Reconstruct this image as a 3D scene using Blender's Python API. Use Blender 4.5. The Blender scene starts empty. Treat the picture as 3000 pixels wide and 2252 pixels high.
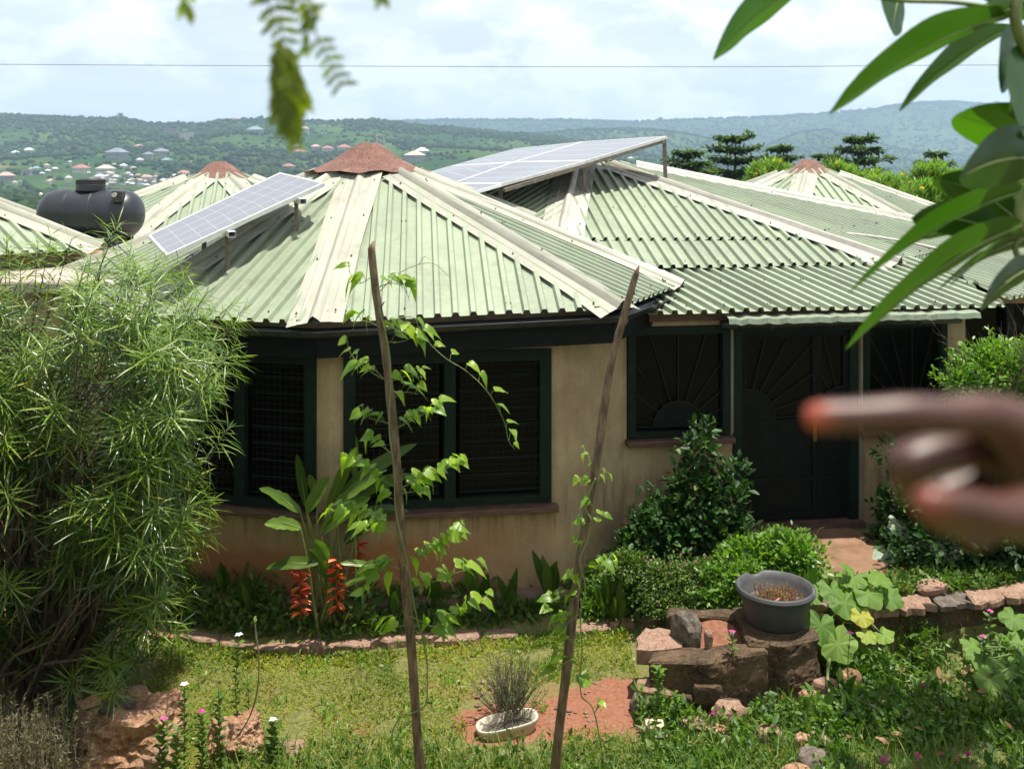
import bpy, math, random
import numpy as np
from mathutils import Vector, Matrix, noise as mnoise

R = math.radians
rng = np.random.default_rng(7)
random.seed(7)
F = 2900.0; CX = 1500.0; HY = 480.0; H = 4.0      # focal length in px of the 3000 px frame, horizon row, eye height
scene = bpy.context.scene
COL = scene.collection

# ------------------------------------------------------------------ camera, world, sun
cam_d = bpy.data.cameras.new('camera'); cam = bpy.data.objects.new('camera', cam_d); COL.objects.link(cam)
cam.location = (0, 0, H); cam.rotation_euler = (R(90), 0, 0)
cam_d.sensor_width = 36.0; cam_d.sensor_fit = 'HORIZONTAL'; cam_d.lens = 36.0 * F / 3000.0
cam_d.shift_y = -(1126.0 - HY) / 3000.0
cam_d.clip_start = 0.05; cam_d.clip_end = 20000
cam_d.dof.use_dof = True; cam_d.dof.focus_distance = 9.3; cam_d.dof.aperture_fstop = 3.2
scene.camera = cam

SUN = Vector((0.20, 0.025, 0.98)).normalized()
el = math.asin(SUN.z); az = math.atan2(SUN.x, SUN.y)
world = bpy.data.worlds.new('World'); scene.world = world; world.use_nodes = True
nt = world.node_tree; nt.nodes.clear()
def N(nt, t, **kw):
    n = nt.nodes.new(t)
    for k, v in kw.items(): setattr(n, k, v)
    return n
out = N(nt, 'ShaderNodeOutputWorld'); bg = N(nt, 'ShaderNodeBackground')
sky = N(nt, 'ShaderNodeTexSky', sky_type='NISHITA'); sky.sun_disc = False
sky.sun_elevation = el; sky.sun_rotation = az; sky.altitude = 200; sky.air_density = 1.0; sky.dust_density = 2.0; sky.ozone_density = 1.0
SKY = 0.056
bg.inputs['Strength'].default_value = SKY
# clouds: the direction projected on a flat layer, so they flatten towards the horizon
tc = N(nt, 'ShaderNodeTexCoord'); sp = N(nt, 'ShaderNodeSeparateXYZ'); nt.links.new(tc.outputs['Generated'], sp.inputs[0])
def mth(nt, op, a, b=None, clamp=False):
    m = N(nt, 'ShaderNodeMath', operation=op); m.use_clamp = clamp
    for i, v in enumerate((a, b)):
        if v is None: continue
        if isinstance(v, (int, float)): m.inputs[i].default_value = v
        else: nt.links.new(v, m.inputs[i])
    return m.outputs[0]
zz = mth(nt, 'ADD', mth(nt, 'MAXIMUM', sp.outputs[2], 0.0), 0.16)
cx_ = mth(nt, 'DIVIDE', sp.outputs[0], zz); cy_ = mth(nt, 'DIVIDE', sp.outputs[1], zz)
cmb = N(nt, 'ShaderNodeCombineXYZ'); nt.links.new(cx_, cmb.inputs[0]); nt.links.new(cy_, cmb.inputs[1])
n1 = N(nt, 'ShaderNodeTexNoise'); n1.inputs['Scale'].default_value = 1.5; n1.inputs['Detail'].default_value = 9; n1.inputs['Roughness'].default_value = 0.58
n1.inputs['Distortion'].default_value = 0.25
nt.links.new(cmb.outputs[0], n1.inputs['Vector'])
r1 = N(nt, 'ShaderNodeValToRGB'); r1.color_ramp.elements[0].position = 0.40; r1.color_ramp.elements[1].position = 0.62
r1.color_ramp.interpolation = 'B_SPLINE'
nt.links.new(n1.outputs['Fac'], r1.inputs[0])
n2 = N(nt, 'ShaderNodeTexNoise'); n2.inputs['Scale'].default_value = 9.0; n2.inputs['Detail'].default_value = 8; n2.inputs['Roughness'].default_value = 0.6
mp2 = N(nt, 'ShaderNodeMapping'); mp2.inputs['Scale'].default_value = (1, 1, 1.9); nt.links.new(tc.outputs['Generated'], mp2.inputs[0]); nt.links.new(mp2.outputs[0], n2.inputs['Vector'])
r2 = N(nt, 'ShaderNodeValToRGB'); r2.color_ramp.elements[0].position = 0.44; r2.color_ramp.elements[1].position = 0.58
nt.links.new(n2.outputs['Fac'], r2.inputs[0])
CLOUD_B = (9.6, 10.2, 10.7, 1)   # veil of thin cloud
CLOUD_W = (14.0, 14.0, 14.0, 1)   # lit cumulus
mx1 = N(nt, 'ShaderNodeMix', data_type='RGBA'); nt.links.new(mth(nt, 'SUBTRACT', 0.96, mth(nt, 'MULTIPLY', mth(nt, 'MAXIMUM', sp.outputs[2], 0.0), 1.1), True), mx1.inputs[0])
nt.links.new(sky.outputs[0], mx1.inputs[6]); mx1.inputs[7].default_value = CLOUD_B
mx2 = N(nt, 'ShaderNodeMix', data_type='RGBA')
cf = mth(nt, 'MULTIPLY', mth(nt, 'MAXIMUM', mth(nt, 'MULTIPLY', r1.outputs[0], 0.6), r2.outputs[0]), 0.85)
nt.links.new(cf, mx2.inputs[0]); nt.links.new(mx1.outputs[2], mx2.inputs[6]); mx2.inputs[7].default_value = CLOUD_W
nt.links.new(mx2.outputs[2], bg.inputs['Color']); nt.links.new(bg.outputs[0], out.inputs['Surface'])

sun_d = bpy.data.lights.new('sun', 'SUN'); sun = bpy.data.objects.new('sun', sun_d); COL.objects.link(sun)
sun_d.energy = 5.0; sun_d.angle = R(0.55); sun_d.color = (1.0, 0.94, 0.83)
sun.rotation_mode = 'QUATERNION'; sun.rotation_quaternion = SUN.to_track_quat('Z', 'Y'); sun.location = (0, 0, 60)

scene.view_settings.view_transform = 'Standard'; scene.view_settings.look = 'None'
scene.view_settings.exposure = 0.86; scene.view_settings.gamma = 1.0; scene.view_settings.use_curve_mapping = False
scene.render.engine = 'CYCLES'
c = scene.cycles
c.max_bounces = 7; c.diffuse_bounces = 3; c.glossy_bounces = 3; c.transmission_bounces = 5; c.transparent_max_bounces = 8; c.volume_bounces = 0
c.use_denoising = True; c.sample_clamp_indirect = 6.0; c.caustics_reflective = False; c.caustics_refractive = False

# ------------------------------------------------------------------ placing helpers
def P(px, py, Y): return Vector(((px - CX) / F * Y, Y, H - (py - HY) / F * Y))
def PZ(px, py, z):
    Y = F * (H - z) / (py - HY); return Vector(((px - CX) / F * Y, Y, z))
def interp(x, xs, ys): return float(np.interp(x, xs, ys))

# ------------------------------------------------------------------ materials
MATS = {}
def mat_base(name):
    m = bpy.data.materials.new(name); m.use_nodes = True; nt = m.node_tree
    b = nt.nodes['Principled BSDF']; MATS[name] = m
    return m, nt, b
def col4(c): return (c[0], c[1], c[2], 1)
def noise_tex(nt, scale, detail=4, rough=0.55, vec=None, coord='Object', dist=0.0):
    n = N(nt, 'ShaderNodeTexNoise'); n.inputs['Scale'].default_value = scale; n.inputs['Detail'].default_value = detail
    n.inputs['Roughness'].default_value = rough; n.inputs['Distortion'].default_value = dist
    if vec is None:
        t = N(nt, 'ShaderNodeTexCoord'); vec = t.outputs[coord]
    nt.links.new(vec, n.inputs['Vector']); return n
def ramp(nt, fac, stops):
    r = N(nt, 'ShaderNodeValToRGB'); e = r.color_ramp.elements
    while len(e) < len(stops): e.new(0.5)
    for i, (p, cc) in enumerate(stops): e[i].position = p; e[i].color = col4(cc)
    nt.links.new(fac, r.inputs[0]); return r.outputs[0]
def mixc(nt, fac, a, b, mode='MIX'):
    m = N(nt, 'ShaderNodeMix', data_type='RGBA', blend_type=mode)
    for i, v in ((0, fac), (6, a), (7, b)):
        if isinstance(v, (int, float)): m.inputs[i].default_value = v
        elif isinstance(v, tuple): m.inputs[i].default_value = col4(v)
        else: nt.links.new(v, m.inputs[i])
    return m.outputs[2]
def bump(nt, b, h, strength=0.3, dist=0.01):
    bp = N(nt, 'ShaderNodeBump'); bp.inputs['Strength'].default_value = strength; bp.inputs['Distance'].default_value = dist
    nt.links.new(h, bp.inputs['Height']); nt.links.new(bp.outputs[0], b.inputs['Normal'])
def mat(name, c1, c2=None, scale=6, rough=0.7, metal=0, bstr=0.0, bdist=0.01, spec=0.5, lo=0.35, hi=0.65, detail=5, c3=None, stretch=None, speck=None):
    m, nt, b = mat_base(name)
    vec = None
    if stretch:
        t = N(nt, 'ShaderNodeTexCoord'); mp = N(nt, 'ShaderNodeMapping'); mp.inputs['Scale'].default_value = stretch
        nt.links.new(t.outputs['Object'], mp.inputs[0]); vec = mp.outputs[0]
    n = noise_tex(nt, scale, detail, 0.6, vec)
    if c2 is None: b.inputs['Base Color'].default_value = col4(c1)
    else:
        stops = [(lo, c1), (hi, c2)] if c3 is None else [(lo, c1), ((lo + hi) / 2, c2), (hi, c3)]
        cc = ramp(nt, n.outputs['Fac'], stops)
        if speck:
            s1 = noise_tex(nt, 55, 6, .75, vec); s2 = noise_tex(nt, 9, 7, .7, vec, dist=.8)
            cc = mixc(nt, mth(nt, 'MULTIPLY', mth(nt, 'SUBTRACT', s1.outputs['Fac'], .46, True), 4, True), cc, speck)
            cr = mth(nt, 'SUBTRACT', 1.0, mth(nt, 'MULTIPLY', mth(nt, 'ABSOLUTE', mth(nt, 'SUBTRACT', s2.outputs['Fac'], 0.5)), 45), True)
            cc = mixc(nt, mth(nt, 'MULTIPLY', cr, .22), cc, tuple(x * .35 for x in c1))
            bp0 = N(nt, 'ShaderNodeBump'); bp0.inputs['Strength'].default_value = 1.0; bp0.inputs['Distance'].default_value = .012
            nt.links.new(mth(nt, 'SUBTRACT', s1.outputs['Fac'], mth(nt, 'MULTIPLY', cr, .2)), bp0.inputs['Height']); nt.links.new(bp0.outputs[0], b.inputs['Normal']); bstr = 0
        nt.links.new(cc, b.inputs['Base Color'])
    b.inputs['Roughness'].default_value = rough; b.inputs['Metallic'].default_value = metal
    b.inputs['Specular IOR Level'].default_value = spec
    if bstr: bump(nt, b, n.outputs['Fac'], bstr, bdist)
    return m
def leaf_mat(name, dark, light, trans=0.4, rough=0.45, spec=0.5, tcol=None, hot=None):
    m, nt, b = mat_base(name)
    at = N(nt, 'ShaderNodeAttribute', attribute_name='var')
    stops = [(0.0, dark), (0.94, light)] + ([(0.985, hot)] if hot else [])
    cc = ramp(nt, at.outputs['Fac'], stops)
    nt.links.new(cc, b.inputs['Base Color']); b.inputs['Roughness'].default_value = rough; b.inputs['Specular IOR Level'].default_value = spec
    tr = N(nt, 'ShaderNodeBsdfTranslucent'); ms = N(nt, 'ShaderNodeMixShader'); ms.inputs[0].default_value = trans
    tc_ = mixc(nt, 1.0, cc, tcol or (1.6, 1.9, 0.5), 'MULTIPLY'); nt.links.new(tc_, tr.inputs['Color'])
    o = nt.nodes['Material Output']; nt.links.new(b.outputs[0], ms.inputs[1]); nt.links.new(tr.outputs[0], ms.inputs[2]); nt.links.new(ms.outputs[0], o.inputs['Surface'])
    return m

def roof_material(name, base, stain, rough=0.34):
    m, nt, b = mat_base(name)
    oi = N(nt, 'ShaderNodeObjectInfo')
    n = noise_tex(nt, 1.6, 6, 0.6); n2 = noise_tex(nt, 14, 5, 0.7)
    c0 = ramp(nt, n.outputs['Fac'], [(0.32, tuple(x * 0.86 for x in base)), (0.66, tuple(x * 1.1 for x in base))])
    c1 = mixc(nt, mth(nt, 'MULTIPLY', mth(nt, 'SUBTRACT', n2.outputs['Fac'], 0.48, True), 2.6, True), c0, stain)
    n3 = noise_tex(nt, 3.1, 8, 0.72, dist=.6); c1 = mixc(nt, mth(nt, 'MULTIPLY', mth(nt, 'SUBTRACT', n3.outputs['Fac'], 0.56, True), 3.2, True), c1, tuple(x * .52 for x in (stain[0] * 1.05, stain[1] * .92, stain[2] * .85)))
    hv = N(nt, 'ShaderNodeHueSaturation'); nt.links.new(c1, hv.inputs['Color'])
    nt.links.new(mth(nt, 'ADD', mth(nt, 'MULTIPLY', oi.outputs['Random'], 0.22), 0.89), hv.inputs['Value'])
    nt.links.new(hv.outputs[0], b.inputs['Base Color'])
    b.inputs['Roughness'].default_value = rough; b.inputs['Metallic'].default_value = 0.0; b.inputs['Specular IOR Level'].default_value = 0.6
    nt.links.new(ramp(nt, n2.outputs['Fac'], [(0.3, (rough - .06,) * 3), (0.7, (rough + .22,) * 3)]), b.inputs['Roughness'])
    bump(nt, b, n.outputs['Fac'], 0.25, 0.02)
    return m
m_roof = roof_material('roof_green_paint', (0.225, 0.275, 0.19), (0.28, 0.285, 0.20))
m_hip = roof_material('hip_flashing_paint', (0.31, 0.315, 0.255), (0.27, 0.255, 0.20))
m_hipw = roof_material('hip_flashing_worn', (0.37, 0.36, 0.315), (0.22, 0.21, 0.19), 0.4)
m_rust = mat('rusted_sheet', (0.085, 0.032, 0.022), (0.15, 0.062, 0.045), 3.6, 0.7, 0, 0.5, 0.02, 0.3, 0.3, 0.76, 9, (0.26, 0.15, 0.12), speck=(0.30, 0.20, 0.165))
m_black = mat('gutter_black', (0.012, 0.013, 0.015), (0.03, 0.03, 0.033), 9, 0.42, 0, 0.1)
m_fascia = mat('fascia_dark_green', (0.003, 0.005, 0.0045), (0.007, 0.010, 0.0085), 9, 0.6, 0, 0.2, spec=0.12)
m_frame = mat('frame_dark_green', (0.004, 0.011, 0.008), (0.008, 0.019, 0.013), 12, 0.6, 0, 0.2, spec=0.15)
m_sill = mat('sill_brown_wood', (0.06, 0.03, 0.02), (0.12, 0.065, 0.045), 8, 0.7, 0, 0.3, stretch=(1, 1, 6))
m_glass, _nt, _b = mat_base('dark_glass')
_b.inputs['Base Color'].default_value = (0.002, 0.0022, 0.0022, 1); _b.inputs['Roughness'].default_value = 0.12; _b.inputs['Specular IOR Level'].default_value = 0.12
m_bars = mat('grille_metal', (0.012, 0.012, 0.010), (0.022, 0.02, 0.016), 30, 0.6, spec=0.1)
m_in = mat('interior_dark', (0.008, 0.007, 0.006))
m_curt = mat('curtain_cloth', (0.05, 0.055, 0.065), (0.09, 0.095, 0.11), 3, 0.9, stretch=(8, 8, .4))
m_pale = mat('pale_curtain', (0.16, 0.14, 0.10), (0.2, 0.18, 0.14), 4, 0.9)
m_red = mat('red_cloth', (0.13, 0.02, 0.015), (0.17, 0.03, 0.02), 5, 0.9)
m_brass = mat('brass', (0.25, 0.17, 0.06), rough=0.35, metal=0.9)
m_alu = mat('panel_frame_metal', (0.55, 0.56, 0.56), (0.68, 0.68, 0.66), 14, 0.4, 0.35)
m_post = mat('post_steel', (0.10, 0.085, 0.07), (0.2, 0.17, 0.14), 20, 0.7)
m_bolt = mat('bolt_metal', (0.12, 0.11, 0.10), rough=0.5, metal=0.5)
m_tank, _nt, _b = mat_base('tank_plastic')
_n = noise_tex(_nt, 2.5, 5); _nt.links.new(ramp(_nt, _n.outputs['Fac'], [(0.3, (0.010, 0.013, 0.018)), (0.7, (0.028, 0.033, 0.041))]), _b.inputs['Base Color']); _b.inputs['Roughness'].default_value = 0.38
m_conc = mat('pale_concrete', (0.30, 0.24, 0.20), (0.45, 0.38, 0.34), 4, 0.9, 0, 0.4)
m_plinth = mat('plinth_concrete', (0.13, 0.085, 0.06), (0.25, 0.17, 0.125), 3.5, 0.95, 0, 0.7, 0.02)
m_path = mat('path_concrete', (0.14, 0.078, 0.042), (0.23, 0.13, 0.078), 5, 0.95, 0, 0.6, 0.01)
m_pvc = mat('pale_pipe', (0.4, 0.37, 0.33), (0.5, 0.46, 0.42), 10, 0.5)
m_copper = mat('rusty_pipe', (0.30, 0.10, 0.05), (0.42, 0.2, 0.12), 10, 0.6)
m_wire = mat('black_wire', (0.03, 0.03, 0.03))
m_stone = mat('sandstone', (0.24, 0.125, 0.07), (0.40, 0.23, 0.135), 5, 0.9, 0, 0.8, 0.03, 0.3, 0.3, 0.7, 8, (0.42, 0.26, 0.19), speck=(0.16, 0.09, 0.06))
m_stone2 = mat('pink_slab_stone', (0.25, 0.15, 0.105), (0.38, 0.25, 0.185), 4, 0.9, 0, 0.6, 0.02, 0.3, 0.3, 0.7, 8, speck=(0.17, 0.11, 0.075))
m_stone3 = mat('pale_stone', (0.45, 0.34, 0.24), (0.62, 0.5, 0.38), 6, 0.9, 0, 0.5, 0.02)
m_greyst = mat('grey_stone', (0.08, 0.065, 0.055), (0.2, 0.16, 0.13), 7, 0.9, 0, 0.7, 0.02, speck=(0.05, 0.045, 0.035))
m_block = mat('old_plaster', (0.022, 0.015, 0.010), (0.085, 0.052, 0.03), 3.4, 0.95, 0, 1.0, 0.03, 0.3, 0.32, 0.68, 9, (0.15, 0.095, 0.055), speck=(0.16, 0.12, 0.075))
m_soil = mat('red_soil', (0.15, 0.06, 0.032), (0.23, 0.10, 0.058), 22, 0.95, 0, 1.0, 0.02)
m_bucket = mat('grey_plastic', (0.045, 0.047, 0.05), (0.07, 0.072, 0.075), 6, 0.55)
m_planter = mat('beige_plastic', (0.42, 0.38, 0.30), (0.55, 0.5, 0.42), 8, 0.6)
m_bark = mat('stake_bark', (0.06, 0.04, 0.025), (0.20, 0.135, 0.085), 14, 0.85, 0, 0.8, 0.01, stretch=(3, 3, .6))
m_bark2 = mat('trunk_bark', (0.045, 0.032, 0.022), (0.11, 0.08, 0.055), 18, 0.9, 0, 0.6, 0.01, stretch=(2, 2, .6))
m_stem = mat('green_stem', (0.10, 0.14, 0.04), (0.18, 0.22, 0.07), 10, 0.6)
m_twig = mat('dry_twig', (0.14, 0.10, 0.075), (0.2, 0.15, 0.11), 10, 0.8)

# plastered wall: cream with orange soil splash near the ground, cracks and streaks
m_wall, _nt, _b = mat_base('cream_plaster')
_tc = N(_nt, 'ShaderNodeTexCoord'); _s = N(_nt, 'ShaderNodeSeparateXYZ'); _g = N(_nt, 'ShaderNodeNewGeometry'); _nt.links.new(_g.outputs['Position'], _s.inputs[0])
_n = noise_tex(_nt, 2.2, 6, 0.6, _g.outputs['Position']); _n3 = noise_tex(_nt, 1.1, 4, 0.5, _g.outputs['Position'])
_mp = N(_nt, 'ShaderNodeMapping'); _mp.inputs['Scale'].default_value = (7, 7, .7); _nt.links.new(_g.outputs['Position'], _mp.inputs[0])
_n2 = noise_tex(_nt, 2.4, 5, 0.65, _mp.outputs[0])
_c = ramp(_nt, _n.outputs['Fac'], [(0.3, (0.29, 0.215, 0.12)), (0.7, (0.43, 0.335, 0.205))])
_c = mixc(_nt, mth(_nt, 'MULTIPLY', mth(_nt, 'SUBTRACT', _n2.outputs['Fac'], 0.5, True), 1.6, True), _c, (0.20, 0.145, 0.09))
_edge = mth(_nt, 'MULTIPLY', mth(_nt, 'SUBTRACT', mth(_nt, 'ADD', mth(_nt, 'MULTIPLY', _n3.outputs['Fac'], 1.15), -0.12), _s.outputs[2]), 3.6, True)
_left = mth(_nt, 'MULTIPLY', mth(_nt, 'SUBTRACT', 0.5, _s.outputs[0]), 0.7, True)
_c = mixc(_nt, mth(_nt, 'MULTIPLY', _edge, mth(_nt, 'ADD', mth(_nt, 'MULTIPLY', _left, 0.78), 0.08)), _c, (0.26, 0.095, 0.03))
_drip = mth(_nt, 'MULTIPLY', mth(_nt, 'MULTIPLY', mth(_nt, 'SUBTRACT', _n2.outputs['Fac'], 0.40, True), 4, True), mth(_nt, 'MULTIPLY', mth(_nt, 'SUBTRACT', 0.28, mth(_nt, 'ABSOLUTE', mth(_nt, 'SUBTRACT', _s.outputs[2], 0.52)), True), 2.6))
_c = mixc(_nt, _drip, _c, (0.11, 0.075, 0.045))
_n4 = noise_tex(_nt, 5, 7, 0.7, _g.outputs['Position'])
_band = mth(_nt, 'SUBTRACT', 1.0, mth(_nt, 'MULTIPLY', mth(_nt, 'ABSOLUTE', mth(_nt, 'SUBTRACT', _n4.outputs['Fac'], 0.5)), 60), True)
_c = mixc(_nt, mth(_nt, 'MULTIPLY', _band, 0.30), _c, (0.13, 0.09, 0.055))
_nt.links.new(_c, _b.inputs['Base Color']); _b.inputs['Roughness'].default_value = 0.92
bump(_nt, _b, _n4.outputs['Fac'], 0.5, 0.008)

# solar cells: blue-grey cells with thin lines, from the panel's own UV map
m_cell, _nt, _b = mat_base('solar_cells')
_uv = N(_nt, 'ShaderNodeUVMap'); _s = N(_nt, 'ShaderNodeSeparateXYZ'); _nt.links.new(_uv.outputs[0], _s.inputs[0])
def line(nt, v, n, w):
    f = mth(nt, 'FRACT', mth(nt, 'MULTIPLY', v, n)); d = mth(nt, 'ABSOLUTE', mth(nt, 'SUBTRACT', f, 0.5))
    return mth(nt, 'GREATER_THAN', d, 0.5 - w)
_l = mth(_nt, 'MAXIMUM', line(_nt, _s.outputs[0], 10, 0.018), line(_nt, _s.outputs[1], 4, 0.03))
_l2 = mth(_nt, 'MULTIPLY', line(_nt, _s.outputs[1], 20, 0.05), 0.15)
_nt.links.new(mixc(_nt, mth(_nt, 'MAXIMUM', _l, _l2), (0.155, 0.165, 0.195), (0.29, 0.30, 0.32)), _b.inputs['Base Color'])
_b.inputs['Roughness'].default_value = 0.22; _b.inputs['Specular IOR Level'].default_value = 0.9

# ------------------------------------------------------------------ mesh helpers
def link(o): COL.objects.link(o); return o
def off(p):
    v = Vector((0, 0, 0))
    while p is not None: v += p.location; p = p.parent
    return v
def mesh_np(name, V, Q, m=None, var=None, smooth=False):
    """V (n,3) and uniform-size polygons Q (k,s)."""
    V = np.asarray(V, dtype=np.float32); Q = np.asarray(Q, dtype=np.int32)
    me = bpy.data.meshes.new(name); k, s = Q.shape
    me.vertices.add(len(V)); me.vertices.foreach_set('co', V.ravel())
    me.loops.add(k * s); me.loops.foreach_set('vertex_index', Q.ravel())
    me.polygons.add(k); me.polygons.foreach_set('loop_start', np.arange(0, k * s, s, dtype=np.int32))
    if smooth: me.polygons.foreach_set('use_smooth', np.ones(k, dtype=bool))
    me.update(calc_edges=True)
    if var is not None:
        a = me.attributes.new('var', 'FLOAT', 'POINT'); a.data.foreach_set('value', np.asarray(var, dtype=np.float32))
    if m: me.materials.append(m)
    return me
def mesh_py(name, V, Fs, m=None, smooth=False):
    me = bpy.data.meshes.new(name); me.from_pydata([tuple(v) for v in V], [], [tuple(f) for f in Fs]); me.update()
    if smooth: me.polygons.foreach_set('use_smooth', [True] * len(me.polygons))
    if m: me.materials.append(m)
    return me
def put(name, me, parent=None, local=False, **kw):
    o = bpy.data.objects.new(name, me); link(o)
    if parent is not None:
        o.parent = parent
        if not local: o.location = -off(parent)
    for k, v in kw.items(): o[k] = v
    return o
def tag(o, label, cat, group=None):
    o['label'] = label; o['category'] = cat
    if group: o['group'] = group
    return o
def thing(name, label, cat, loc=(0, 0, 0), group=None):
    o = bpy.data.objects.new(name, None); link(o); o.location = loc; o.empty_display_size = 0.2
    return tag(o, label, cat, group)
def copy_tree(o, parent=None):
    c_ = o.copy(); COL.objects.link(c_); c_.parent = parent
    for ch in list(o.children): copy_tree(ch, c_)
    return c_
class MB:
    def __init__(s): s.V = []; s.F = []
    def add(s, V, Fs):
        n = len(s.V); s.V += [Vector(v) for v in V]; s.F += [tuple(i + n for i in f) for f in Fs]; return s
    def box(s, p0, p1):
        (x0, y0, z0), (x1, y1, z1) = p0, p1
        return s.add([(x0,y0,z0),(x1,y0,z0),(x1,y1,z0),(x0,y1,z0),(x0,y0,z1),(x1,y0,z1),(x1,y1,z1),(x0,y1,z1)],
                     [(0,3,2,1),(4,5,6,7),(0,1,5,4),(1,2,6,5),(2,3,7,6),(3,0,4,7)])
    def bar(s, a, b, w, h, up=(0, 0, 1)):
        a = Vector(a); b = Vector(b); d = (b - a).normalized(); up = Vector(up)
        sd = d.cross(up)
        if sd.length < 1e-3: sd = d.cross(Vector((0, 1, 0)))
        sd.normalize(); u = sd.cross(d)
        V = [p + sd * (w / 2 * i) + u * (h / 2 * j) for p in (a, b) for i, j in ((-1, -1), (1, -1), (1, 1), (-1, 1))]
        return s.add(V, [(0,1,2,3),(7,6,5,4),(0,4,5,1),(1,5,6,2),(2,6,7,3),(3,7,4,0)])
    def tube(s, pts, r, n=6, cap=True):
        pts = [Vector(p) for p in pts]; k = len(pts); base = len(s.V); rr = r if hasattr(r, '__len__') else [r] * k
        ref = Vector((0.31, 0.52, 0.79))
        for i, p in enumerate(pts):
            d = (pts[min(i + 1, k - 1)] - pts[max(i - 1, 0)]).normalized()
            a = d.cross(ref).normalized(); b = d.cross(a)
            for j in range(n):
                t = 2 * math.pi * j / n; s.V.append(p + (a * math.cos(t) + b * math.sin(t)) * rr[i])
        for i in range(k - 1):
            for j in range(n):
                a0 = base + i * n + j; a1 = base + i * n + (j + 1) % n
                s.F.append((a0, a1, a1 + n, a0 + n))
        if cap: s.F.append(tuple(base + j for j in range(n))[::-1]); s.F.append(tuple(base + (k - 1) * n + j for j in range(n)))
        return s
    def prism(s, pts, z0, z1):
        n = len(pts); V = [(p[0], p[1], z0) for p in pts] + [(p[0], p[1], z1) for p in pts]
        return s.add(V, [tuple(range(n))[::-1], tuple(range(n, 2 * n))] + [(i, (i + 1) % n, n + (i + 1) % n, n + i) for i in range(n)])
    def make(s, name, m, parent=None, smooth=False, local=False, **kw):
        return put(name, mesh_py(name, s.V, s.F, m, smooth), parent, local, **kw)
def bevel(o, w=0.01, seg=2):
    b = o.modifiers.new('bevel', 'BEVEL'); b.width = w; b.segments = seg; b.limit_method = 'ANGLE'; return o

# leaves: template (n,3) in length x along +X, width along Y, normal Z
def leaf_tpl(n=3, w=0.12, droop=0.2, fold=0.15, shape='lance'):
    V = []; Fs = []
    for i in range(n + 1):
        t = i / n
        if shape == 'lance': ww = w * (math.sin(math.pi * min(1, t * 0.92 + 0.08)) ** 0.8 if t < 1 else 0.03)
        elif shape == 'oval': ww = w * (math.sin(math.pi * (t * 0.88 + 0.07)) ** 0.6)
        elif shape == 'heart': ww = w * (1.0, 1.25, 0.95, 0.5, 0.04)[min(4, round(t * 4))] * (0.75 if i == 0 else 1)
        elif shape == 'obov': ww = w * (0.2 + 0.9 * math.sin(math.pi * (t ** 1.4) * 0.93) ** 0.8) * (1 if t < 1 else .5)
        z = -droop * t * t; zf = fold * ww
        x = t - (0.12 if (shape == 'heart' and i == 0) else 0)
        V += [(t, 0, z), (x, ww, z + zf), (x, -ww, z + zf)]
        if i: a = 3 * (i - 1); b = 3 * i; Fs += [(a, b, b + 1, a + 1), (b, a, a + 2, b + 2)]
    return np.array(V), np.array(Fs)
def frames(D, Nn):
    D = D / np.linalg.norm(D, axis=1, keepdims=True)
    Y = np.cross(Nn, D); ln = np.linalg.norm(Y, axis=1, keepdims=True); ln[ln < 1e-6] = 1; Y = Y / ln
    return D, Y, np.cross(D, Y)
def scatter(name, tpls, pos, D, Nn, size, m, var=None, parent=None, local=False, smooth=False, **kw):
    pos = np.asarray(pos, float); D = np.asarray(D, float); Nn = np.asarray(Nn, float); n = len(pos)
    size = np.broadcast_to(np.asarray(size, float), (n,))
    if var is None: var = rng.random(n)
    X, Y, Z = frames(D, Nn); which = rng.integers(0, len(tpls), n)
    Vs = []; Qs = []; A = []; base = 0
    for k, (tv, tf) in enumerate(tpls):
        ix = np.where(which == k)[0]
        if not len(ix): continue
        L = tv[None, :, :] * size[ix][:, None, None]
        W = pos[ix][:, None, :] + L[..., 0:1] * X[ix][:, None, :] + L[..., 1:2] * Y[ix][:, None, :] + L[..., 2:3] * Z[ix][:, None, :]
        Vs.append(W.reshape(-1, 3)); q = tf[None] + (np.arange(len(ix)) * len(tv))[:, None, None] + base
        Qs.append(q.reshape(-1, 4)); A.append(np.repeat(var[ix], len(tv))); base += len(ix) * len(tv)
    me = mesh_np(name, np.concatenate(Vs), np.concatenate(Qs), m, np.concatenate(A), smooth)
    return put(name, me, parent, local, **kw)
def rdir(n, up=0.0):
    v = rng.normal(size=(n, 3)); v[:, 2] += up; return v / np.linalg.norm(v, axis=1, keepdims=True)
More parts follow.
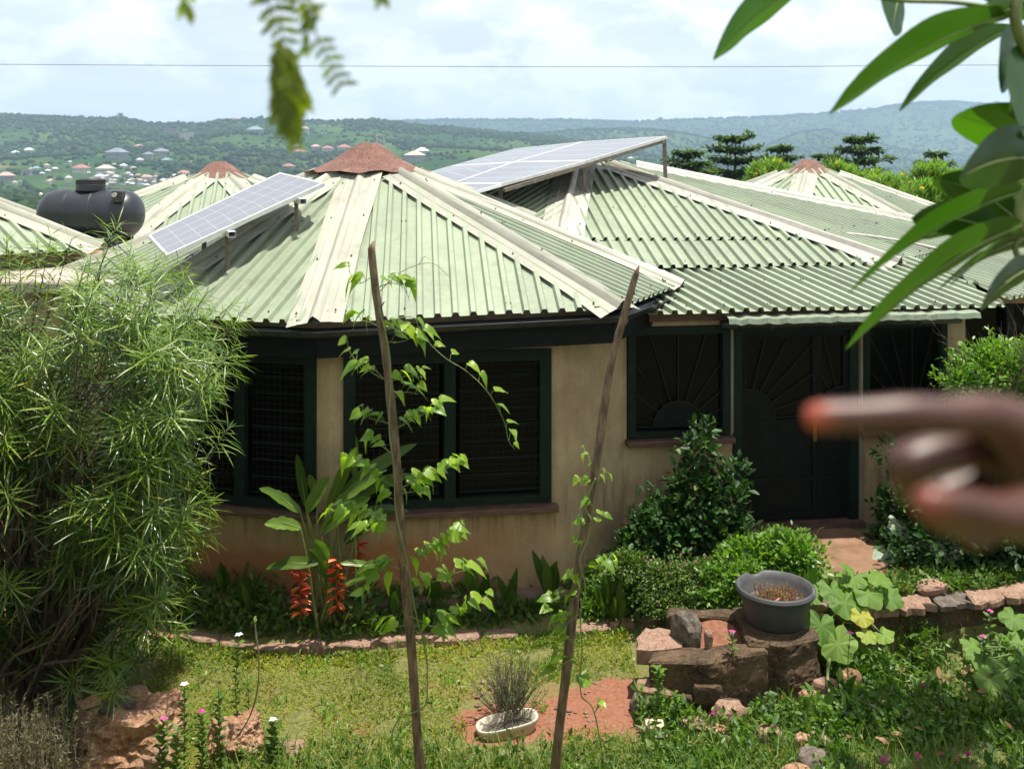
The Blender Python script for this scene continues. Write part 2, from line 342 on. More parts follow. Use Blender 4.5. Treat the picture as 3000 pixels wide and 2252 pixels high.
def big_leaf(base, tip, width, nrm, sag=0.08, fold=0.12, seg=9, pw=0.75, peak=0.5, wave=0.0, ac=2, thick=True, cut=0.0, twist=0.0):
    """One large leaf as a curved sheet from base to tip; nrm is its rough upper normal."""
    base = Vector(base); tip = Vector(tip); ax = tip - base; L = ax.length; d = ax.normalized(); n0 = Vector(nrm).normalized()
    s0 = n0.cross(d).normalized(); n0 = d.cross(s0).normalized(); V = []; Fs = []; cols = 2 * ac + 1; ph = random.random() * 6
    for i in range(seg + 1):
        t = i / seg; a = twist * t
        s = s0 * math.cos(a) + n0 * math.sin(a); n = n0 * math.cos(a) - s0 * math.sin(a)
        tt = t ** (math.log(0.5) / math.log(peak))
        w = width / 2 * max(0.012, math.sin(math.pi * min(1, tt * .97 + .03))) ** pw
        c_ = base + ax * t + Vector((0, 0, 1)) * (sag * L * 4 * t * (1 - t))
        for j in range(cols):
            u = (j - ac) / ac
            z = abs(u) * fold * w * 2 + wave * w * math.sin(t * 14 + ph + (1.3 if u > 0 else 0)) * abs(u)
            cw = 1.0 if not cut else 1 - cut * (random.random() if abs(u) == 1 else 0)
            V.append(c_ + s * (u * w * cw) + n * z)
        if i:
            a0 = cols * (i - 1); b0 = cols * i
            for j in range(cols - 1): Fs.append((a0 + j, b0 + j, b0 + j + 1, a0 + j + 1))
    return V, Fs
def leaf_mesh(name, V, Fs, m, var):
    me = mesh_py(name, V, Fs, m, True); a = me.attributes.new('var', 'FLOAT', 'POINT'); a.data.foreach_set('value', var if hasattr(var, '__len__') else [var] * len(V)); return me

# ground height of the whole place
def sstep(a, b, x): t = min(1, max(0, (x - a) / (b - a))); return t * t * (3 - 2 * t)
def edge_y(x):   # the stone edging between lawn and bed
    return interp(x, [-6, -4, -3.5, -3.05, -2.34, -1.99, -1.2, -.83, 0, .66, 1.34, 2.4], [10.1, 9.64, 9.54, 9.4, 9.18, 9.16, 9.22, 9.3, 9.47, 9.59, 9.75, 9.8])
def front_edge(x):  # front of the raised terrace right of the stone block
    return interp(x, [1.5, 2.0, 2.6, 3.4, 4.4, 5.0, 7.0], [9.9, 9.1, 8.85, 8.95, 9.15, 9.35, 9.6])
def gz(x, y):
    z = -0.5
    if y > edge_y(x): z = -0.44 + 0.2 * min(1, (y - edge_y(x)) / 0.6)
    ter = sstep(1.7, 2.15, x) * sstep(-0.12, 0.1, y - front_edge(x)); z = z * (1 - ter) + (-0.005 - 0.05 * 0) * ter
    bank = sstep(6.4, 1.9, y) if y < 6.4 else 0
    z = z + bank * 2.9
    z += 0.25 * sstep(7.9, 6.0, y) * sstep(1.5, 4.0, x)
    if y > 30: z = interp(y, [30, 100, 300, 900], [-3, -7, -13, -22])
    elif y > 13: z = interp(y, [13, 30], [-0.25, -3])
    return z

# ================================================================== GROUND
def build_ground():
    xs = np.concatenate([np.linspace(-40, -6, 14)[:-1], np.linspace(-6, 7, 131), np.linspace(7, 40, 14)[1:]])
    ys = np.concatenate([np.linspace(-30, 1, 10)[:-1], np.linspace(1, 13, 121), np.linspace(13, 42, 14)[1:]])
    V = []; nx = len(xs)
    for y in ys:
        for x in xs:
            z = gz(x, y)
            if 5 < y < 11 and abs(x) < 6 and not (x > 2.1 and y > front_edge(x) - .1):
                z += 0.035 * mnoise.noise(Vector((x * 1.7, y * 1.7, 0))) + 0.012 * mnoise.noise(Vector((x * 9, y * 9, 3)))
            V.append((x, y, z))
    Q = [(j * nx + i, j * nx + i + 1, (j + 1) * nx + i + 1, (j + 1) * nx + i) for j in range(len(ys) - 1) for i in range(nx - 1)]
    m, nt, b = mat_base('garden_ground')
    g = N(nt, 'ShaderNodeNewGeometry'); n = noise_tex(nt, 1.6, 6, 0.62, g.outputs['Position']); n2 = noise_tex(nt, 28, 5, 0.7, g.outputs['Position'])
    s = N(nt, 'ShaderNodeSeparateXYZ'); nt.links.new(g.outputs['Position'], s.inputs[0])
    c0 = ramp(nt, n2.outputs['Fac'], [(0.3, (0.055, 0.065, 0.018)), (0.55, (0.13, 0.135, 0.035)), (0.72, (0.22, 0.14, 0.065))])
    soil = ramp(nt, n2.outputs['Fac'], [(0.3, (0.15, 0.055, 0.028)), (0.7, (0.27, 0.115, 0.065))])
    dx = mth(nt, 'DIVIDE', mth(nt, 'SUBTRACT', s.outputs[0], 0.80), 0.80); dy = mth(nt, 'DIVIDE', mth(nt, 'SUBTRACT', s.outputs[1], 8.22), 0.36)
    d1 = mth(nt, 'SQRT', mth(nt, 'ADD', mth(nt, 'MULTIPLY', dx, dx), mth(nt, 'MULTIPLY', dy, dy)))
    dx = mth(nt, 'DIVIDE', mth(nt, 'ADD', s.outputs[0], 0.02), 0.42); dy = mth(nt, 'DIVIDE', mth(nt, 'SUBTRACT', s.outputs[1], 8.0), 0.38)
    d2 = mth(nt, 'SQRT', mth(nt, 'ADD', mth(nt, 'MULTIPLY', dx, dx), mth(nt, 'MULTIPLY', dy, dy)))
    dm = mth(nt, 'ADD', mth(nt, 'MINIMUM', d1, d2), mth(nt, 'MULTIPLY', mth(nt, 'SUBTRACT', n.outputs['Fac'], 0.5), 2.4))
    fac = mth(nt, 'MULTIPLY', mth(nt, 'SUBTRACT', 1.12, dm), 5, True)
    spots = mth(nt, 'MULTIPLY', mth(nt, 'SUBTRACT', n.outputs['Fac'], 0.60), 14, True)
    nt.links.new(mixc(nt, mth(nt, 'MAXIMUM', fac, mth(nt, 'MULTIPLY', spots, 0.6)), c0, soil), b.inputs['Base Color']); b.inputs['Roughness'].default_value = 0.95
    bump(nt, b, n2.outputs['Fac'], 0.8, 0.015)
    put('ground', mesh_np('ground', V, Q, m, smooth=True), kind='structure')
build_ground()

# paved path in front of the door
def path_slab():
    b = MB(); pts = []
    front = [(2050+0, 1600), (2150, 1660), (2420, 1742), (2600, 1738), (2730, 1722)]
    for px, py in [(2180, 1562), (2480, 1546), (2640, 1600), (2790, 1690), (2740, 1722), (2600, 1742), (2430, 1752), (2330, 1700), (2200, 1640)][::-1]:
        v = PZ(px, py, 0.0); pts.append((v.x, v.y))
    b.prism(pts, -0.15, 0.012); b.make('garden_path', m_path, kind='structure')
path_slab()

# ================================================================== ROOFS
def clip_v(poly, u):
    lo, hi = 1e9, -1e9; n = len(poly)
    for i in range(n):
        (u0, v0), (u1, v1) = poly[i], poly[(i + 1) % n]
        if (u0 - u) * (u1 - u) <= 0 and abs(u1 - u0) > 1e-9:
            v = v0 + (v1 - v0) * (u - u0) / (u1 - u0); lo = min(lo, v); hi = max(hi, v)
    return lo, hi
SCREWS = []
def ribbed(poly, ribdir, parent, m=None, sp=0.155, rh=0.042, sheet=6, phase=0.0, screws=(), name='roof_sheet', pan=0.52, jitter=0.012):
    m = m or m_roof
    poly = [Vector(p) for p in poly]
    nrm = Vector((0, 0, 0))
    for i in range(len(poly)): nrm += (poly[i] - poly[0]).cross(poly[(i + 1) % len(poly)] - poly[0])
    nrm.normalize()
    if nrm.z < 0: nrm = -nrm
    v = Vector(ribdir); v = (v - nrm * v.dot(nrm)).normalized(); u = v.cross(nrm).normalized()
    O = poly[0]; P2 = [((p - O).dot(u), (p - O).dot(v)) for p in poly]
    umin = min(p[0] for p in P2) + 1e-4; umax = max(p[0] for p in P2) - 1e-4
    prof = [(0, 0), (pan, 0), (pan + .10, 1), (1 - .14, 1), (0.96, 0)]
    k0 = math.floor((umin - phase) / sp); k1 = math.ceil((umax - phase) / sp); si = 0; k = k0
    while k < k1:
        bps = []
        for q in range(k, min(k + sheet, k1)):
            for f, h in prof: bps.append((phase + (q + f) * sp, h))
        qe = min(k + sheet, k1); bps.append((phase + qe * sp, 0)); bps.append((phase + (qe + .02) * sp, 0))
        bps = [(a, h) for a, h in bps if umin < a < umax]
        if k == k0: bps = [(umin, 0)] + bps
        if qe >= k1: bps.append((umax, 0))
        if len(bps) >= 2:
            V = []; Fs = []; lift = 0.0 + 0.004 * (si % 2); je = rng.normal() * jitter
            for a, h in bps:
                lo, hi = clip_v(P2, a)
                if hi < lo: lo = hi = 0
                hi += je * (1 if hi - lo > 0.3 else 0)
                for vv in (lo, (lo + hi) / 2, hi): V.append(O + u * a + v * vv + nrm * (h * rh + lift + rng.normal() * 0.0006))
                for sv in screws:
                    if h == 1 and lo < hi - sv < hi and (int((a - phase) / sp) % 3) == 0 and rng.random() < .55: SCREWS.append((O + u * a + v * (hi - sv) + nrm * (rh + 0.004), parent))
            for i in range(len(bps) - 1):
                for j in range(2): a0 = 3 * i + j; Fs.append((a0, a0 + 1, a0 + 4, a0 + 3))
            o = put(name, mesh_py(name, V, Fs, m), parent)
            md = o.modifiers.new('thick', 'SOLIDIFY'); md.thickness = 0.002; md.offset = -1
        k += sheet; si += 1
    return nrm
def face_n(a, b, c_):
    n = (Vector(b) - Vector(a)).cross(Vector(c_) - Vector(a)).normalized(); return n if n.z > 0 else -n
def hip_cap(P0, P1, nA, nB, parent, m=None, w=0.26, roll=0.038, lift=0.048, flare=0.0, name='hip_cap', segs=8):
    """Folded metal strip over a hip from P0 (top) to P1 (eave): a flat flange on each face, a round roll between."""
    m = m or m_hip; P0 = Vector(P0); P1 = Vector(P1); d = (P1 - P0).normalized(); V = []; Fs = []
    es = []
    for n in (nA, nB):
        e = n.cross(d).normalized(); es.append(e)
    # make both point away from the ridge, into their own face (down)
    es = [e if e.z < 0 else -e for e in es]; up = (nA + nB).normalized()
    if (es[0] - es[1]).length < 0.5: es[1] = -es[0]
    prof = [(0, w, 0), (0, w * .62, .004), (0, w * .58, .010), (0, w * .5, .004), (0, roll * 1.5, 0.004), (0, roll * 1.1, roll * .7), (0, roll * .5, roll * 1.35), (None, 0, roll * 1.5),
            (1, roll * .5, roll * 1.35), (1, roll * 1.1, roll * .7), (1, roll * 1.5, .004), (1, w * .5, .004), (1, w * .58, .010), (1, w * .62, .004), (1, w, 0)]
    k = len(prof)
    for i in range(segs + 1):
        t = i / segs; c_ = P0.lerp(P1, t)
        for s, ww, h in prof:
            wob = rng.normal() * 0.0012
            if s is None: V.append(c_ + up * (lift + h + wob))
            else:
                n = (nA, nB)[s]; fl = flare * (1 if t == 1 else 0) * (ww / w)
                V.append(c_ + es[s] * ww * (1 + .04 * math.sin(t * 7 + s)) + n * (lift * .85 + wob) + up * (h - fl) + n * rng.normal() * .0015)
        if i:
            a = k * (i - 1); b = k * i
            for j in range(k - 1): Fs.append((a + j, a + j + 1, b + j + 1, b + j))
    o = put(name, mesh_py(name, V, Fs, m, False), parent); md = o.modifiers.new('thick', 'SOLIDIFY'); md.thickness = 0.002
    for t in (0.08, 0.36, 0.64, 0.95):
        for s in (0, 1): SCREWS.append((P0.lerp(P1, t) + es[s] * w * .72 + (nA, nB)[s] * (lift + .006), parent))
    return o
def rust_cap(C, r, parent, z_top, z_rim, n=8, ph=0.2, name='ridge_cap'):
    """Shallow rusty sheet cone, folded into facets with a rolled, uneven rim."""
    V = []; Fs = []; rings = [(0.14, 0), (0.28, .16), (0.55, .60), (0.85, .90), (1.0, 1.0)]; n2 = n * 4
    for ri, (f, dz) in enumerate(rings):
        for j in range(n2):
            a = ph + 2 * math.pi * j / n2; fac = abs(((j / 4) % 1) - .5) * 2      # 1 on a fold, 0 mid-face
            rr = r * f * (1 + (-0.09 + .13 * fac) * f + rng.normal() * .004 * f)
            z = z_top + (z_rim - z_top) * dz + 0.005 * rng.normal() * f + (0.03 * (1 - fac) * f) - (0.016 * (rng.random() if ri == 4 else 0))
            V.append((C[0] + math.cos(a) * rr, C[1] + math.sin(a) * rr, z))
    for ri in range(len(rings) - 1):
        for j in range(n2): a = ri * n2 + j; b = ri * n2 + (j + 1) % n2; Fs.append((a, a + n2, b + n2, b))
    Fs.append(tuple(range(n2))[::-1])
    o = put(name, mesh_py(name, V, Fs, m_rust), parent); md = o.modifiers.new('thick', 'SOLIDIFY'); md.thickness = 0.003; return o
def flush_screws():
    by = {}
    for p, par in SCREWS: by.setdefault(par.name, (par, []))[1].append(p)
    for par, ps in by.values():
        b = MB()
        for p in ps:
            p = p + Vector((rng.normal() * .006, rng.normal() * .006, 0)); b.tube([p - Vector((0, 0, .012)), p + Vector((0, 0, .001))], 0.011, 6); b.tube([p, p + Vector((0.002, 0, .012))], 0.006, 5)
        b.make('roof_bolts', m_bolt, par, kind='stuff')
    SCREWS.clear()
def oct_roof(root, C, apex_z, pts, ez, m=None, vis=None, cap_m=None, **kw):
    A = Vector((C[0], C[1], apex_z)); E = [Vector((p[0], p[1], p[2] if len(p) > 2 else ez)) for p in pts]; n = len(E); NN = []
    for i in range(n):
        a, b = E[i], E[(i + 1) % n]; f = (b - a).normalized(); mid = (a + b) / 2
        d = mid - A; d = d - f * d.dot(f); NN.append(face_n(A, a, b))
        ribbed([A, a, b], d, root, m, phase=rng.random() * .1, screws=(0.12, 2.0), sheet=kw.get('sheet', 6), sp=.17)
    for i in range(n): hip_cap(A.lerp(E[i], .165), E[i] + (E[i] - A).normalized() * .03, NN[i - 1], NN[i], root, cap_m, flare=0.03)
    return A, E, NN

# ------------------------------------------------------------------ front round house
house = thing('round_house', 'cream octagonal house with green ribbed roof and rusty cap, behind the two stakes', 'house', (-1.9, 13.1, -0.3))
ZE = 2.54
A_ = PZ(922, 950, 2.49); B_ = PZ(1815, 905, 2.6); C_ = PZ(1988, 842, 2.6); L_ = Vector((-3.95, 9.86, 2.49)); CC = Vector((-1.9, 13.1, 0))
ring = [tuple(L_), tuple(A_), tuple(B_), tuple(C_), (2.0, 14.2), (0.2, 16.6), (-2.9, 16.9), (-5.3, 15.2), (-5.75, 12.2)]
Aap, Ev, FN = oct_roof(house, CC, 4.11, ring, ZE)
rust_cap((CC.x, CC.y), 0.82, house, 4.27, 3.895, 9, math.atan2(A_.y - CC.y, A_.x - CC.x))
# walls: outer and inner outlines
Lw = Vector((-3.62, 10.05, 0)); Aw = Vector((-1.775, 9.6, 0)); Bw = Vector((0.512, 9.93, 0)); Cw = Vector((1.22, 10.64, 0))
outer = [Vector((-5.1, 11.6, 0)), Lw, Aw, Bw, Cw, Vector((1.5, 12.2, 0)), Vector((1.2, 14.2, 0)), Vector((-.2, 16.1, 0)), Vector((-2.8, 16.4, 0)), Vector((-4.8, 14.9, 0))]
cen = Vector((CC.x, CC.y, 0))
def shrink(p, k): return p + (cen - p).normalized() * k
def ringwall(pts, inn, z0, z1, name, m, parent):
    b = MB(); n = len(pts)
    V = [(p.x, p.y, z0) for p in pts] + [(p.x, p.y, z1) for p in pts] + [(p.x, p.y, z0) for p in inn] + [(p.x, p.y, z1) for p in inn]
    Fs = []
    for i in range(n):
        j = (i + 1) % n; Fs += [(i, j, n + j, n + i), (2 * n + j, 2 * n + i, 3 * n + i, 3 * n + j), (n + i, n + j, 3 * n + j, 3 * n + i), (i, 2 * n + i, 2 * n + j, j)]
    b.add(V, Fs); return b.make(name, m, parent)
inner = [shrink(p, .17) for p in outer]
SZ = 0.62; TZ = 2.16
ringwall(outer, inner, -0.25, SZ, 'wall', m_wall, house)
ringwall([shrink(p, -.17) for p in outer], [shrink(p, .1) for p in outer], -0.6, -0.22, 'plinth', m_plinth, house)
ringwall([shrink(p, -.004) for p in outer], [shrink(p, .172) for p in outer], TZ, ZE, 'wall', m_wall, house)
def pillar(pts, parent=house, z0=SZ, z1=TZ):
    b = MB(); b.prism([(p.x, p.y) for p in pts], z0, z1); return b.make('wall', m_wall, parent)
def along(a, b, px):      # the point of segment a-b seen at picture column px
    s = (px - CX) / F; t = (s * a.y - a.x) / ((b.x - a.x) - s * (b.y - a.y)); return a.lerp(b, t)
p1 = along(Aw, Bw, 1006); p0 = along(Lw, Aw, 928)
pillar([p0, Aw, p1, shrink(p1, .17), shrink(Aw, .17), shrink(p0, .17)])
q0 = along(Aw, Bw, 1614)
pillar([q0, Bw, Cw, Vector((1.5, 12.2, 0)), shrink(Vector((1.5, 12.2, 0)), .17), shrink(Cw, .17), shrink(Bw, .17), shrink(q0, .17)])
r0 = along(Lw, Aw, 492)
k_ = Vector((-5.1, 11.6, 0))
pillar([k_, Lw, r0, shrink(r0, .17), shrink(Lw, .17), shrink(k_, .17)])
for i in range(5, 10):
    a, b = outer[i], outer[(i + 1) % 10]
    bb = MB(); bb.prism([(a.x, a.y), (b.x, b.y), (shrink(b, .17).x, shrink(b, .17).y), (shrink(a, .17).x, shrink(a, .17).y)], SZ, TZ); bb.make('wall', m_wall, house)
# dark room inside, ceiling and floor
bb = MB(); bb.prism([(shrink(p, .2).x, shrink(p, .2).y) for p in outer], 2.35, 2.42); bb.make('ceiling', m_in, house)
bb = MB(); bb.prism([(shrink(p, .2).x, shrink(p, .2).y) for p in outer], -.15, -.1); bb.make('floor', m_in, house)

def window(a, b, z0, z1, parent, mull=(), fw=0.11, mesh=True, curtain=True, rows=14, sill=True, sill_ext=0.06):
    """a, b: the ends of the opening on the outer wall line."""
    d = (b - a); L = d.length; d.normalize(); n = Vector((d.y, -d.x, 0))
    if n.y > 0: n = -n
    fr = MB(); rec = -0.005
    def vb(s, w): # vertical member at distance s
        p = a + d * s + n * rec; fr.bar(p + Vector((0, 0, z0)), p + Vector((0, 0, z1)), w, 0.08, n)
    root = fr
    vb(fw / 2, fw); vb(L - fw / 2, fw)
    for s in mull: vb(s, fw * .95)
    zt = z1 - fw / 2
    ed = [0] + list(mull) + [L]
    for i in range(len(ed) - 1):
        s0 = ed[i] + (fw if i == 0 else fw * .475); s1 = ed[i + 1] - (fw if i == len(ed) - 2 else fw * .475)
        for zc in (zt, z0 + fw * .35):
            hgt = fw if zc == zt else fw * .7
            fr.bar(a + d * s0 + n * rec + Vector((0, 0, zc)), a + d * s1 + n * rec + Vector((0, 0, zc)), 0.07, hgt)
    W = fr.make('window', m_frame, parent)
    for i in range(len(ed) - 1):
        s0 = ed[i] + fw * .9; s1 = ed[i + 1] - fw * .9
        g = MB(); g.bar(a + d * s0 - n * .05 + Vector((0, 0, (z0 + z1) / 2)), a + d * s1 - n * .05 + Vector((0, 0, (z0 + z1) / 2)), 0.006, z1 - z0 - fw * 1.6); g.make('pane', m_glass, W)
        if mesh:
            g = MB(); s = s0
            while s < s1 - .02:
                s += 0.062; p = a + d * s - n * .02; g.bar(p + Vector((0, 0, z0 + .06)), p + Vector((0, 0, z1 - .1)), .004, .004)
            z = z0 + .08
            while z < z1 - .12:
                g.bar(a + d * s0 - n * .015 + Vector((0, 0, z)), a + d * s1 - n * .015 + Vector((0, 0, z)), .004, .004); z += 0.062
            # louvre bars behind the mesh
            g.make('grille', m_bars, W)
            g = MB(); z = z0 + .12
            while z < z1 - .2: g.bar(a + d * s0 - n * .034 + Vector((0, 0, z)), a + d * s1 - n * .034 + Vector((0, 0, z)), .012, .02, (n + Vector((0, 0, .8))).normalized()); z += .165
            g.make('louvre_slats', m_frame, W)
    if sill:
        sb = MB(); sb.bar(a - d * sill_ext + n * .035 + Vector((0, 0, z0 - .045)), b + d * sill_ext + n * .035 + Vector((0, 0, z0 - .045)), 0.18, 0.06)
        o = sb.make('sill', m_sill, W); bevel(o, .01)
    return W, d, n
wa = along(Aw, Bw, 1006); wb = along(Aw, Bw, 1614); Lr = (wb - wa).length
window(wa, wb, SZ + .005, TZ - .003, house, ((along(Aw, Bw, 1318) - wa).length,), fw=.115)
va = along(Lw, Aw, 492); vb_ = along(Lw, Aw, 928)
window(va, vb_, SZ + .005, TZ - .003, house, ((along(Lw, Aw, 706) - va).length,), fw=.115)

# fascia boards and gutter below the eave
def inset_ring(pts, k, z):
    out = []
    for p in pts:
        q_ = Vector((p[0], p[1], (p[2] if len(p) > 2 else ZE) + z)); out.append(q_ + (Vector((CC.x, CC.y, q_.z)) - q_).normalized() * k)
    return out
fr_ = inset_ring(ring[:4], .10, -.2)
for i in range(3):
    b = MB(); a0, a1 = fr_[i], fr_[i + 1]; b.bar(a0 , a1 , .03, .28); b.make('fascia_board', m_fascia, house)
b = MB(); e0 = inset_ring(ring[8:], .10, -.2)[0]; b.bar(e0 , fr_[0] , .03, .28); b.make('fascia_board', m_fascia, house)
sof = MB(); sof.prism([(p.x, p.y) for p in inset_ring(ring, .12, 0)], 2.32, 2.33)
# soffit only outside the walls is seen; it is one board
sof.make('soffit', m_fascia, house)
def gutter(pts, r, parent, m=None, n=8, th=.004, name='gutter'):
    m = m or m_black; V = []; Fs = []; k = len(pts); prof = []
    for j in range(n + 1): a = math.pi + math.pi * j / n; prof.append((math.cos(a) * r, math.sin(a) * r))
    prof = [(prof[0][0] - .008, 0.006)] + prof + [(prof[-1][0] + .008, 0.006)]
    for i, p in enumerate(pts):
        d = (pts[min(i + 1, k - 1)] - pts[max(i - 1, 0)]); d.z = 0; d.normalize(); s = Vector((d.y, -d.x, 0))
        for q in prof: V.append(p + s * q[0] + Vector((0, 0, q[1])))
    m_ = len(prof)
    for i in range(k - 1):
        for j in range(m_ - 1): a = i * m_ + j; Fs.append((a, a + 1, a + m_ + 1, a + m_))
    o = put(name, mesh_py(name, V, Fs, m, True), parent); md = o.modifiers.new('thick', 'SOLIDIFY'); md.thickness = th; return o
gr = inset_ring(ring[:4], .0, -.075); gr[3] = gr[3] + (gr[3] - gr[2]).normalized() * .12; gr = [inset_ring(ring[8:], 0, -.07)[0]] + gr
gu = gutter(gr, .062, house)
for i in range(len(gr) - 1):
    L = (gr[i + 1] - gr[i]).length; k = max(2, int(L / .8)); b = MB()
    for j in range(1, k):
        p = gr[i].lerp(gr[i + 1], j / k); d = (gr[i + 1] - gr[i]).normalized(); s = Vector((d.y, -d.x, 0))
        b.tube([p + s * (math.cos(a) * .068) + Vector((0, 0, math.sin(a) * .068)) for a in np.linspace(math.pi * .95, math.pi * 2.05, 8)], .007, 4)
        b.make('gutter_bracket', m_black, house); b = MB()
# rafter end block under the right end of the fascia
b = MB(); e = fr_[3]; b.box((e.x - .05, e.y - .2, 2.1), (e.x + .02, e.y - .12, 2.24)); b.make('rafter_end', m_copper, house)

# ------------------------------------------------------------------ main building with porch (door wing)
wing = thing('main_house', 'long house wing with overlapping green ribbed roof, double door and barred windows', 'house', (3.2, 14.0, 0))
Fc = Vector((1.11, 16.5, 4.14))
F1 = PZ(1622, 792, 2.75); F2 = PZ(2625, 772, 2.75); F3 = Vector((8.1, 16.4, 2.75)); F4 = Vector((6.6, 20.6, 2.75)); F5 = Vector((1.4, 22, 2.75)); F6 = Vector((-3.4, 19.6, 2.75)); F7 = Vector((-3.4, 14.6, 2.75))
mainring = [F1, F2, F3, F4, F5, F6, F7]; NM = []
def on_plane(px, py, p0, n):
    d = Vector(((px - CX) / F, 1, -(py - HY) / F)); o = Vector((0, 0, H)); t = (p0 - o).dot(n) / d.dot(n); return o + d * t
for i in range(7):
    a, b_ = mainring[i], mainring[(i + 1) % 7]; nn = face_n(Fc, a, b_); NM.append(nn)
    f = (b_ - a).normalized(); mid = (a + b_) / 2; d = mid - Fc; d = d - f * d.dot(f)
    if i == 0:
        d = on_plane(2160, 778, Fc, nn) - on_plane(1995, 578, Fc, nn)
        # two sheets in height: the upper laps over the lower at picture row 700
        lo1 = on_plane(1640, 706, Fc, nn); lo2 = on_plane(2440, 702, Fc, nn); u1 = on_plane(1640, 712, Fc, nn)
        dd = (lo2 - lo1).normalized()
        def isect(P_, Q_, R_, S_):   # line P-Q with line R-S, in plan
            d1 = Q_ - P_; d2 = S_ - R_; t = ((R_.x - P_.x) * d2.y - (R_.y - P_.y) * d2.x) / (d1.x * d2.y - d1.y * d2.x); return P_ + d1 * t
        k1 = isect(lo1, lo2, Fc, a); k2 = isect(lo1, lo2, Fc, b_)
        ribbed([Fc, k1, k2], d, wing, screws=(0.1, 1.2), phase=.03)
        g = nn * -0.006
        ribbed([k1 + g, k2 + g, b_ + g, a + g], d, wing, screws=(0.1,), phase=.03)
        continue
    ribbed([Fc, a, b_], d, wing, screws=(0.1, 1.2, 2.4), phase=rng.random() * .1)
for i in range(7):
    w_ = m_hipw if i in (0, 1, 2) else m_hip
    A0 = Fc.lerp(mainring[i], .135)
    hip_cap(A0, mainring[i] + (mainring[i] - Fc).normalized() * .05, NM[i - 1], NM[i], wing, w_, w=.3, flare=.05)
rust_cap((Fc.x, Fc.y), 0.72, wing, 4.2, 3.93, 8, .3)
# lower porch roof under the main eave
G1 = PZ(1800, 924, 2.42); G2 = PZ(2950, 900, 2.42)
H1 = F1.copy(); H1.z = 2.70; H1.y += .15; H2 = F2.copy(); H2.z = 2.70; H2.y += .15
nn = face_n(G1, G2, H1); 
H2 = on_plane(2625, 764, G1, nn); H3 = on_plane(2790, 700, G1, nn); H1 = on_plane(1790, 782, G1, nn)
rd = on_plane(2338, 912, G1, nn) - on_plane(2084, 786, G1, nn)
G0 = on_plane(1600, 930, G1, nn)
ribbed([H1, on_plane(2700, 760, G1, nn), G2, G1], rd, wing, screws=(0.12, 1.0), phase=.05, pan=.48, rh=.044)
# the porch roof goes on round the corner
J1 = on_plane(2700, 760, G1, nn); J2 = F3 + Vector((.2, -.1, -.06)); J3 = Vector((9.2, 14.6, 2.42)); J3b = G2
ribbed([J1, J2, J3, J3b], Vector((.55, -.8, -.1)), wing, phase=.02, screws=(0.15,))
# wing wall
W0 = Vector((1.22, 10.62, 0)); W1 = Vector((5.14, 11.2, 0))
def wp(px): return along(W0, W1, px)
def wbox(pxa, pxb, z0, z1, name='wall', m=None, th=.15, outset=0.0, parent=wing, a=None, b=None):
    a = a or wp(pxa); b = b or wp(pxb); d = (b - a).normalized(); n = Vector((d.y, -d.x, 0)); q = MB()
    q.bar(a - n * (th / 2 - outset) + Vector((0, 0, (z0 + z1) / 2)), b - n * (th / 2 - outset) + Vector((0, 0, (z0 + z1) / 2)), th, z1 - z0)
    return q.make(name, m or m_wall, parent)
wbox(1826, 2146, -.1, 1.03); wbox(2516, 2772, -.1, 1.03)
wbox(2772, 2828, -.1, 2.25); wbox(2138, 2146, 1.03, 2.25)
wbox(1826, 2828, 2.25, 2.44); wbox(1826, 1836, 1.03, 2.25)
wbox(2516, 2526, 1.03, 2.25)
q = wbox(2140, 2520, -.05, .06, 'door_step', m_sill, .34, .12)
# fan grille (rays from a half disc)
def sunburst(a, b, z0, z1, W, cx=.5, r=.28, nray=11, half=True, inset=.015, m=None):
    d = (b - a); L = d.length; d.normalize(); n = Vector((d.y, -d.x, 0)); cc = a + d * L * cx + n * (-inset); g = MB()
    a0, a1 = (0.05, math.pi - .05)
    pts = [cc + d * math.cos(t) * r + Vector((0, 0, z0 + math.sin(t) * r)) for t in np.linspace(0, math.pi, 17)]
    pts = [p for p in pts if -0.01 < (p - a).dot(d) < L + .01]
    g.tube(pts, .009, 5)
    for t in np.linspace(a0, a1, nray):
        dx, dz = math.cos(t), math.sin(t); x0 = L * cx
        tm = 9
        if dx > 1e-4: tm = min(tm, (L - x0) / dx)
        if dx < -1e-4: tm = min(tm, -x0 / dx)
        if dz > 1e-4: tm = min(tm, (z1 - z0) / dz)
        if tm > r + .03: g.bar(cc + d * dx * r + Vector((0, 0, z0 + dz * r)), cc + d * dx * tm + Vector((0, 0, z0 + dz * tm)), .009, .009, n)
    g.make('sunburst_grille', m or m_bars, W)
    q = MB(); fan = [cc - n * .006 + Vector((0, 0, z0))] + [p - n * .006 for p in pts]
    q.add([f for f in fan] + [f - n * .012 for f in fan], [tuple([0] + list(range(1, len(fan)))), tuple([len(fan)] + list(range(len(fan) + 1, 2 * len(fan))))[::-1]])
    q.make('half_disc', m_fascia, W)
a, b2 = wp(1838), wp(2137)
W, d, n = window(a, b2, 1.06, 2.245, wing, (), fw=.085, mesh=False, sill_ext=.03)
sunburst(a + d * .1, b2 - d * .1, 1.15, 2.15, W)
a, b2 = wp(2528), wp(2771)
W, d, n = window(a, b2, 1.06, 2.245, wing, (), fw=.07, mesh=False)
sunburst(a + d * .08, b2 - d * .08, 1.15, 2.15, W, .62, .2, 13)
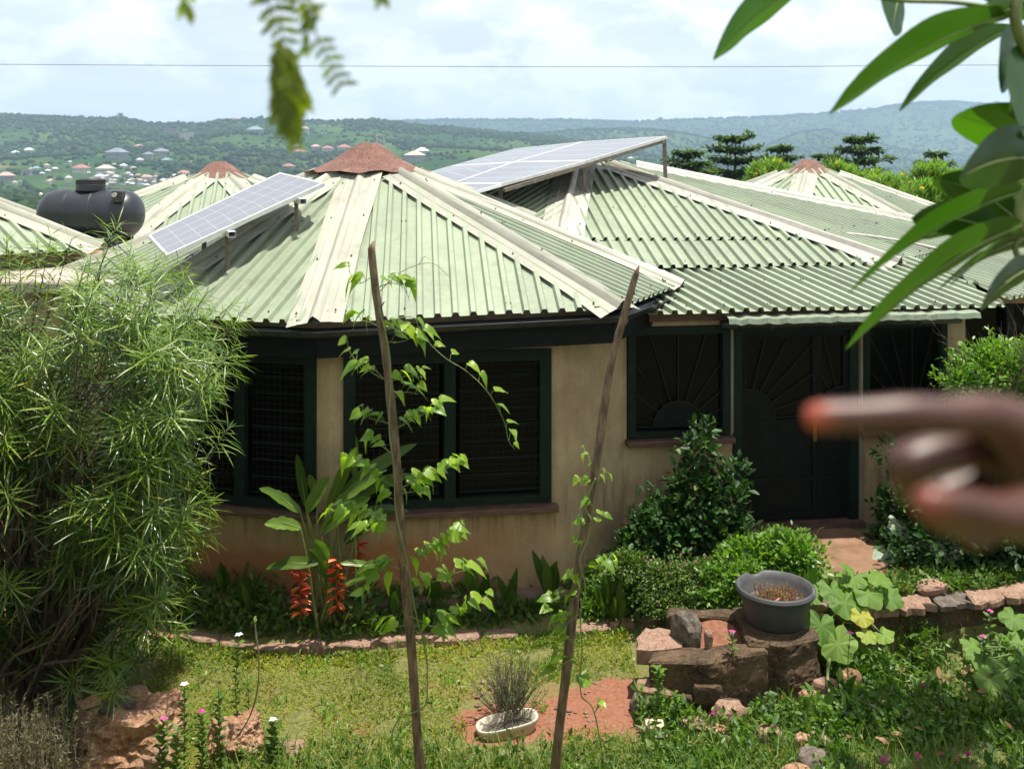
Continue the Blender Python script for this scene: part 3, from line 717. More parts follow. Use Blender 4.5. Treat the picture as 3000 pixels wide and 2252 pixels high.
# double door
def door():
    a, b = wp(2147), wp(2514); d = (b - a); L = d.length; d.normalize(); n = Vector((d.y, -d.x, 0)); fr = MB(); o_ = -n * .03
    for s in (.05, L - .055): fr.bar(a + d * s + o_ + Vector((0, 0, .06)), a + d * s + o_ + Vector((0, 0, 2.245)), .10, .10, n)
    fr.bar(a + d * .1 + o_ + Vector((0, 0, 2.2)), a + d * (L - .105) + o_ + Vector((0, 0, 2.2)), .09, .085)
    Fm = fr.make('door_frame', m_frame, wing)
    sc = (wp(2397) - a).length; o2 = -n * .05
    for s0, s1, flip in ((.103, sc - .002, 1), (sc + .002, L - .108, 0)):
        w = s1 - s0; q = MB(); st = .05
        for s in (s0 + st / 2, s1 - st / 2): q.bar(a + d * s + o2 + Vector((0, 0, .075)), a + d * s + o2 + Vector((0, 0, 2.15)), st, .045, n)
        for z, h in ((.11, .07), (.52, .05), (1.16, .05), (2.12, .06)): q.bar(a + d * (s0 + st) + o2 + Vector((0, 0, z)), a + d * (s1 - st) + o2 + Vector((0, 0, z)), .04, h)
        dr = q.make('door', m_fascia, wing)
        for z0, z1, mm, nm in ((.145, .495, m_fascia, 'panel'), (.545, 1.135, m_fascia, 'panel'), (1.185, 2.09, m_glass, 'pane')):
            q = MB(); q.bar(a + d * (s0 + st) + o2 - n * .012 + Vector((0, 0, (z0 + z1) / 2)), a + d * (s1 - st) + o2 - n * .012 + Vector((0, 0, (z0 + z1) / 2)), .014, z1 - z0); q.make(nm, mm, dr)
        sunburst(a + d * (s0 + st), a + d * (s1 - st), 1.19, 2.09, dr, 0.0 if flip else 1.0, .34, 13, inset=.02)
        if not flip:
            q = MB(); pts = [a + d * (s1 - st - math.cos(t) * .3) - n * .03 + Vector((0, 0, 1.13 - math.sin(t) * .42)) for t in np.linspace(0, math.pi / 2, 10)]; q.tube(pts, .008, 5); q.make('curved_strip', m_bars, dr)
        else:
            q = MB(); p = a + d * (s1 - .027) - n * .018; q.bar(p + Vector((0, 0, .93)), p + Vector((0, 0, 1.16)), .042, .012, n); o = q.make('handle_plate', m_brass, dr); bevel(o, .005)
            q = MB(); q.tube([p + Vector((0, 0, 1.12)), p + n * .04 + Vector((0, 0, 1.12)), p + n * .045 - d * .05 + Vector((0, 0, 1.115))], .007, 6); q.make('handle', m_brass, dr)
door()
# thin yellowed battens beside the openings
for px in (2141.5, 2520):
    p = wp(px); n = Vector((.15, -1, 0)).normalized(); q = MB(); q.tube([p + n * .03 + Vector((0, 0, 1.08 if px < 2200 else .05)), p + n * .03 + Vector((0, 0, 2.3))], .017, 6); q.make('batten', m_pale, wing)
# inside: back wall, hanging cloths
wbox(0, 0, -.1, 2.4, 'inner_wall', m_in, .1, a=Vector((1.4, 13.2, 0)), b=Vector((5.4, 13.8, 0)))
for pa, pb, z0, z1, mm, dep in ((2270, 2312, .3, 2.1, m_pale, .5), (2300, 2450, 1.35, 1.5, m_pale, .55), (2300, 2450, .9, 1.34, m_red, .55), (2580, 2640, .9, 2.1, m_pale, .4)):
    a = wp(pa) + Vector((.06, dep, 0)); b_ = wp(pb) + Vector((.06, dep, 0)); wbox(0, 0, z0, z1, 'hanging_cloth', mm, .02, a=a, b=b_)
# recess and far wall right of the pillar
wbox(0, 0, -.1, 2.4, a=Vector((5.14, 11.37, 0)), b=Vector((5.3, 12.5, 0)))
X0 = Vector((5.3, 12.6, 0)); X1 = Vector((9.5, 13.2, 0))
wbox(0, 0, -.1, 1.35, a=X0, b=X1); wbox(0, 0, 2.2, 2.45, a=X0, b=X1); wbox(0, 0, 1.35, 1.43, 'sill', m_sill, .24, .05, a=X0, b=X1)
wbox(0, 0, 1.43, 2.2, 'pane', m_glass, .02, -.06, a=X0, b=X1)
for t in (0, .25, .5, .75): p = X0.lerp(X1, t); q = MB(); q.box((p.x, p.y - .05, 1.43), (p.x + .09, p.y + .03, 2.2)); q.make('window_post', m_frame, wing)
# ceiling over the wing, back walls
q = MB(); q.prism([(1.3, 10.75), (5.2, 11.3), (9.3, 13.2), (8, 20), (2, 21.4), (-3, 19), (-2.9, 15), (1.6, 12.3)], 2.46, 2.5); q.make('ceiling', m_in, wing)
q = MB(); q.prism([(9.3, 13.3), (8, 20), (2, 21.4), (-3, 19), (-2.9, 15), (-2.7, 15), (-2.8, 18.9), (2, 21.2), (7.9, 19.8), (9.1, 13.3)], -.4, 2.46); q.make('wall', m_wall, wing)
# drip flashing and black pipe gutter below the porch eave
a = PZ(2132, 940, 2.34); b_ = PZ(2868, 921, 2.36); d = (b_ - a).normalized(); n = Vector((d.y, -d.x, 0)); V = []; Fs = []
for i in range(41):
    p = a.lerp(b_, i / 40); w = .008 * math.sin(i * 2.3) + .005 * rng.normal()
    V += [p + n * -.10 + Vector((0, 0, .045 + w)), p + n * (.03 + w) + Vector((0, 0, .02 + w)), p + n * (.045 + w) + Vector((0, 0, -.035 + w))]
    if i: k = 3 * i; Fs += [(k - 3, k, k + 1, k - 2), (k - 2, k + 1, k + 2, k - 1)]
o = put('drip_flashing', mesh_py('drip_flashing', V, Fs, roof_material('old_flashing', (0.16, 0.21, 0.145), (0.30, 0.32, 0.25), .5)), wing); md = o.modifiers.new('t', 'SOLIDIFY'); md.thickness = .002
ga = P(2112, 952, 10.62); gb = P(2812, 934, 11.0)
V = MB(); V.tube([ga, ga.lerp(gb, .3), ga.lerp(gb, .6), gb], .05, 14, cap=False); o = V.make('gutter_pipe', m_black, wing, True); md = o.modifiers.new('t', 'SOLIDIFY'); md.thickness = .006
for t in (.06, .2, .44, .62, .82): q = MB(); p = ga.lerp(gb, t); d = (gb - ga).normalized(); q.tube([p - d * .03, p + d * .03], .058, 12); q.make('pipe_collar', m_black, wing, True)
q = MB(); q.bar(wp(1826) + Vector((0, -.06, 2.36)), wp(2828) + Vector((0, -.06, 2.36)), .04, .1); q.make('fascia_board', m_sill, wing)

# cable conduit lying over the roof
pts = [P(1690, 700, 14.2), P(1820, 706, 13.5), P(2000, 712, 13.2), P(2150, 708, 13.2), P(2300, 694, 13.4), P(2400, 682, 13.7), P(2500, 686, 13.8), P(2640, 706, 13.6), P(2750, 730, 13.4)]
# keep it clear of the sheets
def spl(pts, k=6):
    out = []; n = len(pts)
    for i in range(n - 1):
        p0 = pts[max(i - 1, 0)]; p1_ = pts[i]; p2_ = pts[i + 1]; p3 = pts[min(i + 2, n - 1)]
        for j in range(k):
            t = j / k; out.append(0.5 * ((2 * p1_) + (p2_ - p0) * t + (2 * p0 - 5 * p1_ + 4 * p2_ - p3) * t * t + (3 * p1_ - p0 - 3 * p2_ + p3) * t ** 3))
    out.append(pts[-1]); return out
q = MB(); q.tube(spl(pts), .019, 8); o = q.make('cable_conduit', m_pvc, smooth=True); tag(o, 'thin grey conduit lying across the lower slopes of the main green roof', 'pipe')

# ------------------------------------------------------------------ the three houses whose roofs show behind
def small_house(C, R_, az_, ez, ph, label, cap_r=.75, name='round_house', n=8, wall=True):
    r = thing(name, label, 'house', (C[0], C[1], -.5)); pts = [(C[0] + R_ * math.cos(ph + 2 * math.pi * i / n), C[1] + R_ * math.sin(ph + 2 * math.pi * i / n)) for i in range(n)]
    oct_roof(r, C, az_, pts, ez, sheet=6); rust_cap(C, cap_r, r, az_ + .1, az_ - .26, n, ph)
    q = MB(); q.prism([(C[0] + (p[0] - C[0]) * .88, C[1] + (p[1] - C[1]) * .88) for p in pts], -1.2, ez - .02); q.make('wall', m_wall, r)
    return r
small_house((-5.55, 18.8), 3.9, 3.94, 2.55, R(-100), 'octagonal house whose rusty-capped green roof shows between the water tank and the left solar panel')
small_house((6.95, 23.2), 4.1, 4.0, 2.5, R(-67), 'octagonal house with rust-red cap showing beyond the long ridge in front of yellow-flowering shrubs')
lh = thing('round_house', 'house at the left edge with only the corner of its green ribbed roof in view', 'house', (-9.0, 11.6, -.5))
lc = PZ(292, 729, 2.9); lapex = Vector((-9.4, 13.6, 4.15))
lpts = [(lc.x, lc.y), (-7.0, 15.9), (-8.4, 17.3), (-11, 17.2), (-13, 15), (-13, 12), (-11, 10), (-7.0, 10.9)]
oct_roof(lh, lapex, 4.3, lpts, 2.9)
q = MB(); q.prism([(lapex.x + (p[0] - lapex.x) * .86, lapex.y + (p[1] - lapex.y) * .86) for p in lpts], -.6, 2.88); q.make('wall', m_wall, lh)
# flat concrete roof with the tank
fl = thing('flat_roofed_building', 'low pinkish concrete flat roof under the black water tank', 'building', (-6, 14, -.5))
q = MB(); q.box((-9.2, 10.95, 2.56), (-4.35, 17.0, 2.70)); o = q.make('roof_slab', m_conc, fl); bevel(o, .03)
q = MB(); q.box((-9, 11.3, -.5), (-4.5, 16.8, 2.55)); q.make('wall', m_wall, fl)
for i, (x0, y0, x1, y1, mm) in enumerate(((30, 770, 440, 722, m_copper), (0, 782, 260, 752, m_pvc), (60, 776, 460, 738, m_copper))):
    a = PZ(x0, y0 - 2, 2.73); b_ = PZ(x1, y1, 2.73); q = MB(); q.tube(spl([a, a.lerp(b_, .35) + Vector((0, .05, 0)), a.lerp(b_, .7), b_]), .022, 7)
    o = q.make('water_pipe', mm, smooth=True); tag(o, ('rusty pipe nearest the tank on the flat roof', 'pale plastic pipe at the front of the flat roof', 'rusty pipe crossing the middle of the flat roof')[i], 'pipe', 'pipes on the flat roof')
# black horizontal water tank
tank = thing('water_tank', 'black ribbed horizontal plastic water tank with screw lid, on the flat roof at left', 'water tank', (-6.3, 15.0, 2.7))
def tank_build():
    Y = 15.0; cxp = 268; cyp = 627; c0 = P(cxp, cyp, Y); Lh = .785; r = .375; V = []; Fs = []; n = 48
    prof = []
    for i in range(90):
        t = -1 + 2 * i / 89; x = t * Lh; e = max(0, (abs(t) - .55) / .45); rr = r * math.sqrt(max(0.0004, 1 - e ** 2.6))
        for cx in (-.48, -.40, -.44, -.52, -.02, .03, .08):
            rr += .010 * math.exp(-((x / Lh - cx) / .012) ** 2)
        prof.append((x, rr))
    for x, rr in prof:
        for j in range(n): a = 2 * math.pi * j / n; V.append(c0 + Vector((x, rr * math.cos(a), rr * math.sin(a) * .98)))
    for i in range(len(prof) - 1):
        for j in range(n): a = i * n + j; b = i * n + (j + 1) % n; Fs.append((a, b, b + n, a + n))
    put('tank_body', mesh_py('tank_body', V, Fs, m_tank, True), tank)
    t = c0 + Vector((-.01, 0, r * .93))
    q = MB(); q.tube([t, t + Vector((0, 0, .10))], .215, 32); o = q.make('neck', m_tank, tank); bevel(o, .01)
    q = MB(); q.tube([t + Vector((0, 0, .10)), t + Vector((0, 0, .17))], .20, 32)
    for j in range(24): a = 2 * math.pi * j / 24; q.bar(t + Vector((.2 * math.cos(a), .2 * math.sin(a), .10)), t + Vector((.2 * math.cos(a), .2 * math.sin(a), .165)), .018, .018)
    q.tube([t + Vector((0, 0, .17)), t + Vector((0, 0, .195))], [.2, .16], 32); o = q.make('lid', m_black, tank)
    q = MB(); p = c0 + Vector((.54, -.30, .25)); q.box((p.x - .09, p.y - .07, p.z - .06), (p.x + .06, p.y + .1, p.z + .11)); o = q.make('outlet_recess', m_black, tank); bevel(o, .02)
    q = MB(); q.tube([p + Vector((-.04, -.1, .05)), p + Vector((-.04, -.05, .05))], .035, 14); q.make('outlet_cap', m_pvc, tank)
    q = MB(); p = c0 + Vector((-Lh * .95, 0, .28)); q.tube([p, p + Vector((-.04, 0, .02))], .03, 10); q.make('vent_cap', m_pvc, tank)
    for sx in (-.42, .42):
        for sy in (-1, 1): q = MB(); q.box((c0.x + sx - .09, c0.y + sy * .28 - .06, 2.70), (c0.x + sx + .09, c0.y + sy * .28 + .06, c0.z - .28)); q.make('foot', m_tank, tank)
tank_build()

# ------------------------------------------------------------------ solar panels
def slab_panel(c4, parent, th=.04, fw=.03, half=False, name='solar_cells'):
    """c4: corners a (low-left), b (low-right), c (high-right), d (high-left)."""
    a, b, c_, d = [Vector(v) for v in c4]; n = (b - a).cross(d - a).normalized(); n = n if n.z > 0 else -n
    def q(u, v): return a * (1 - u) * (1 - v) + b * u * (1 - v) + c_ * u * v + d * (1 - u) * v
    lu = (b - a).length; lv = (d - a).length; eu = fw / lu; ev = fw / lv
    me = bpy.data.meshes.new(name); V = [q(eu, ev), q(1 - eu, ev), q(1 - eu, 1 - ev), q(eu, 1 - ev)]; me.from_pydata([v + n * 0 for v in V], [], [(0, 1, 2, 3)])
    uvl = me.uv_layers.new(name='UVMap')
    uv = [(0, 0), (0, 1), (1, 1), (1, 0)] if lv > lu else [(0, 0), (1, 0), (1, 1), (0, 1)]
    # u along the long side
    uv = [(0, 0), (0, 1), (1, 1), (1, 0)] if lv > lu else uv
    for i, t in enumerate(uv): uvl.data[i].uv = t
    me.materials.append(m_cell)
    f = MB(); dn = -n * th; up = n * .003
    for P0, P1, P2, P3 in ((q(0, 0), q(1, 0), q(1, ev), q(0, ev)), (q(0, 1 - ev), q(1, 1 - ev), q(1, 1), q(0, 1)), (q(0, ev), q(eu, ev), q(eu, 1 - ev), q(0, 1 - ev)), (q(1 - eu, ev), q(1, ev), q(1, 1 - ev), q(1 - eu, 1 - ev))):
        f.add([P0 + dn, P1 + dn, P2 + dn, P3 + dn, P0 + up, P1 + up, P2 + up, P3 + up], [(0, 3, 2, 1), (4, 5, 6, 7), (0, 1, 5, 4), (1, 2, 6, 5), (2, 3, 7, 6), (3, 0, 4, 7)])
    bk = MB(); bk.add([v - n * .012 for v in V], [(0, 1, 2, 3)])
    return me, f, bk, n
# left panel over the front house's left hip
pr = P(950, 536, 11.3); pb = P(487, 748, 9.78); wv = Vector((-.54, .74, .13))
pt = P(820, 506, 12.0); pl = P(434, 690, 10.5)
sp_ = thing('solar_module', 'single tilted solar panel lying along the left slope of the front round house', 'solar panel', (pb.x, pb.y, pb.z))
me, f, bk, n_ = slab_panel((pl, pb, pr, pt), sp_, th=.045, fw=.025)
put('solar_cells', me, sp_); f.make('frame', m_alu, sp_); bk.make('backing', m_hipw, sp_)
for t in (.36, .82):
    a = pb.lerp(pr, t) - n_ * .075; b_ = pl.lerp(pt, t) - n_ * .075; ex = (a - b_).normalized() * .06; q = MB()
    # open channel rail
    d = (b_ - a).normalized(); L0 = a + ex; L1 = b_ - ex
    for o2, w_, h_ in ((Vector((0, 0, -.028)), .08, .004), (Vector((0, 0, .028)), .08, .004)): q.bar(L0 + o2, L1 + o2, w_, h_)
    sd = d.cross(Vector((0, 0, 1))).normalized()
    for s in (-1, 1): q.bar(L0 + sd * .038 * s, L1 + sd * .038 * s, .004, .052)
    q.make('mounting_rail', m_alu, sp_)
    for e, tt in ((L0, .1), (L1, .9)):
        p = a.lerp(b_, tt); q = MB(); q.bar(p - Vector((0, 0, .03)), p - Vector((0, 0, .62 if tt < .5 else .42)), .04, .04); q.make('bracket', m_post, sp_)
# right array
arr = thing('solar_array', 'raised array of six solar panels on steel posts above the main roof', 'solar array', (.5, 15, 3.6))
Bq = {}
rows = [[P(1196, 583, 15.6), P(1265, 572, 14.2), P(1363, 569, 13.05)],
        [P(1243, 509, 15.9), P(1325, 538, 14.6), P(1471, 538, 13.5)],
        [P(1319, 487, 16.5), P(1505, 475, 15.4), P(1717, 471, 14.3)],
        [P(1509, 436, 17.4), P(1710, 415, 16.3), P(1956, 399, 15.2)]]
for i in range(3):
    for j in range(2):
        a, b_, c_, d_ = rows[i][j], rows[i][j + 1], rows[i + 1][j + 1], rows[i + 1][j]
        a, b_, c_, d_ = [v + ((a + b_ + c_ + d_) / 4 - v).normalized() * .006 for v in (a, b_, c_, d_)]
        me, f, bk, n_ = slab_panel((a, b_, c_, d_), arr, fw=.028)
        fo = f.make('panel', m_alu, arr); put('solar_cells', me, fo, True); bk.make('backing', m_hipw, fo)
def roof_z(x, y):
    for i in range(7):
        a, b_ = mainring[i], mainring[(i + 1) % 7]; n = NM[i]; A2 = Fc
        def sg(p, q_, r_): return (q_.x - p.x) * (r_.y - p.y) - (q_.y - p.y) * (r_.x - p.x)
        X = Vector((x, y, 0)); s1, s2 = sg(A2, a, X), sg(A2, b_, X)
        if s1 * s2 <= 0 and (X - A2).xy.dot(((a + b_) / 2 - A2).xy) > 0: return A2.z - ((x - A2.x) * n.x + (y - A2.y) * n.y) / n.z
    return 2.7
for px, py, Y in ((1466, 548, 13.75), (1712, 478, 14.45), (1946, 404, 15.28)):
    t = P(px, py, Y); z = roof_z(t.x, t.y); q = MB(); q.bar(t - Vector((0, 0, .01)), Vector((t.x + .02, t.y, z)), .055, .055); q.make('post', m_post, arr)
for t0, Y in ((.05, 0), (.95, 0)):
    q = MB(); a = rows[2][2].lerp(rows[3][2], t0) - Vector((0, 0, .07)); b_ = rows[2][0].lerp(rows[3][0], t0) - Vector((0, 0, .07)); q.bar(a, b_, .05, .05); q.make('cross_rail', m_post, arr)
q = MB(); q.bar(rows[1][2] - Vector((-.03, 0, .09)), rows[3][2] - Vector((.04, -.02, .07)), .05, .05); q.make('long_rail', m_post, arr)
for px, py, Y in ((1575, 522, 15.3), (1590, 528, 15.2), (1604, 534, 15.1), (1619, 540, 15.0)):
    p = P(px, py, Y); q = MB(); q.tube([p + Vector((-.012, 0, .01)), p + Vector((0, 0, .015)), p + Vector((0, 0, -.07))], .005, 5); q.make('cable_clip', m_pvc, arr)
q = MB(); q.tube(spl([P(1800, 462, 15.4), P(1790, 471, 15.5), P(1775, 473, 15.5), P(1765, 468, 15.5)]), .008, 5); q.make('cable', m_wire, arr)
q = MB(); q.tube(spl([P(1560, 530, 15.4), P(1500, 520, 15.4), P(1600, 515, 15.4), P(1640, 508, 15.4)]), .006, 5); q.make('cable', m_wire, arr)
flush_screws()

# white pipe at the far right and power line
q = MB(); q.tube([P(2800, 635, 16), P(2905, 612, 16), P(3060, 578, 16.2)], .03, 8); o = q.make('roof_pipe', m_alu, smooth=True); tag(o, 'pale metal pipe rising behind the leaves at the right edge', 'pipe')
q = MB(); pts = [P(px, py, 42) for px, py in ((-2500, 150), (-400, 186), (0, 189), (700, 193), (1500, 196), (2200, 196), (2700, 192), (3400, 186), (5500, 150))]
q.tube(spl(pts), .011, 5); o = q.make('power_line', m_wire); tag(o, 'thin black overhead wire across the sky', 'wire')
q = MB(); q.box((6.2, 13.5, 2.4), (8.8, 13.8, 2.95));

# ================================================================== STONES, WALLS, POTS
def rock(c_, size, seed, name, m, rough=.22, squash=1.0, sub=3, ang=0.0, parent=None, blocky=.5):
    """Irregular rock: a sphere pushed towards a box, broken by ridged noise."""
    import bmesh
    bm = bmesh.new(); bmesh.ops.create_icosphere(bm, subdivisions=sub, radius=1.0); sx, sy, sz = size; off_ = Vector((seed * 7.3, seed * 3.1, seed * 1.7))
    ca, sa = math.cos(ang), math.sin(ang)
    for v in bm.verts:
        p = v.co.copy(); mx = max(abs(p.x), abs(p.y), abs(p.z)); q = p.lerp(p / mx * .82, blocky)
        q *= 1 + rough * (mnoise.noise(p * 1.3 + off_) * 1.1 + .55 * abs(mnoise.noise(p * 3.1 + off_)) + .3 * mnoise.noise(p * 7 + off_) + .16 * mnoise.noise(p * 17 + off_) + .08 * mnoise.noise(p * 34 + off_))
        x, y, z = q.x * sx, q.y * sy, q.z * sz; v.co = Vector((x * ca - y * sa, x * sa + y * ca, z)) + Vector(c_)
    me = bpy.data.meshes.new(name); bm.to_mesh(me); bm.free(); me.materials.append(m); me.polygons.foreach_set('use_smooth', [False] * len(me.polygons))
    return put(name, me, parent)
def slab_stone(pts, z0, z1, name, m, parent, jit=.015):
    """Flat irregular paving stone with a chipped edge."""
    n = len(pts); P2 = []
    for i in range(n):
        a, b_ = Vector(pts[i]), Vector(pts[(i + 1) % n])
        for t in (0, .33, .66): q = a.lerp(b_, t); P2.append((q.x + rng.normal() * jit, q.y + rng.normal() * jit))
    k = len(P2); cx = sum(p[0] for p in P2) / k; cy = sum(p[1] for p in P2) / k
    V = [(x, y, z0) for x, y in P2] + [(x, y, z1 - .012 + rng.normal() * .004) for x, y in P2] + [(cx + (x - cx) * .86, cy + (y - cy) * .86, z1 + rng.normal() * .006) for x, y in P2] + [(cx, cy, z1 + .004)]
    Fs = []
    for r_ in (0, 1):
        for i in range(k): Fs.append((r_ * k + i, r_ * k + (i + 1) % k, (r_ + 1) * k + (i + 1) % k, (r_ + 1) * k + i))
    for i in range(k): Fs.append((2 * k + i, 2 * k + (i + 1) % k, 3 * k))
    return put(name, mesh_py(name, V, Fs, m), parent)
# stone edging of the lawn
edging = bpy.data.objects.new('stone_edging', None); link(edging); edging['kind'] = 'structure'; edging.location = (-1, 9.5, -.5)
x = -4.9
while x < 2.05:
    w = rng.uniform(.18, .5); y0 = edge_y(x); y1 = edge_y(x + w); dd = rng.uniform(.06, .2)
    if rng.random() < .94:
        pts = [(x + .012, y0 - dd + .05), (x + w * .5, (y0 + y1) / 2 - dd + .03), (x + w - .012, y1 - dd + .05), (x + w - .012, y1 + .12), (x + .012, y0 + .12)]
        slab_stone(pts, -.56, -.445 + rng.normal() * .010, 'stone', m_stone2 if rng.random() < .75 else m_stone, edging, .018)
    x += w
# retaining wall right of the block, with cap stones
rw = thing('retaining_wall', 'low crumbling garden wall with flat cap stones right of the bucket', 'wall', (3.6, 9.0, -.5))
xs_ = [2.45, 2.8, 3.12, 3.45, 3.85, 4.2, 4.55, 4.95, 5.4, 6.0]
for i in range(len(xs_) - 1):
    a, b_ = xs_[i], xs_[i + 1]; y0, y1 = front_edge(a), front_edge(b_)
    q = MB(); n = 7
    V = []; Fs = []
    for j in range(n):
        for k in range(5):
            t = j / (n - 1); z = -.62 + .58 * k / 4; yy = y0 + (y1 - y0) * t - .02 + .03 * mnoise.noise(Vector((a + (b_ - a) * t, z * 3, 1)) * 3) + .03 * (k < 2)
            V.append((a + (b_ - a) * t, yy, z))
    for j in range(n - 1):
        for k in range(4): s_ = j * 5 + k; Fs.append((s_, s_ + 5, s_ + 6, s_ + 1))
    put('masonry', mesh_py('masonry', V, Fs, m_block), rw)
    pts = [(a + .01, y0 - .10), ((a + b_) / 2, (y0 + y1) / 2 - .12), (b_ - .01, y1 - .10), (b_ - .01, y1 + .16), (a + .01, y0 + .16)]
    slab_stone(pts, -.045, .02 + rng.normal() * .012, 'cap_stone', (m_stone2, m_greyst)[i % 3 == 1], rw, .02)
o = rock(PZ(2725, 1722, .06), (.15, .1, .06), 5, 'rock', m_stone2, .2, ang=.3, blocky=.7); tag(o, 'loose reddish stone sitting on the cap stones beside the path', 'stone')

# old stone planter block carrying the bucket
blk = thing('stone_planter', 'broken plastered stone planter with an empty soil pocket, under the bucket', 'planter', (1.7, 8.5, -.5))
def lump(pts, z0, z1, m, parent, name='wall', sub=6, amp=.03, seed=0, top_amp=None):
    """A vertical-sided mass with rough faces and top; top heights come from z1(x,y)."""
    n = len(pts); ring_ = []
    for i in range(n):
        a, b_ = Vector(pts[i]), Vector(pts[(i + 1) % n]); k = max(2, int((b_ - a).length / .018))
        for j in range(k): ring_.append(a.lerp(b_, j / k))
    N_ = len(ring_); cx = sum(p.x for p in ring_) / N_; cy = sum(p.y for p in ring_) / N_; V = []; Fs = []; L = 30
    zt = z1 if callable(z1) else (lambda x, y: z1)
    for l in range(L + 1):
        t = l / L
        for p in ring_:
            z = z0 + (zt(p.x, p.y) - z0) * t; d = Vector((p.x - cx, p.y - cy)).normalized()
            nn_ = mnoise.noise(Vector((p.x * 3 + seed, p.y * 3, z * 4))) * amp + mnoise.noise(Vector((p.x * 11 + seed, p.y * 11, z * 13))) * amp * .45
            nn_ += mnoise.noise(Vector((p.x * 30 + seed, p.y * 30, z * 34))) * amp * .25; cr = abs(mnoise.noise(Vector((p.x * 4.5, p.y * 4.5 + seed, z * 7)))); nn_ -= .022 * max(0, 1 - cr / .045)
            nn_ -= .025 if l == L else 0
            V.append((p.x + d.x * nn_, p.y + d.y * nn_, z + mnoise.noise(Vector((p.x * 6, p.y * 6, seed))) * .015 * (l == L)))
    for l in range(L):
        for i in range(N_): a = l * N_ + i; b_ = l * N_ + (i + 1) % N_; Fs.append((a, b_, b_ + N_, a + N_))
    base = L * N_; k0 = base
    for f in (.8, .5, .2):
        for i in range(N_):
            x, y, z = V[base + i]; x2, y2 = cx + (x - cx) * f, cy + (y - cy) * f
            V.append((x2, y2, zt(x2, y2) + mnoise.noise(Vector((x2 * 9, y2 * 9, seed))) * .02))
    for r_ in range(3):
        for i in range(N_): a = k0 + r_ * N_ + i; b_ = k0 + r_ * N_ + (i + 1) % N_; Fs.append((a, b_, b_ + N_, a + N_))
    V.append((cx, cy, zt(cx, cy))); last = k0 + 3 * N_
    for i in range(N_): Fs.append((last + i, last + (i + 1) % N_, len(V) - 1))
    return put(name, mesh_py(name, V, Fs, m), parent)
lump([(1.13, 8.16), (1.6, 8.12), (2.12, 8.22), (2.14, 8.42), (1.6, 8.36), (1.2, 8.40)], -.62, lambda x, y: -.10 + .05 * (x - 1.1), m_block, blk, 'masonry', seed=1)
lump([(1.98, 8.3), (2.3, 8.24), (2.6, 8.36), (2.66, 8.8), (2.4, 9.02), (2.0, 8.95)], -.62, lambda x, y: .0, m_block, blk, 'masonry', seed=4, amp=.035)
lump([(1.38, 8.82), (2.02, 8.78), (2.02, 8.95), (1.42, 8.98)], -.6, -.02, m_block, blk, 'masonry', seed=8)
lump([(1.45, 8.38), (2.0, 8.40), (2.02, 8.84), (1.45, 8.84)], -.6, lambda x, y: -.14 + .10 * math.exp(-((x - 1.8) ** 2 + (y - 8.75) ** 2) * 20), m_soil, blk, 'soil', seed=3, amp=.01)
slab_stone([(1.02, 8.30), (1.42, 8.32), (1.5, 8.62), (1.2, 8.70), (1.12, 8.6)], -.2, -.065, 'slab_stone', m_stone2, blk)
slab_stone([(1.02, 8.1), (1.3, 8.05), (1.3, 8.3), (1.06, 8.3)], -.36, -.31, 'slab_stone', m_stone2, blk)
rock((1.50, 8.50, .0), (.10, .16, .17), 11, 'upright_stone', m_greyst, .25, parent=blk, blocky=.6, ang=.5)
rock((1.66, 8.36, -.02), (.035, .05, .09), 12, 'upright_stone', m_stone2, .2, parent=blk, blocky=.4)
rock((1.10, 8.12, -.45), (.13, .10, .12), 13, 'foot_stone', m_greyst, .25, parent=blk)
for i, (x, y, z, s) in enumerate(((1.35, 8.10, -.42, .10), (1.75, 8.12, -.48, .11), (1.6, 8.08, -.33, .09))):
    rock((x, y, z), (s * 1.5, .035, s), 20 + i, 'face_stone', m_block, .15, parent=blk, blocky=.85)

# grey bucket with dying plants on the block
bk_ = thing('bucket', 'round dark grey plastic tub with broken rim and reddish plants on the stone block', 'tub', (2.30, 8.65, 0.0))
def tub(c_, r0, r1, h, m, parent):
    V = []; Fs = []; n = 56; prof = [(0.001, 0.008), (r0 * .96, 0.0), (r0, .012), (r0 + (r1 - r0) * .5, h * .5), (r1 - .012, h - .055), (r1 - .012, h - .05), (r1 + .014, h - .045), (r1 + .016, h - .02), (r1 + .008, h - .018), (r1 + .012, h - .004), (r1 + .002, h), (r1 - .016, h - .002), (r1 - .03, h - .06), (r0 - .01, .16)]
    for r_, z in prof:
        for j in range(n):
            a = 2 * math.pi * j / n; notch = 1 if (z > h - .03 and (abs(a - 1.9) < .16 or abs(a - 5.9) < .10)) else 0
            V.append((c_[0] + r_ * math.cos(a), c_[1] + r_ * math.sin(a), c_[2] + z - .028 * notch))
    for i in range(len(prof) - 1):
        for j in range(n): a = i * n + j; b_ = i * n + (j + 1) % n; Fs.append((a, b_, b_ + n, a + n))
    o = put('tub', mesh_py('tub', V, Fs, m, True), parent)
    q = MB(); q.tube([(c_[0], c_[1], c_[2] + .12), (c_[0], c_[1], c_[2] + .17)], r0 + .03, 24); q.make('soil', m_greyst, parent)
tub((2.30, 8.65, .01), .245, .325, .31, m_bucket, bk_)

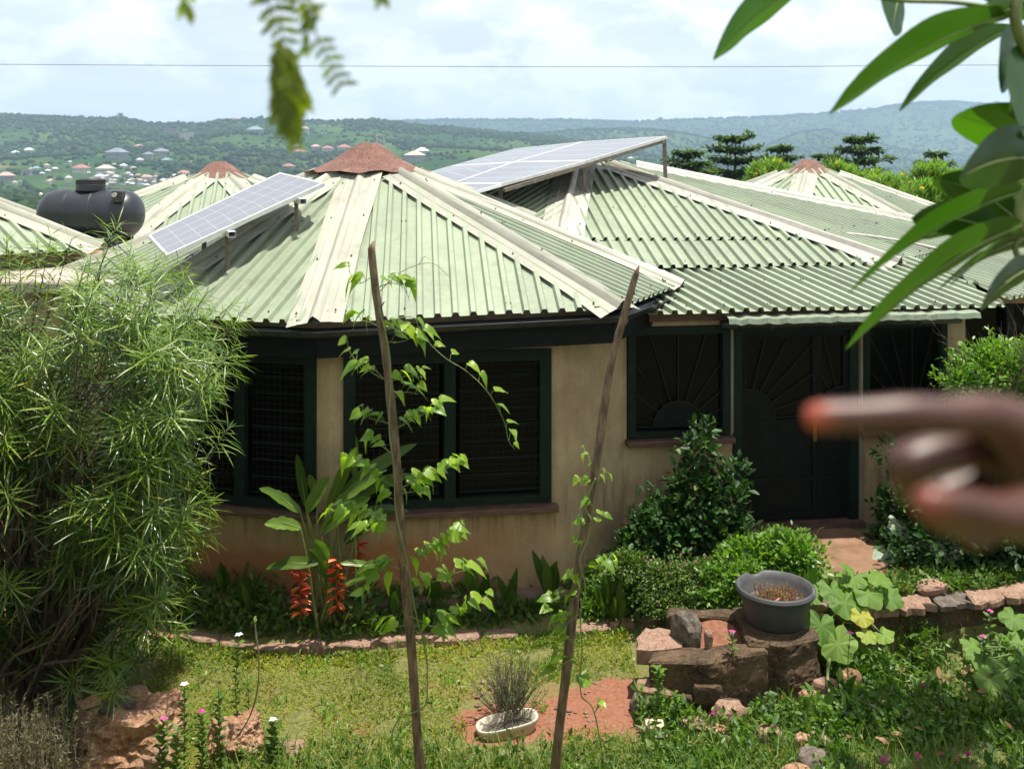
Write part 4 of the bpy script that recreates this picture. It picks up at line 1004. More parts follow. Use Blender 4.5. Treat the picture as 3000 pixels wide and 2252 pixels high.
# long oval planter sunk in the soil with the rosemary
pl_ = thing('planter', 'oval beige plastic planter with dark soil, sunk in the red earth', 'planter', (-.04, 7.85, -.5))
def oval(c_, a_, b__, h, m, parent, tilt=.2):
    V = []; Fs = []; n = 48; prof = [(1.0 - .12, 0), (1.0, h - .03), (1.05, h - .028), (1.06, h), (1.03, h + .006), (.97, h), (.86, .06)]
    ca, sa = math.cos(tilt), math.sin(tilt)
    for f, z in prof:
        for j in range(n):
            t = 2 * math.pi * j / n; x = a_ * math.copysign(abs(math.cos(t)) ** .7, math.cos(t)) * f; y = b__ * math.copysign(abs(math.sin(t)) ** .7, math.sin(t)) * f
            V.append((c_[0] + x * ca - y * sa, c_[1] + x * sa + y * ca, c_[2] + z + .12 * x))
    for i in range(len(prof) - 1):
        for j in range(n): a = i * n + j; b_ = i * n + (j + 1) % n; Fs.append((a, b_, b_ + n, a + n))
    put('tub', mesh_py('tub', V, Fs, m, True), parent)
    k = len(prof); V2 = [(c_[0] + (v[0] - c_[0]) * 1.05, c_[1] + (v[1] - c_[1]) * 1.05, c_[2] + .09 + .12 * (v[0] - c_[0])) for v in V[(k - 1) * n:]]
    put('soil', mesh_py('soil', V2, [tuple(range(n))], m_greyst), parent)
oval((-.04, 7.85, -.56), .235, .115, .15, m_planter, pl_)

rocks = [
 ((375, 2160), -.38, (.40, .34, .28), m_stone, 'large orange-brown boulder with a pitted face behind the grey lavender', 4, .2),
 ((690, 2165), -.42, (.19, .17, .17), m_stone, 'smaller reddish boulder right of the large boulder', 4, .5),
 ((850, 2195), -.50, (.13, .1, .035), m_stone2, 'flat reddish stone lying in the lawn right of the smaller boulder', 3, 0),
 ((315, 2078), -.12, (.07, .06, .055), m_greyst, 'small brown stone on top of the large boulder, the left one', 3, 0),
 ((368, 2062), -.10, (.07, .06, .06), m_greyst, 'small grey stone on top of the large boulder, the right one', 3, .7),
 ((1918, 2133), -.43, (.10, .09, .075), m_stone3, 'pale cream rounded stone at the foot of the stone planter', 3, 0),
 ((2140, 2090), -.40, (.13, .1, .09), m_stone2, 'pink angular stone with a flat bright top in front of the stone planter', 3, .3),
 ((2030, 2122), -.47, (.11, .08, .05), m_stone2, 'flat pink stone between the pale stone and the angular pink stone', 3, .1),
 ((2095, 2142), -.47, (.10, .08, .05), m_stone, 'low reddish stone below the angular pink stone', 3, .6),
 ((2245, 2150), -.45, (.11, .08, .06), m_stone2, 'pink stone in the grass above the grouped brown stones', 3, .2),
 ((2352, 2178), -.42, (.07, .06, .075), m_stone, 'upright reddish stone at the top of the bottom stone group', 3, 0),
 ((2412, 2185), -.40, (.05, .05, .085), m_stone2, 'thin pale stone right of the upright reddish stone', 3, .4),
 ((2380, 2232), -.36, (.13, .10, .085), m_greyst, 'brown wedge-shaped stone at the bottom of the frame', 3, .8),
 ((2335, 2262), -.36, (.11, .08, .05), m_stone, 'dark reddish stone cut by the bottom edge of the frame', 3, .2),
 ((2420, 2025), -.40, (.12, .08, .10), m_stone2, 'reddish slab stone behind the fallen pumpkin stem, the left one', 3, -.4),
 ((2490, 2008), -.38, (.11, .08, .14), m_stone, 'dark red upright stone behind the fallen pumpkin stem, the right one', 3, .3),
 ((2370, 2040), -.43, (.08, .07, .06), m_stone, 'small brown stone at the left end of the reddish slab stones', 3, .3),
 ((2385, 1778), .02, (.12, .09, .04), m_stone2, 'flat pale stone just right of the tub', 3, .2),
]
for i, ((px, py), z, s, m, lab, sub, ang) in enumerate(rocks):
    c_ = PZ(px, py, z); o = rock(c_, s, i + 2.3, 'boulder' if i < 2 else 'stone', m, .42 if i < 2 else .25, sub=sub + (1 if i < 2 else 0), ang=ang, blocky=.55); tag(o, lab, 'boulder' if i < 2 else 'stone')

# ================================================================== PLANTS
lm_bush = leaf_mat('oleander_leaf', (0.014, 0.040, 0.007), (0.048, 0.112, 0.014), .32, .28, .7, hot=(0.30, 0.26, 0.03))
lm_tip = leaf_mat('oleander_tip_leaf', (0.085, 0.165, 0.018), (0.20, 0.29, 0.035), .42, .36, .6)
lm_dark = leaf_mat('dark_bush_leaf', (0.010, 0.036, 0.007), (0.03, 0.088, 0.012), .28, .5, .3, hot=(0.10, 0.18, 0.03))
lm_bright = leaf_mat('bright_bush_leaf', (0.05, 0.13, 0.015), (0.16, 0.28, 0.03), .40, .4, .5)
lm_grass = leaf_mat('lawn_leaf', (0.11, 0.15, 0.014), (0.36, 0.37, 0.045), .38, .65, .2, hot=(0.28, 0.22, 0.08))
lm_weed = leaf_mat('weed_leaf', (0.03, 0.08, 0.012), (0.12, 0.20, 0.03), .36, .5, .4, hot=(0.18, 0.22, 0.06))
lm_blade = leaf_mat('grass_blade', (0.06, 0.12, 0.02), (0.16, 0.24, 0.05), .35, .5, .3, hot=(0.40, 0.36, 0.16))
lm_vine = leaf_mat('vine_leaf', (0.11, 0.21, 0.015), (0.27, 0.38, 0.03), .50, .38, .5)
lm_frang = leaf_mat('frangipani_leaf', (0.010, 0.036, 0.004), (0.036, 0.105, 0.006), .45, .4, .45, tcol=(1.7, 1.9, .35))
lm_heli = leaf_mat('heliconia_leaf', (0.03, 0.075, 0.010), (0.12, 0.21, 0.024), .42, .35, .5)
lm_gourd = leaf_mat('gourd_leaf', (0.06, 0.15, 0.02), (0.19, 0.29, 0.05), .38, .6, .3, hot=(0.40, 0.36, 0.04))
lm_cal = leaf_mat('caladium_leaf', (0.10, 0.17, 0.09), (0.5, 0.55, 0.45), .3, .5, .3)
lm_grey = leaf_mat('lavender_leaf', (0.11, 0.10, 0.06), (0.22, 0.20, 0.13), .25, .7, .2)
lm_rose = leaf_mat('rosemary_leaf', (0.05, 0.08, 0.04), (0.15, 0.18, 0.10), .25, .6, .3)
lm_pink = leaf_mat('pink_petal', (0.35, 0.04, 0.18), (0.65, 0.16, 0.36), .3, .6, .2, tcol=(1.2, 1, 1))
lm_white = leaf_mat('white_petal', (0.7, 0.7, 0.7), (0.85, 0.85, 0.85), .3, .6, .2, tcol=(1, 1, 1))
lm_blue = leaf_mat('blue_petal', (0.05, 0.03, 0.4), (0.1, 0.06, 0.6), .3, .6, .2, tcol=(1, 1, 1))
lm_red = leaf_mat('red_bract', (0.45, 0.03, 0.015), (0.65, 0.17, 0.03), .25, .4, .5, tcol=(1.3, .7, .5))
lm_dry = leaf_mat('dry_leaf', (0.16, 0.07, 0.04), (0.36, 0.22, 0.12), .2, .7, .3, tcol=(1, .8, .5))
lm_redp = leaf_mat('reddish_sprig', (0.20, 0.06, 0.04), (0.32, 0.22, 0.07), .25, .6, .3)

T_long = [leaf_tpl(3, .027, d, .3) for d in (.06, .2, .4)]
T_narrow = [leaf_tpl(2, .09, d, .3) for d in (.0, .2)]
T_oval = [leaf_tpl(2, .27, d, .25, 'oval') for d in (.05, .25)]
T_round = [leaf_tpl(2, .42, d, .2, 'oval') for d in (.05, .2)]
T_blade = [leaf_tpl(3, .018, d, .3) for d in (.1, .35, .7)]
T_one = [leaf_tpl(1, .3, .1, .3, 'oval')]

# ---- the tall narrow-leaved shrub at the left
bush = thing('oleander_shrub', 'tall dense shrub with long narrow drooping leaves and many thin stems, at the left edge', 'shrub', (-3.9, 8.4, -.5))
def narrow_shrub():
    shoots = []; q = MB(); tips = []
    # outline of the shrub: right-hand limit by height (picture columns at depth ~8)
    def lim(z): return interp(z, [-.4, .2, .8, 1.5, 2.0, 2.4, 2.75, 3.1, 3.5], [-3.0, -2.75, -2.65, -2.6, -2.55, -2.3, -2.55, -3.0, -3.4])
    stems = []
    for i in range(30):
        bx = rng.normal(-3.95, .16); by = rng.normal(8.35, .2); stems.append((bx, by))
    topx = []
    for i in range(430):
        if i < 200: z = rng.uniform(1.8, 3.15)
        else: z = rng.uniform(.55, 2.6) if rng.random() < .85 else rng.uniform(-.1, .6)
        zt = z; xl = lim(z); x_ = rng.uniform(-5.4, -3.7) if (z > 1.9 and rng.random() < .4) else rng.uniform(-5.4, xl) if rng.random() < .7 else xl - abs(rng.normal(0, .25)); y_ = rng.uniform(7.25, 9.2)
        if rng.random() < .5: y_ = rng.uniform(7.2, 7.9)
        if z > 2.3: zt = z + rng.uniform(0, .25)
        tips.append((x_, y_, zt))
    # a few extra high leaders seen against the roofs and the tank
    for px, py, Y in ((150, 690, 8.2), (210, 700, 7.9), (345, 655, 7.9), (470, 770, 7.9), (60, 780, 8), (110, 720, 8.2), (300, 760, 7.8), (610, 855, 7.9), (385, 720, 8.3), (240, 800, 7.6), (20, 700, 8.4), (690, 1010, 7.7), (670, 1250, 7.8), (620, 1080, 7.6), (550, 1170, 7.6), (540, 1500, 7.6), (490, 1300, 7.5), (420, 1140, 7.5), (200, 1250, 7.5), (110, 1100, 7.5)):
        v = P(px, py, Y); tips.append((v.x, v.y, v.z))
    pos = []; D = []; NN = []; sz = []; var = []
    pos2 = []; D2 = []; N2 = []; sz2 = []
    for k, (tx, ty, tz_) in enumerate(tips):
        tip = Vector((tx, ty, tz_)); bx, by = stems[k % len(stems)]
        base = Vector((bx, by, -.45)); L = min(1.4, max(.7, (tip - base).length * .5))
        out = Vector((tx - bx, ty - by, 0)); dirn = (Vector((0, 0, 1)) + out * rng.uniform(.25, .8)).normalized()
        if k > 440: dirn = (Vector((out.x * .35, out.y * .2, 1))).normalized()
        st = tip - dirn * L
        mid = st.lerp(tip, .5) + out.normalized() * .05
        if k % 3 == 0 or k > 430: q.tube([base, base.lerp(st, .55) + Vector((0, 0, .15)), st, mid, tip], [.02, .016, .010, .006, .003], 4, False)
        else: q.tube([st, mid, tip], [.007, .005, .003], 3, False)
        up = dirn; a = rng.uniform(0, 6)
        nl = int(rng.uniform(40, 60))
        for j in range(nl):
            t = (1 - .16 * (j / nl / .62)) if j < nl * .62 else (.84 - .4 * (j / nl - .62) / .38); a += 2.4
            p = st.lerp(tip, max(0.03, t)); sx = up.cross(Vector((.3, .9, .1))).normalized(); sy = up.cross(sx)
            el_ = (.62 if t > .97 else .22 if t > .84 else 0.0) + rng.normal() * .2
            d = (sx * math.cos(a) + sy * math.sin(a)) * math.cos(el_) + up * math.sin(el_)
            tgt = (pos2, D2, N2, sz2) if (t > .80 and rng.random() < .85) else (pos, D, NN, sz)
            tgt[0].append(p); tgt[1].append(d); tgt[2].append(up + d.cross(up) * rng.normal() * .25); tgt[3].append(rng.uniform(.16, .28) * (.7 if t > .95 else 1))
    q.make('stems', m_bark2, bush)
    scatter('foliage', T_long, pos, D, NN, sz, lm_bush, parent=bush)
    scatter('shoot_tips', T_long, pos2, D2, N2, sz2, lm_tip, parent=bush)
    q = MB()
    for i in range(11):
        bx = rng.normal(-4.0, .14); by = rng.normal(8.3, .12); q.tube([(bx, by, -.6), (bx + rng.normal() * .06, by, .0), (bx + rng.normal() * .2, by + rng.normal() * .1, .8), (bx + rng.normal() * .4, by, 1.7)], [.05, .042, .034, .02], 8)
    q.make('trunk', m_bark2, bush)
narrow_shrub()

# ---- generic leafy bush
def bush_mass(label, cat, puffs, nleaf, size, tpl, m, loc, name='bush', stem_m=None, surf=.4, updir=.4, flowers=None, group=None, shoots=10):
    r = thing(name, label, cat, loc, group); pos = []; 
    w = np.array([p[3] * p[4] * p[5] for p in puffs]); w = w / w.sum(); ks = rng.choice(len(puffs), nleaf, p=w)
    pf = np.array(puffs)[ks]; pf[:, 3:6] *= .9; d = rdir(nleaf, .15); rad = surf + (1 - surf) * rng.random(nleaf) ** .5; rad *= 1 + .10 * rng.normal(size=nleaf)
    rad *= np.array([1 + .62 * mnoise.noise(Vector(v * 2.3) + Vector((k * 3.7, 0, 0))) for v, k in zip(d, ks)])
    pos = pf[:, :3] + d * pf[:, 3:6] * rad[:, None]
    g_ = np.array([gz(float(x), float(y)) if y < 13 else -9 for x, y, z in pos]); pos[:, 2] = np.maximum(pos[:, 2], g_ + .02)
    D = d * .8 + rdir(nleaf) * .7 + np.array([0, 0, updir * .4]); Nn = rdir(nleaf) * .6 + np.array([0, 0, 1.0]) + d * .4
    scatter('foliage', tpl, pos, D, Nn, size * rng.uniform(.6, 1.25, nleaf), m, parent=r)
    q = MB(); L = Vector(loc)
    for i in range(shoots):
        p = puffs[i % len(puffs)]; e = Vector((p[0] + rng.normal() * p[3] * .4, p[1] + rng.normal() * p[4] * .3, p[2] + p[5] * .7)); s = L + Vector((rng.normal() * .06, rng.normal() * .05, -.05))
        q.tube([s, s.lerp(e, .5) + Vector((rng.normal() * .04, 0, .03)), e], [.014, .009, .003], 5, False)
    q.make('stems', stem_m or m_bark2, r)
    if flowers:
        n, fm, fs, fname = flowers; ks = rng.integers(0, nleaf, n); scatter(fname, T_round, pos[ks] + np.array([0, -.02, .03]), rdir(n, .5), rdir(n, 1), fs, fm, parent=r)
    return r
def pf(px, py, Y, rx, ry, rz): v = P(px, py, Y); return (v.x, v.y, v.z, rx, ry, rz)
# dark bush under the window left of the door
bush_mass('dark green bush growing under the window left of the door', 'bush',
  [pf(2050, 1330, 10.25, .22, .22, .3), pf(2030, 1450, 10.2, .34, .3, .33), pf(1960, 1530, 10.15, .36, .3, .33), pf(2110, 1500, 10.15, .32, .3, .4), pf(2060, 1590, 10.05, .6, .3, .35), pf(1900, 1600, 10.1, .35, .3, .3), pf(2155, 1400, 10.2, .16, .14, .25), pf(2068, 1265, 10.2, .1, .1, .18)],
  4300, .085, T_oval, lm_dark, (2.0, 10.3, -.05))
bush_mass('dark bush right of the door, behind the pointing hand', 'bush',
  [pf(2600, 1330, 10.6, .13, .12, .22), pf(2620, 1520, 10.5, .24, .25, .42), pf(2790, 1480, 10.0, .5, .4, .55), pf(2760, 1600, 9.8, .5, .3, .3), pf(2900, 1500, 10, .5, .4, .7), pf(2960, 1600, 9.9, .5, .4, .5), pf(2610, 1590, 10.4, .22, .2, .2)],
  9000, .085, T_oval, lm_dark, (4.2, 10.2, -.02))
bush_mass('round glossy bright green bush with small leaves at the right edge, against the far wall', 'bush',
  [pf(2900, 1100, 10.4, .45, .4, .36), pf(2830, 1130, 10.3, .32, .3, .26), pf(2990, 1090, 10.4, .45, .4, .4), pf(2890, 1250, 10.4, .5, .4, .4), pf(2820, 1050, 10.4, .12, .12, .16)],
  9000, .052, T_oval, lm_bright, (5.0, 10.4, 0))
bush_mass('bright yellow-green trailing bush with tendrils and tiny blue flowers behind the tub', 'bush',
  [pf(2240, 1650, 9.6, .38, .3, .24), pf(2330, 1640, 9.5, .30, .3, .26), pf(2180, 1700, 9.4, .38, .3, .22), pf(2320, 1730, 9.3, .28, .25, .2), pf(2120, 1760, 9.3, .28, .2, .16), pf(2280, 1590, 9.6, .2, .15, .15), pf(2420, 1760, 9.2, .16, .15, .1), pf(2160, 1630, 9.7, .2, .2, .18)],
  8500, .058, T_oval, lm_bright, (2.4, 9.5, -.1), flowers=(16, lm_blue, .045, 'flowers'))
bush_mass('low shrub with fine grey-green leaves and many tiny pink flowers beside the bright bush', 'bush',
  [pf(1850, 1660, 9.7, .26, .2, .16), pf(1930, 1700, 9.6, .30, .25, .18), pf(2030, 1690, 9.6, .30, .25, .18), pf(2080, 1740, 9.4, .28, .2, .15), pf(1980, 1770, 9.4, .4, .2, .14), pf(1800, 1700, 9.8, .18, .15, .12)],
  9000, .034, T_oval, lm_weed, (1.4, 9.6, -.2), flowers=(170, lm_pink, .02, 'flowers'))
def tendrils(parent, pts, m):
    q = MB()
    for (px, py, Y, dx, dy) in pts:
        a = P(px, py, Y); L = []
        for t in np.linspace(0, 1, 14): L.append(a + Vector((dx * t + .03 * math.sin(t * 8) * t, 0, dy * t + .03 * math.cos(t * 9) * t)))
        q.tube(L, [.004 * (1 - i / 16) + .001 for i in range(14)], 4, False)
    q.make('tendril', m, parent)
tendrils(bpy.data.objects['bush.003'], [(2190, 1600, 9.6, .02, .28), (2260, 1590, 9.6, -.06, .2), (2330, 1580, 9.5, .08, .12), (2390, 1620, 9.5, .05, .28), (2120, 1660, 9.6, -.12, .2), (2150, 1690, 9.4, -.2, .12), (2080, 1700, 9.4, -.1, .15)], m_stem)

# ---- sprig plants (rosemary, lavender, bucket plants)
def sprigs(label, cat, name, base, n, hgt, spread, leafn, ls, m, stem_m, loc, tops=None, flat=.0, tpl=None, parent=None):
    r = parent or thing(name, label, cat, loc); q = MB(); pos = []; D = []
    for i in range(n):
        bx, by, bz = base(i); a = rng.uniform(0, 6.28); s = spread * rng.random() ** .6; h = hgt * rng.uniform(.55, 1.05) * (1 - .3 * s / max(spread, .01))
        p0 = Vector((bx, by, bz)); p2 = p0 + Vector((math.cos(a) * s, math.sin(a) * s * .8, h)); p1_ = p0.lerp(p2, .5) + Vector((math.cos(a) * s * .25, 0, 0)) * rng.uniform(-.4, 1)
        q.tube([p0, p1_, p2], [.004, .003, .0015], 3, False)
        for j in range(leafn):
            t = rng.uniform(.18, 1); p = (p0 * (1 - t) ** 2 + p1_ * 2 * t * (1 - t) + p2 * t * t); pos.append(p); d = (p2 - p1_).normalized() + Vector(rng.normal(size=3)) * .75; D.append(d)
    q.make('stems', stem_m, r); scatter('foliage', tpl or T_narrow, pos, D, rdir(len(pos), .5), ls * rng.uniform(.6, 1.2, len(pos)), m, parent=r); return r
sprigs('wispy grey-green rosemary bush growing behind the sunken beige planter', 'shrub', 'rosemary', lambda i: (-.03 + rng.normal() * .05, 8.02 + rng.normal() * .04, -.48), 120, .56, .30, 42, .026, lm_rose, m_twig, (-.03, 8.0, -.5))
sprigs('dry grey-brown lavender bush in the bottom left corner', 'shrub', 'lavender', lambda i: (rng.uniform(-4.1, -3.1), rng.uniform(6.75, 7.3), -.5), 330, .80, .2, 70, .034, lm_grey, m_twig, (-3.5, 7.0, -.5))
sprigs('', '', '', lambda i: (2.32 + rng.uniform(-.17, .17), 8.62 + rng.uniform(-.14, .14), .19), 130, .13, .06, 26, .022, lm_redp, m_twig, None, parent=bk_)
sprigs('', '', '', lambda i: (2.30 + rng.uniform(-.2, .2), 8.65 + rng.uniform(-.1, .15), .19), 6, .2, .03, 24, .016, lm_red, m_twig, None, parent=bk_)
scatter('pink_flowers', T_round, [(2.27, 8.5, .25), (2.36, 8.48, .24), (2.3, 8.52, .25)], rdir(3, 1), rdir(3, 1), .04, leaf_mat('salmon_petal', (.6, .2, .15), (.75, .35, .28)), parent=bk_)

# bare twig shrub at the right edge
def twigs(label, base, n, h, m, loc):
    r = thing('bare_shrub', label, 'shrub', loc); q = MB()
    def grow(p, d, L, r_, dep):
        e = p + d * L; mid = p.lerp(e, .5) + Vector(rng.normal(size=3)) * L * .06; q.tube([p, mid, e], [r_, r_ * .8, r_ * .6], 4, False)
        if dep > 0:
            for k in range(3): grow(p.lerp(e, rng.uniform(.35, 1)), (d + Vector(rng.normal(size=3)) * .38 + Vector((0, 0, .12))).normalized(), L * rng.uniform(.5, .75), r_ * .6, dep - 1)
    for i in range(n): grow(Vector(base) + Vector((rng.normal() * .15, rng.normal() * .12, 0)), (Vector((rng.normal() * .08, rng.normal() * .1, 1))).normalized(), h * rng.uniform(.4, .6), .011, 4)
    q.make('twigs', m, r); return r
tw = twigs('leafless twiggy shrub at the right edge in front of the porch roof', (5.4, 10.1, 0), 6, 2.5, m_twig, (5.35, 10.1, 0))

# ================================================================== STAKES AND VINES
def stake(pts, r0, r1, label):
    r = thing('garden_stake', label, 'stake', tuple(pts[0])); V = []; Fs = []; sp_pts = spl(pts, 14); k = len(sp_pts); n = 12
    for i, p in enumerate(sp_pts):
        t = i / (k - 1); rr = r0 + (r1 - r0) * t; rr *= 1 + .05 * math.sin(t * 23) + .13 * math.exp(-((t - .42) / .012) ** 2) + .10 * math.exp(-((t - .66) / .01) ** 2) + .08 * math.exp(-((t - .8) / .01) ** 2)
        for j in range(n):
            a = 2 * math.pi * j / n; w = 1 + .07 * mnoise.noise(Vector((math.cos(a) * 1.5, math.sin(a) * 1.5, t * 30)))
            V.append(p + Vector((math.cos(a) * rr * w, math.sin(a) * rr * w, 0)))
    for i in range(k - 1):
        for j in range(n): a = i * n + j; b_ = i * n + (j + 1) % n; Fs.append((a, b_, b_ + n, a + n))
    # ragged cut top
    top = (k - 1) * n; 
    for j in range(n): V[top + j] = V[top + j] + Vector((0, 0, .03 * math.sin(2 * math.pi * j / n + 2) + .02))
    V.append(sp_pts[-1]); Fs += [(top + j, top + (j + 1) % n, len(V) - 1) for j in range(n)]
    put('pole', mesh_py('pole', V, Fs, m_bark, True), r)
    q = MB(); 
    for t in (.55, .83): p = sp_pts[int(t * (k - 1))]; q.tube([p + Vector((.02, -.01, 0)), p + Vector((.04, -.01, .03))], [.008, .003], 5)
    q.make('twig_stub', m_bark, r); return sp_pts
S1 = [PZ(1232, 2265, -.0) , None]
YS = 6.0
s1 = [Vector((P(1262, 2655, YS).x, YS, gz(-.5, YS) - .05)), P(1228, 2230, YS), P(1205, 1900, YS), P(1178, 1600, YS), P(1160, 1330, YS), P(1132, 1060, YS), P(1102, 860, YS), P(1088, 728, YS)]
sp1 = stake(s1, .031, .023, 'thick rough stake standing left of the centre with leafy vine shoots, taller of the two')
YS2 = 6.2
s2 = [Vector((P(1600, 2560, YS2).x, YS2, gz(.2, YS2) - .05)), P(1628, 2235, YS2), P(1660, 1960, YS2), P(1698, 1640, YS2), P(1748, 1350, YS2), P(1788, 1080, YS2), P(1830, 920, YS2), P(1864, 800, YS2)]
sp2 = stake(s2, .034, .021, 'leaning stake right of the centre with a sparse vine on it')

def heart_leaf_mesh(name, m, droop=.35, seed=0, w=.42):
    # heart-shaped vine leaf, unit length along +X, pinched along the midrib
    out = [(0, 0), (-.10, .17), (-.05, .30), (.10, .38), (.30, .36), (.5, .31), (.7, .18), (.87, .07), (1, 0)]
    V = []; Fs = []; k = len(out)
    for i, (x, y) in enumerate(out):
        xm = max(0, x); z = -droop * max(0, x) ** 1.8; yy = y * w / .42
        wob = .03 * math.sin(i * 2.1 + seed)
        V += [(xm, 0, z), (x, yy * .55, z + yy * .22), (x, yy, z + yy * .30 + wob - .1 * yy), (x, -yy * .55, z + yy * .22), (x, -yy, z + yy * .30 - wob - .1 * yy)]
        if i:
            a = 5 * (i - 1); b = 5 * i; Fs += [(a, b, b + 1, a + 1), (a + 1, b + 1, b + 2, a + 2), (b, a, a + 3, b + 3), (b + 3, a + 3, a + 4, b + 4)]
    return V, Fs
HEARTS = []
for i in range(8):
    V, Fs = heart_leaf_mesh('leaf', lm_vine, (.3, .5, .75, 1.05)[i % 4], i, (.40, .36, .42, .34)[(i // 2) % 4]); HEARTS.append(leaf_mesh('leaf', V, Fs, lm_vine, (i * .37) % 1 * .9))
def place_mesh(me, name, pos, D, Nn, s, parent):
    D = Vector(D).normalized(); Y = Vector(Nn).cross(D)
    if Y.length < 1e-3: Y = Vector((0, 1, 0)).cross(D)
    Y.normalize(); Z = D.cross(Y); o = bpy.data.objects.new(name, me); link(o); o.parent = parent
    o.matrix_local = Matrix.Translation(Vector(pos) - off(parent)) @ Matrix((D, Y, Z)).transposed().to_4x4() @ Matrix.Scale(s, 4); return o
def vine(label, Y, branches, stems, loc, thick=.0045, ls=.125):
    r = thing('climbing_vine', label, 'vine', loc); q = MB(); leaves = 0
    for pts in stems: q.tube(spl([P(px, py, Y + dy) for px, py, dy in pts], 8), thick, 6)
    for pts, k, sc in branches:
        pp = spl([P(px, py, Y + dy) for px, py, dy in pts], 8); n = len(pp); q.tube(pp, [thick * (.75 - .45 * i / n) for i in range(n)], 5)
        k = int(k * 1.35 + .5)
        for j in range(k):
            t = .15 + .85 * (j + .5) / k; i0 = min(n - 2, int(t * (n - 1))); p = pp[i0]; d = (pp[i0 + 1] - pp[i0]).normalized(); side = 1 if j % 2 else -1
            # leaves rise on a short stalk, then hang outwards
            st = p + Vector((d.x * .02 + rng.normal() * .012, side * .035 + rng.normal() * .015, .035 + rng.random() * .02)); q.tube([p, p.lerp(st, .6) + Vector((0, 0, .01)), st], .0018, 4, False)
            hx = (1 if d.x > 0 else -1) * rng.uniform(.35, 1) + rng.normal() * .25; D = Vector((hx, rng.uniform(-.7, .6), rng.uniform(-.55, .15))); Nn = Vector((rng.normal() * .35, -.35 + rng.normal() * .4, 1.0))
            place_mesh(HEARTS[rng.integers(0, 8)], 'leaf', st, D, Nn, ls * sc * rng.uniform(.75, 1.2) * (1 - .35 * (t > .9)), r); leaves += 1
    q.make('stem', m_stem, r, True); return r
B1 = [  # picture polylines of the shoots on the first stake: (points, number of leaves, leaf scale)
 ([(1090, 810, 0), (1050, 830, -.05), (1020, 790, -.08)], 3, 1.1), ([(1095, 850, 0), (1140, 830, -.05), (1180, 840, -.05), (1200, 880, 0)], 6, 1.0),
 ([(1098, 870, 0), (1170, 800, .05), (1260, 770, .1), (1315, 810, .1)], 1, .5),
 ([(1115, 960, 0), (1070, 940, -.03), (1030, 950, -.05)], 3, 1.1), ([(1115, 985, 0), (1150, 960, -.05), (1210, 990, -.05), (1228, 1010, -.05)], 7, 1.1),
 ([(1120, 1000, 0), (1180, 1000, 0), (1260, 960, .05)], 2, 1.0),
 ([(1130, 940, 0), (1210, 930, .03), (1235, 980, .06), (1300, 1045, .08), (1370, 1090, .1), (1430, 1150, .1), (1475, 1230, .1), (1490, 1290, .1), (1508, 1315, .1)], 8, .8),
 ([(1120, 1110, 0), (1075, 1080, -.05), (1030, 1040, -.05), (1017, 1000, -.05)], 5, .8), ([(1125, 1110, 0), (1090, 1080, .05), (1050, 1090, .05)], 2, 1.1),
 ([(1135, 1120, 0), (1165, 1110, -.05), (1200, 1100, -.05), (1240, 1105, -.05)], 6, 1.0), ([(1138, 1180, 0), (1180, 1150, .0), (1225, 1155, .0)], 3, 1.0),
 ([(1140, 1240, 0), (1100, 1230, -.05), (1060, 1215, -.08)], 6, .95), ([(1150, 1260, 0), (1200, 1235, -.05), (1250, 1210, -.08), (1290, 1200, -.08)], 10, .95),
 ([(1150, 1330, 0), (1110, 1300, -.05), (1080, 1290, -.05)], 3, 1.0),
 ([(1155, 1425, 0), (1110, 1400, -.05), (1060, 1370, -.1), (1010, 1355, -.12)], 9, 1.0), ([(1170, 1430, 0), (1230, 1405, -.05), (1300, 1375, -.1), (1355, 1355, -.12)], 11, 1.05),
 ([(1175, 1445, 0), (1210, 1440, .05), (1245, 1440, .05)], 4, 1.0), ([(1150, 1460, 0), (1125, 1455, 0)], 2, 1.1),
 ([(1160, 1540, 0), (1100, 1520, -.05), (1020, 1500, -.1), (960, 1520, -.12)], 12, 1.05), ([(1165, 1570, 0), (1110, 1545, .1), (1060, 1560, .1)], 5, 1.1),
 ([(1175, 1660, 0), (1230, 1630, -.05), (1290, 1590, -.1), (1345, 1555, -.12)], 12, 1.05), ([(1175, 1665, 0), (1130, 1660, -.05), (1085, 1690, -.08)], 5, 1.1),
 ([(1185, 1720, 0), (1250, 1710, -.05), (1330, 1680, -.08), (1395, 1660, -.1)], 9, 1.1), ([(1180, 1700, 0), (1120, 1690, -.05), (1080, 1730, -.08), (1060, 1780, -.08)], 6, 1.0),
 ([(1195, 1800, 0), (1290, 1840, -.05), (1350, 1790, -.08), (1430, 1760, -.1)], 9, 1.1), ([(1190, 1830, 0), (1130, 1840, -.05), (1100, 1820, -.08)], 4, 1.0), ([(1215, 1890, 0), (1270, 1850, -.04), (1290, 1810, -.05)], 4, 1.1)]
St1 = [[(1215, 2270, -.06), (1150, 2180, -.1), (1165, 2110, -.1), (1215, 2085, -.06), (1247, 2060, -.05), (1252, 1980, -.05), (1245, 1900, -.05), (1215, 1780, -.05), (1195, 1650, -.06), (1160, 1500, -.06), (1155, 1380, -.06), (1140, 1250, -.06), (1145, 1100, -.06), (1135, 1000, -.06), (1110, 900, -.05)]]
vine('light green heart-leaved vine climbing the taller left stake', YS - .02, B1, St1, (-.6, YS, 0), ls=.092)
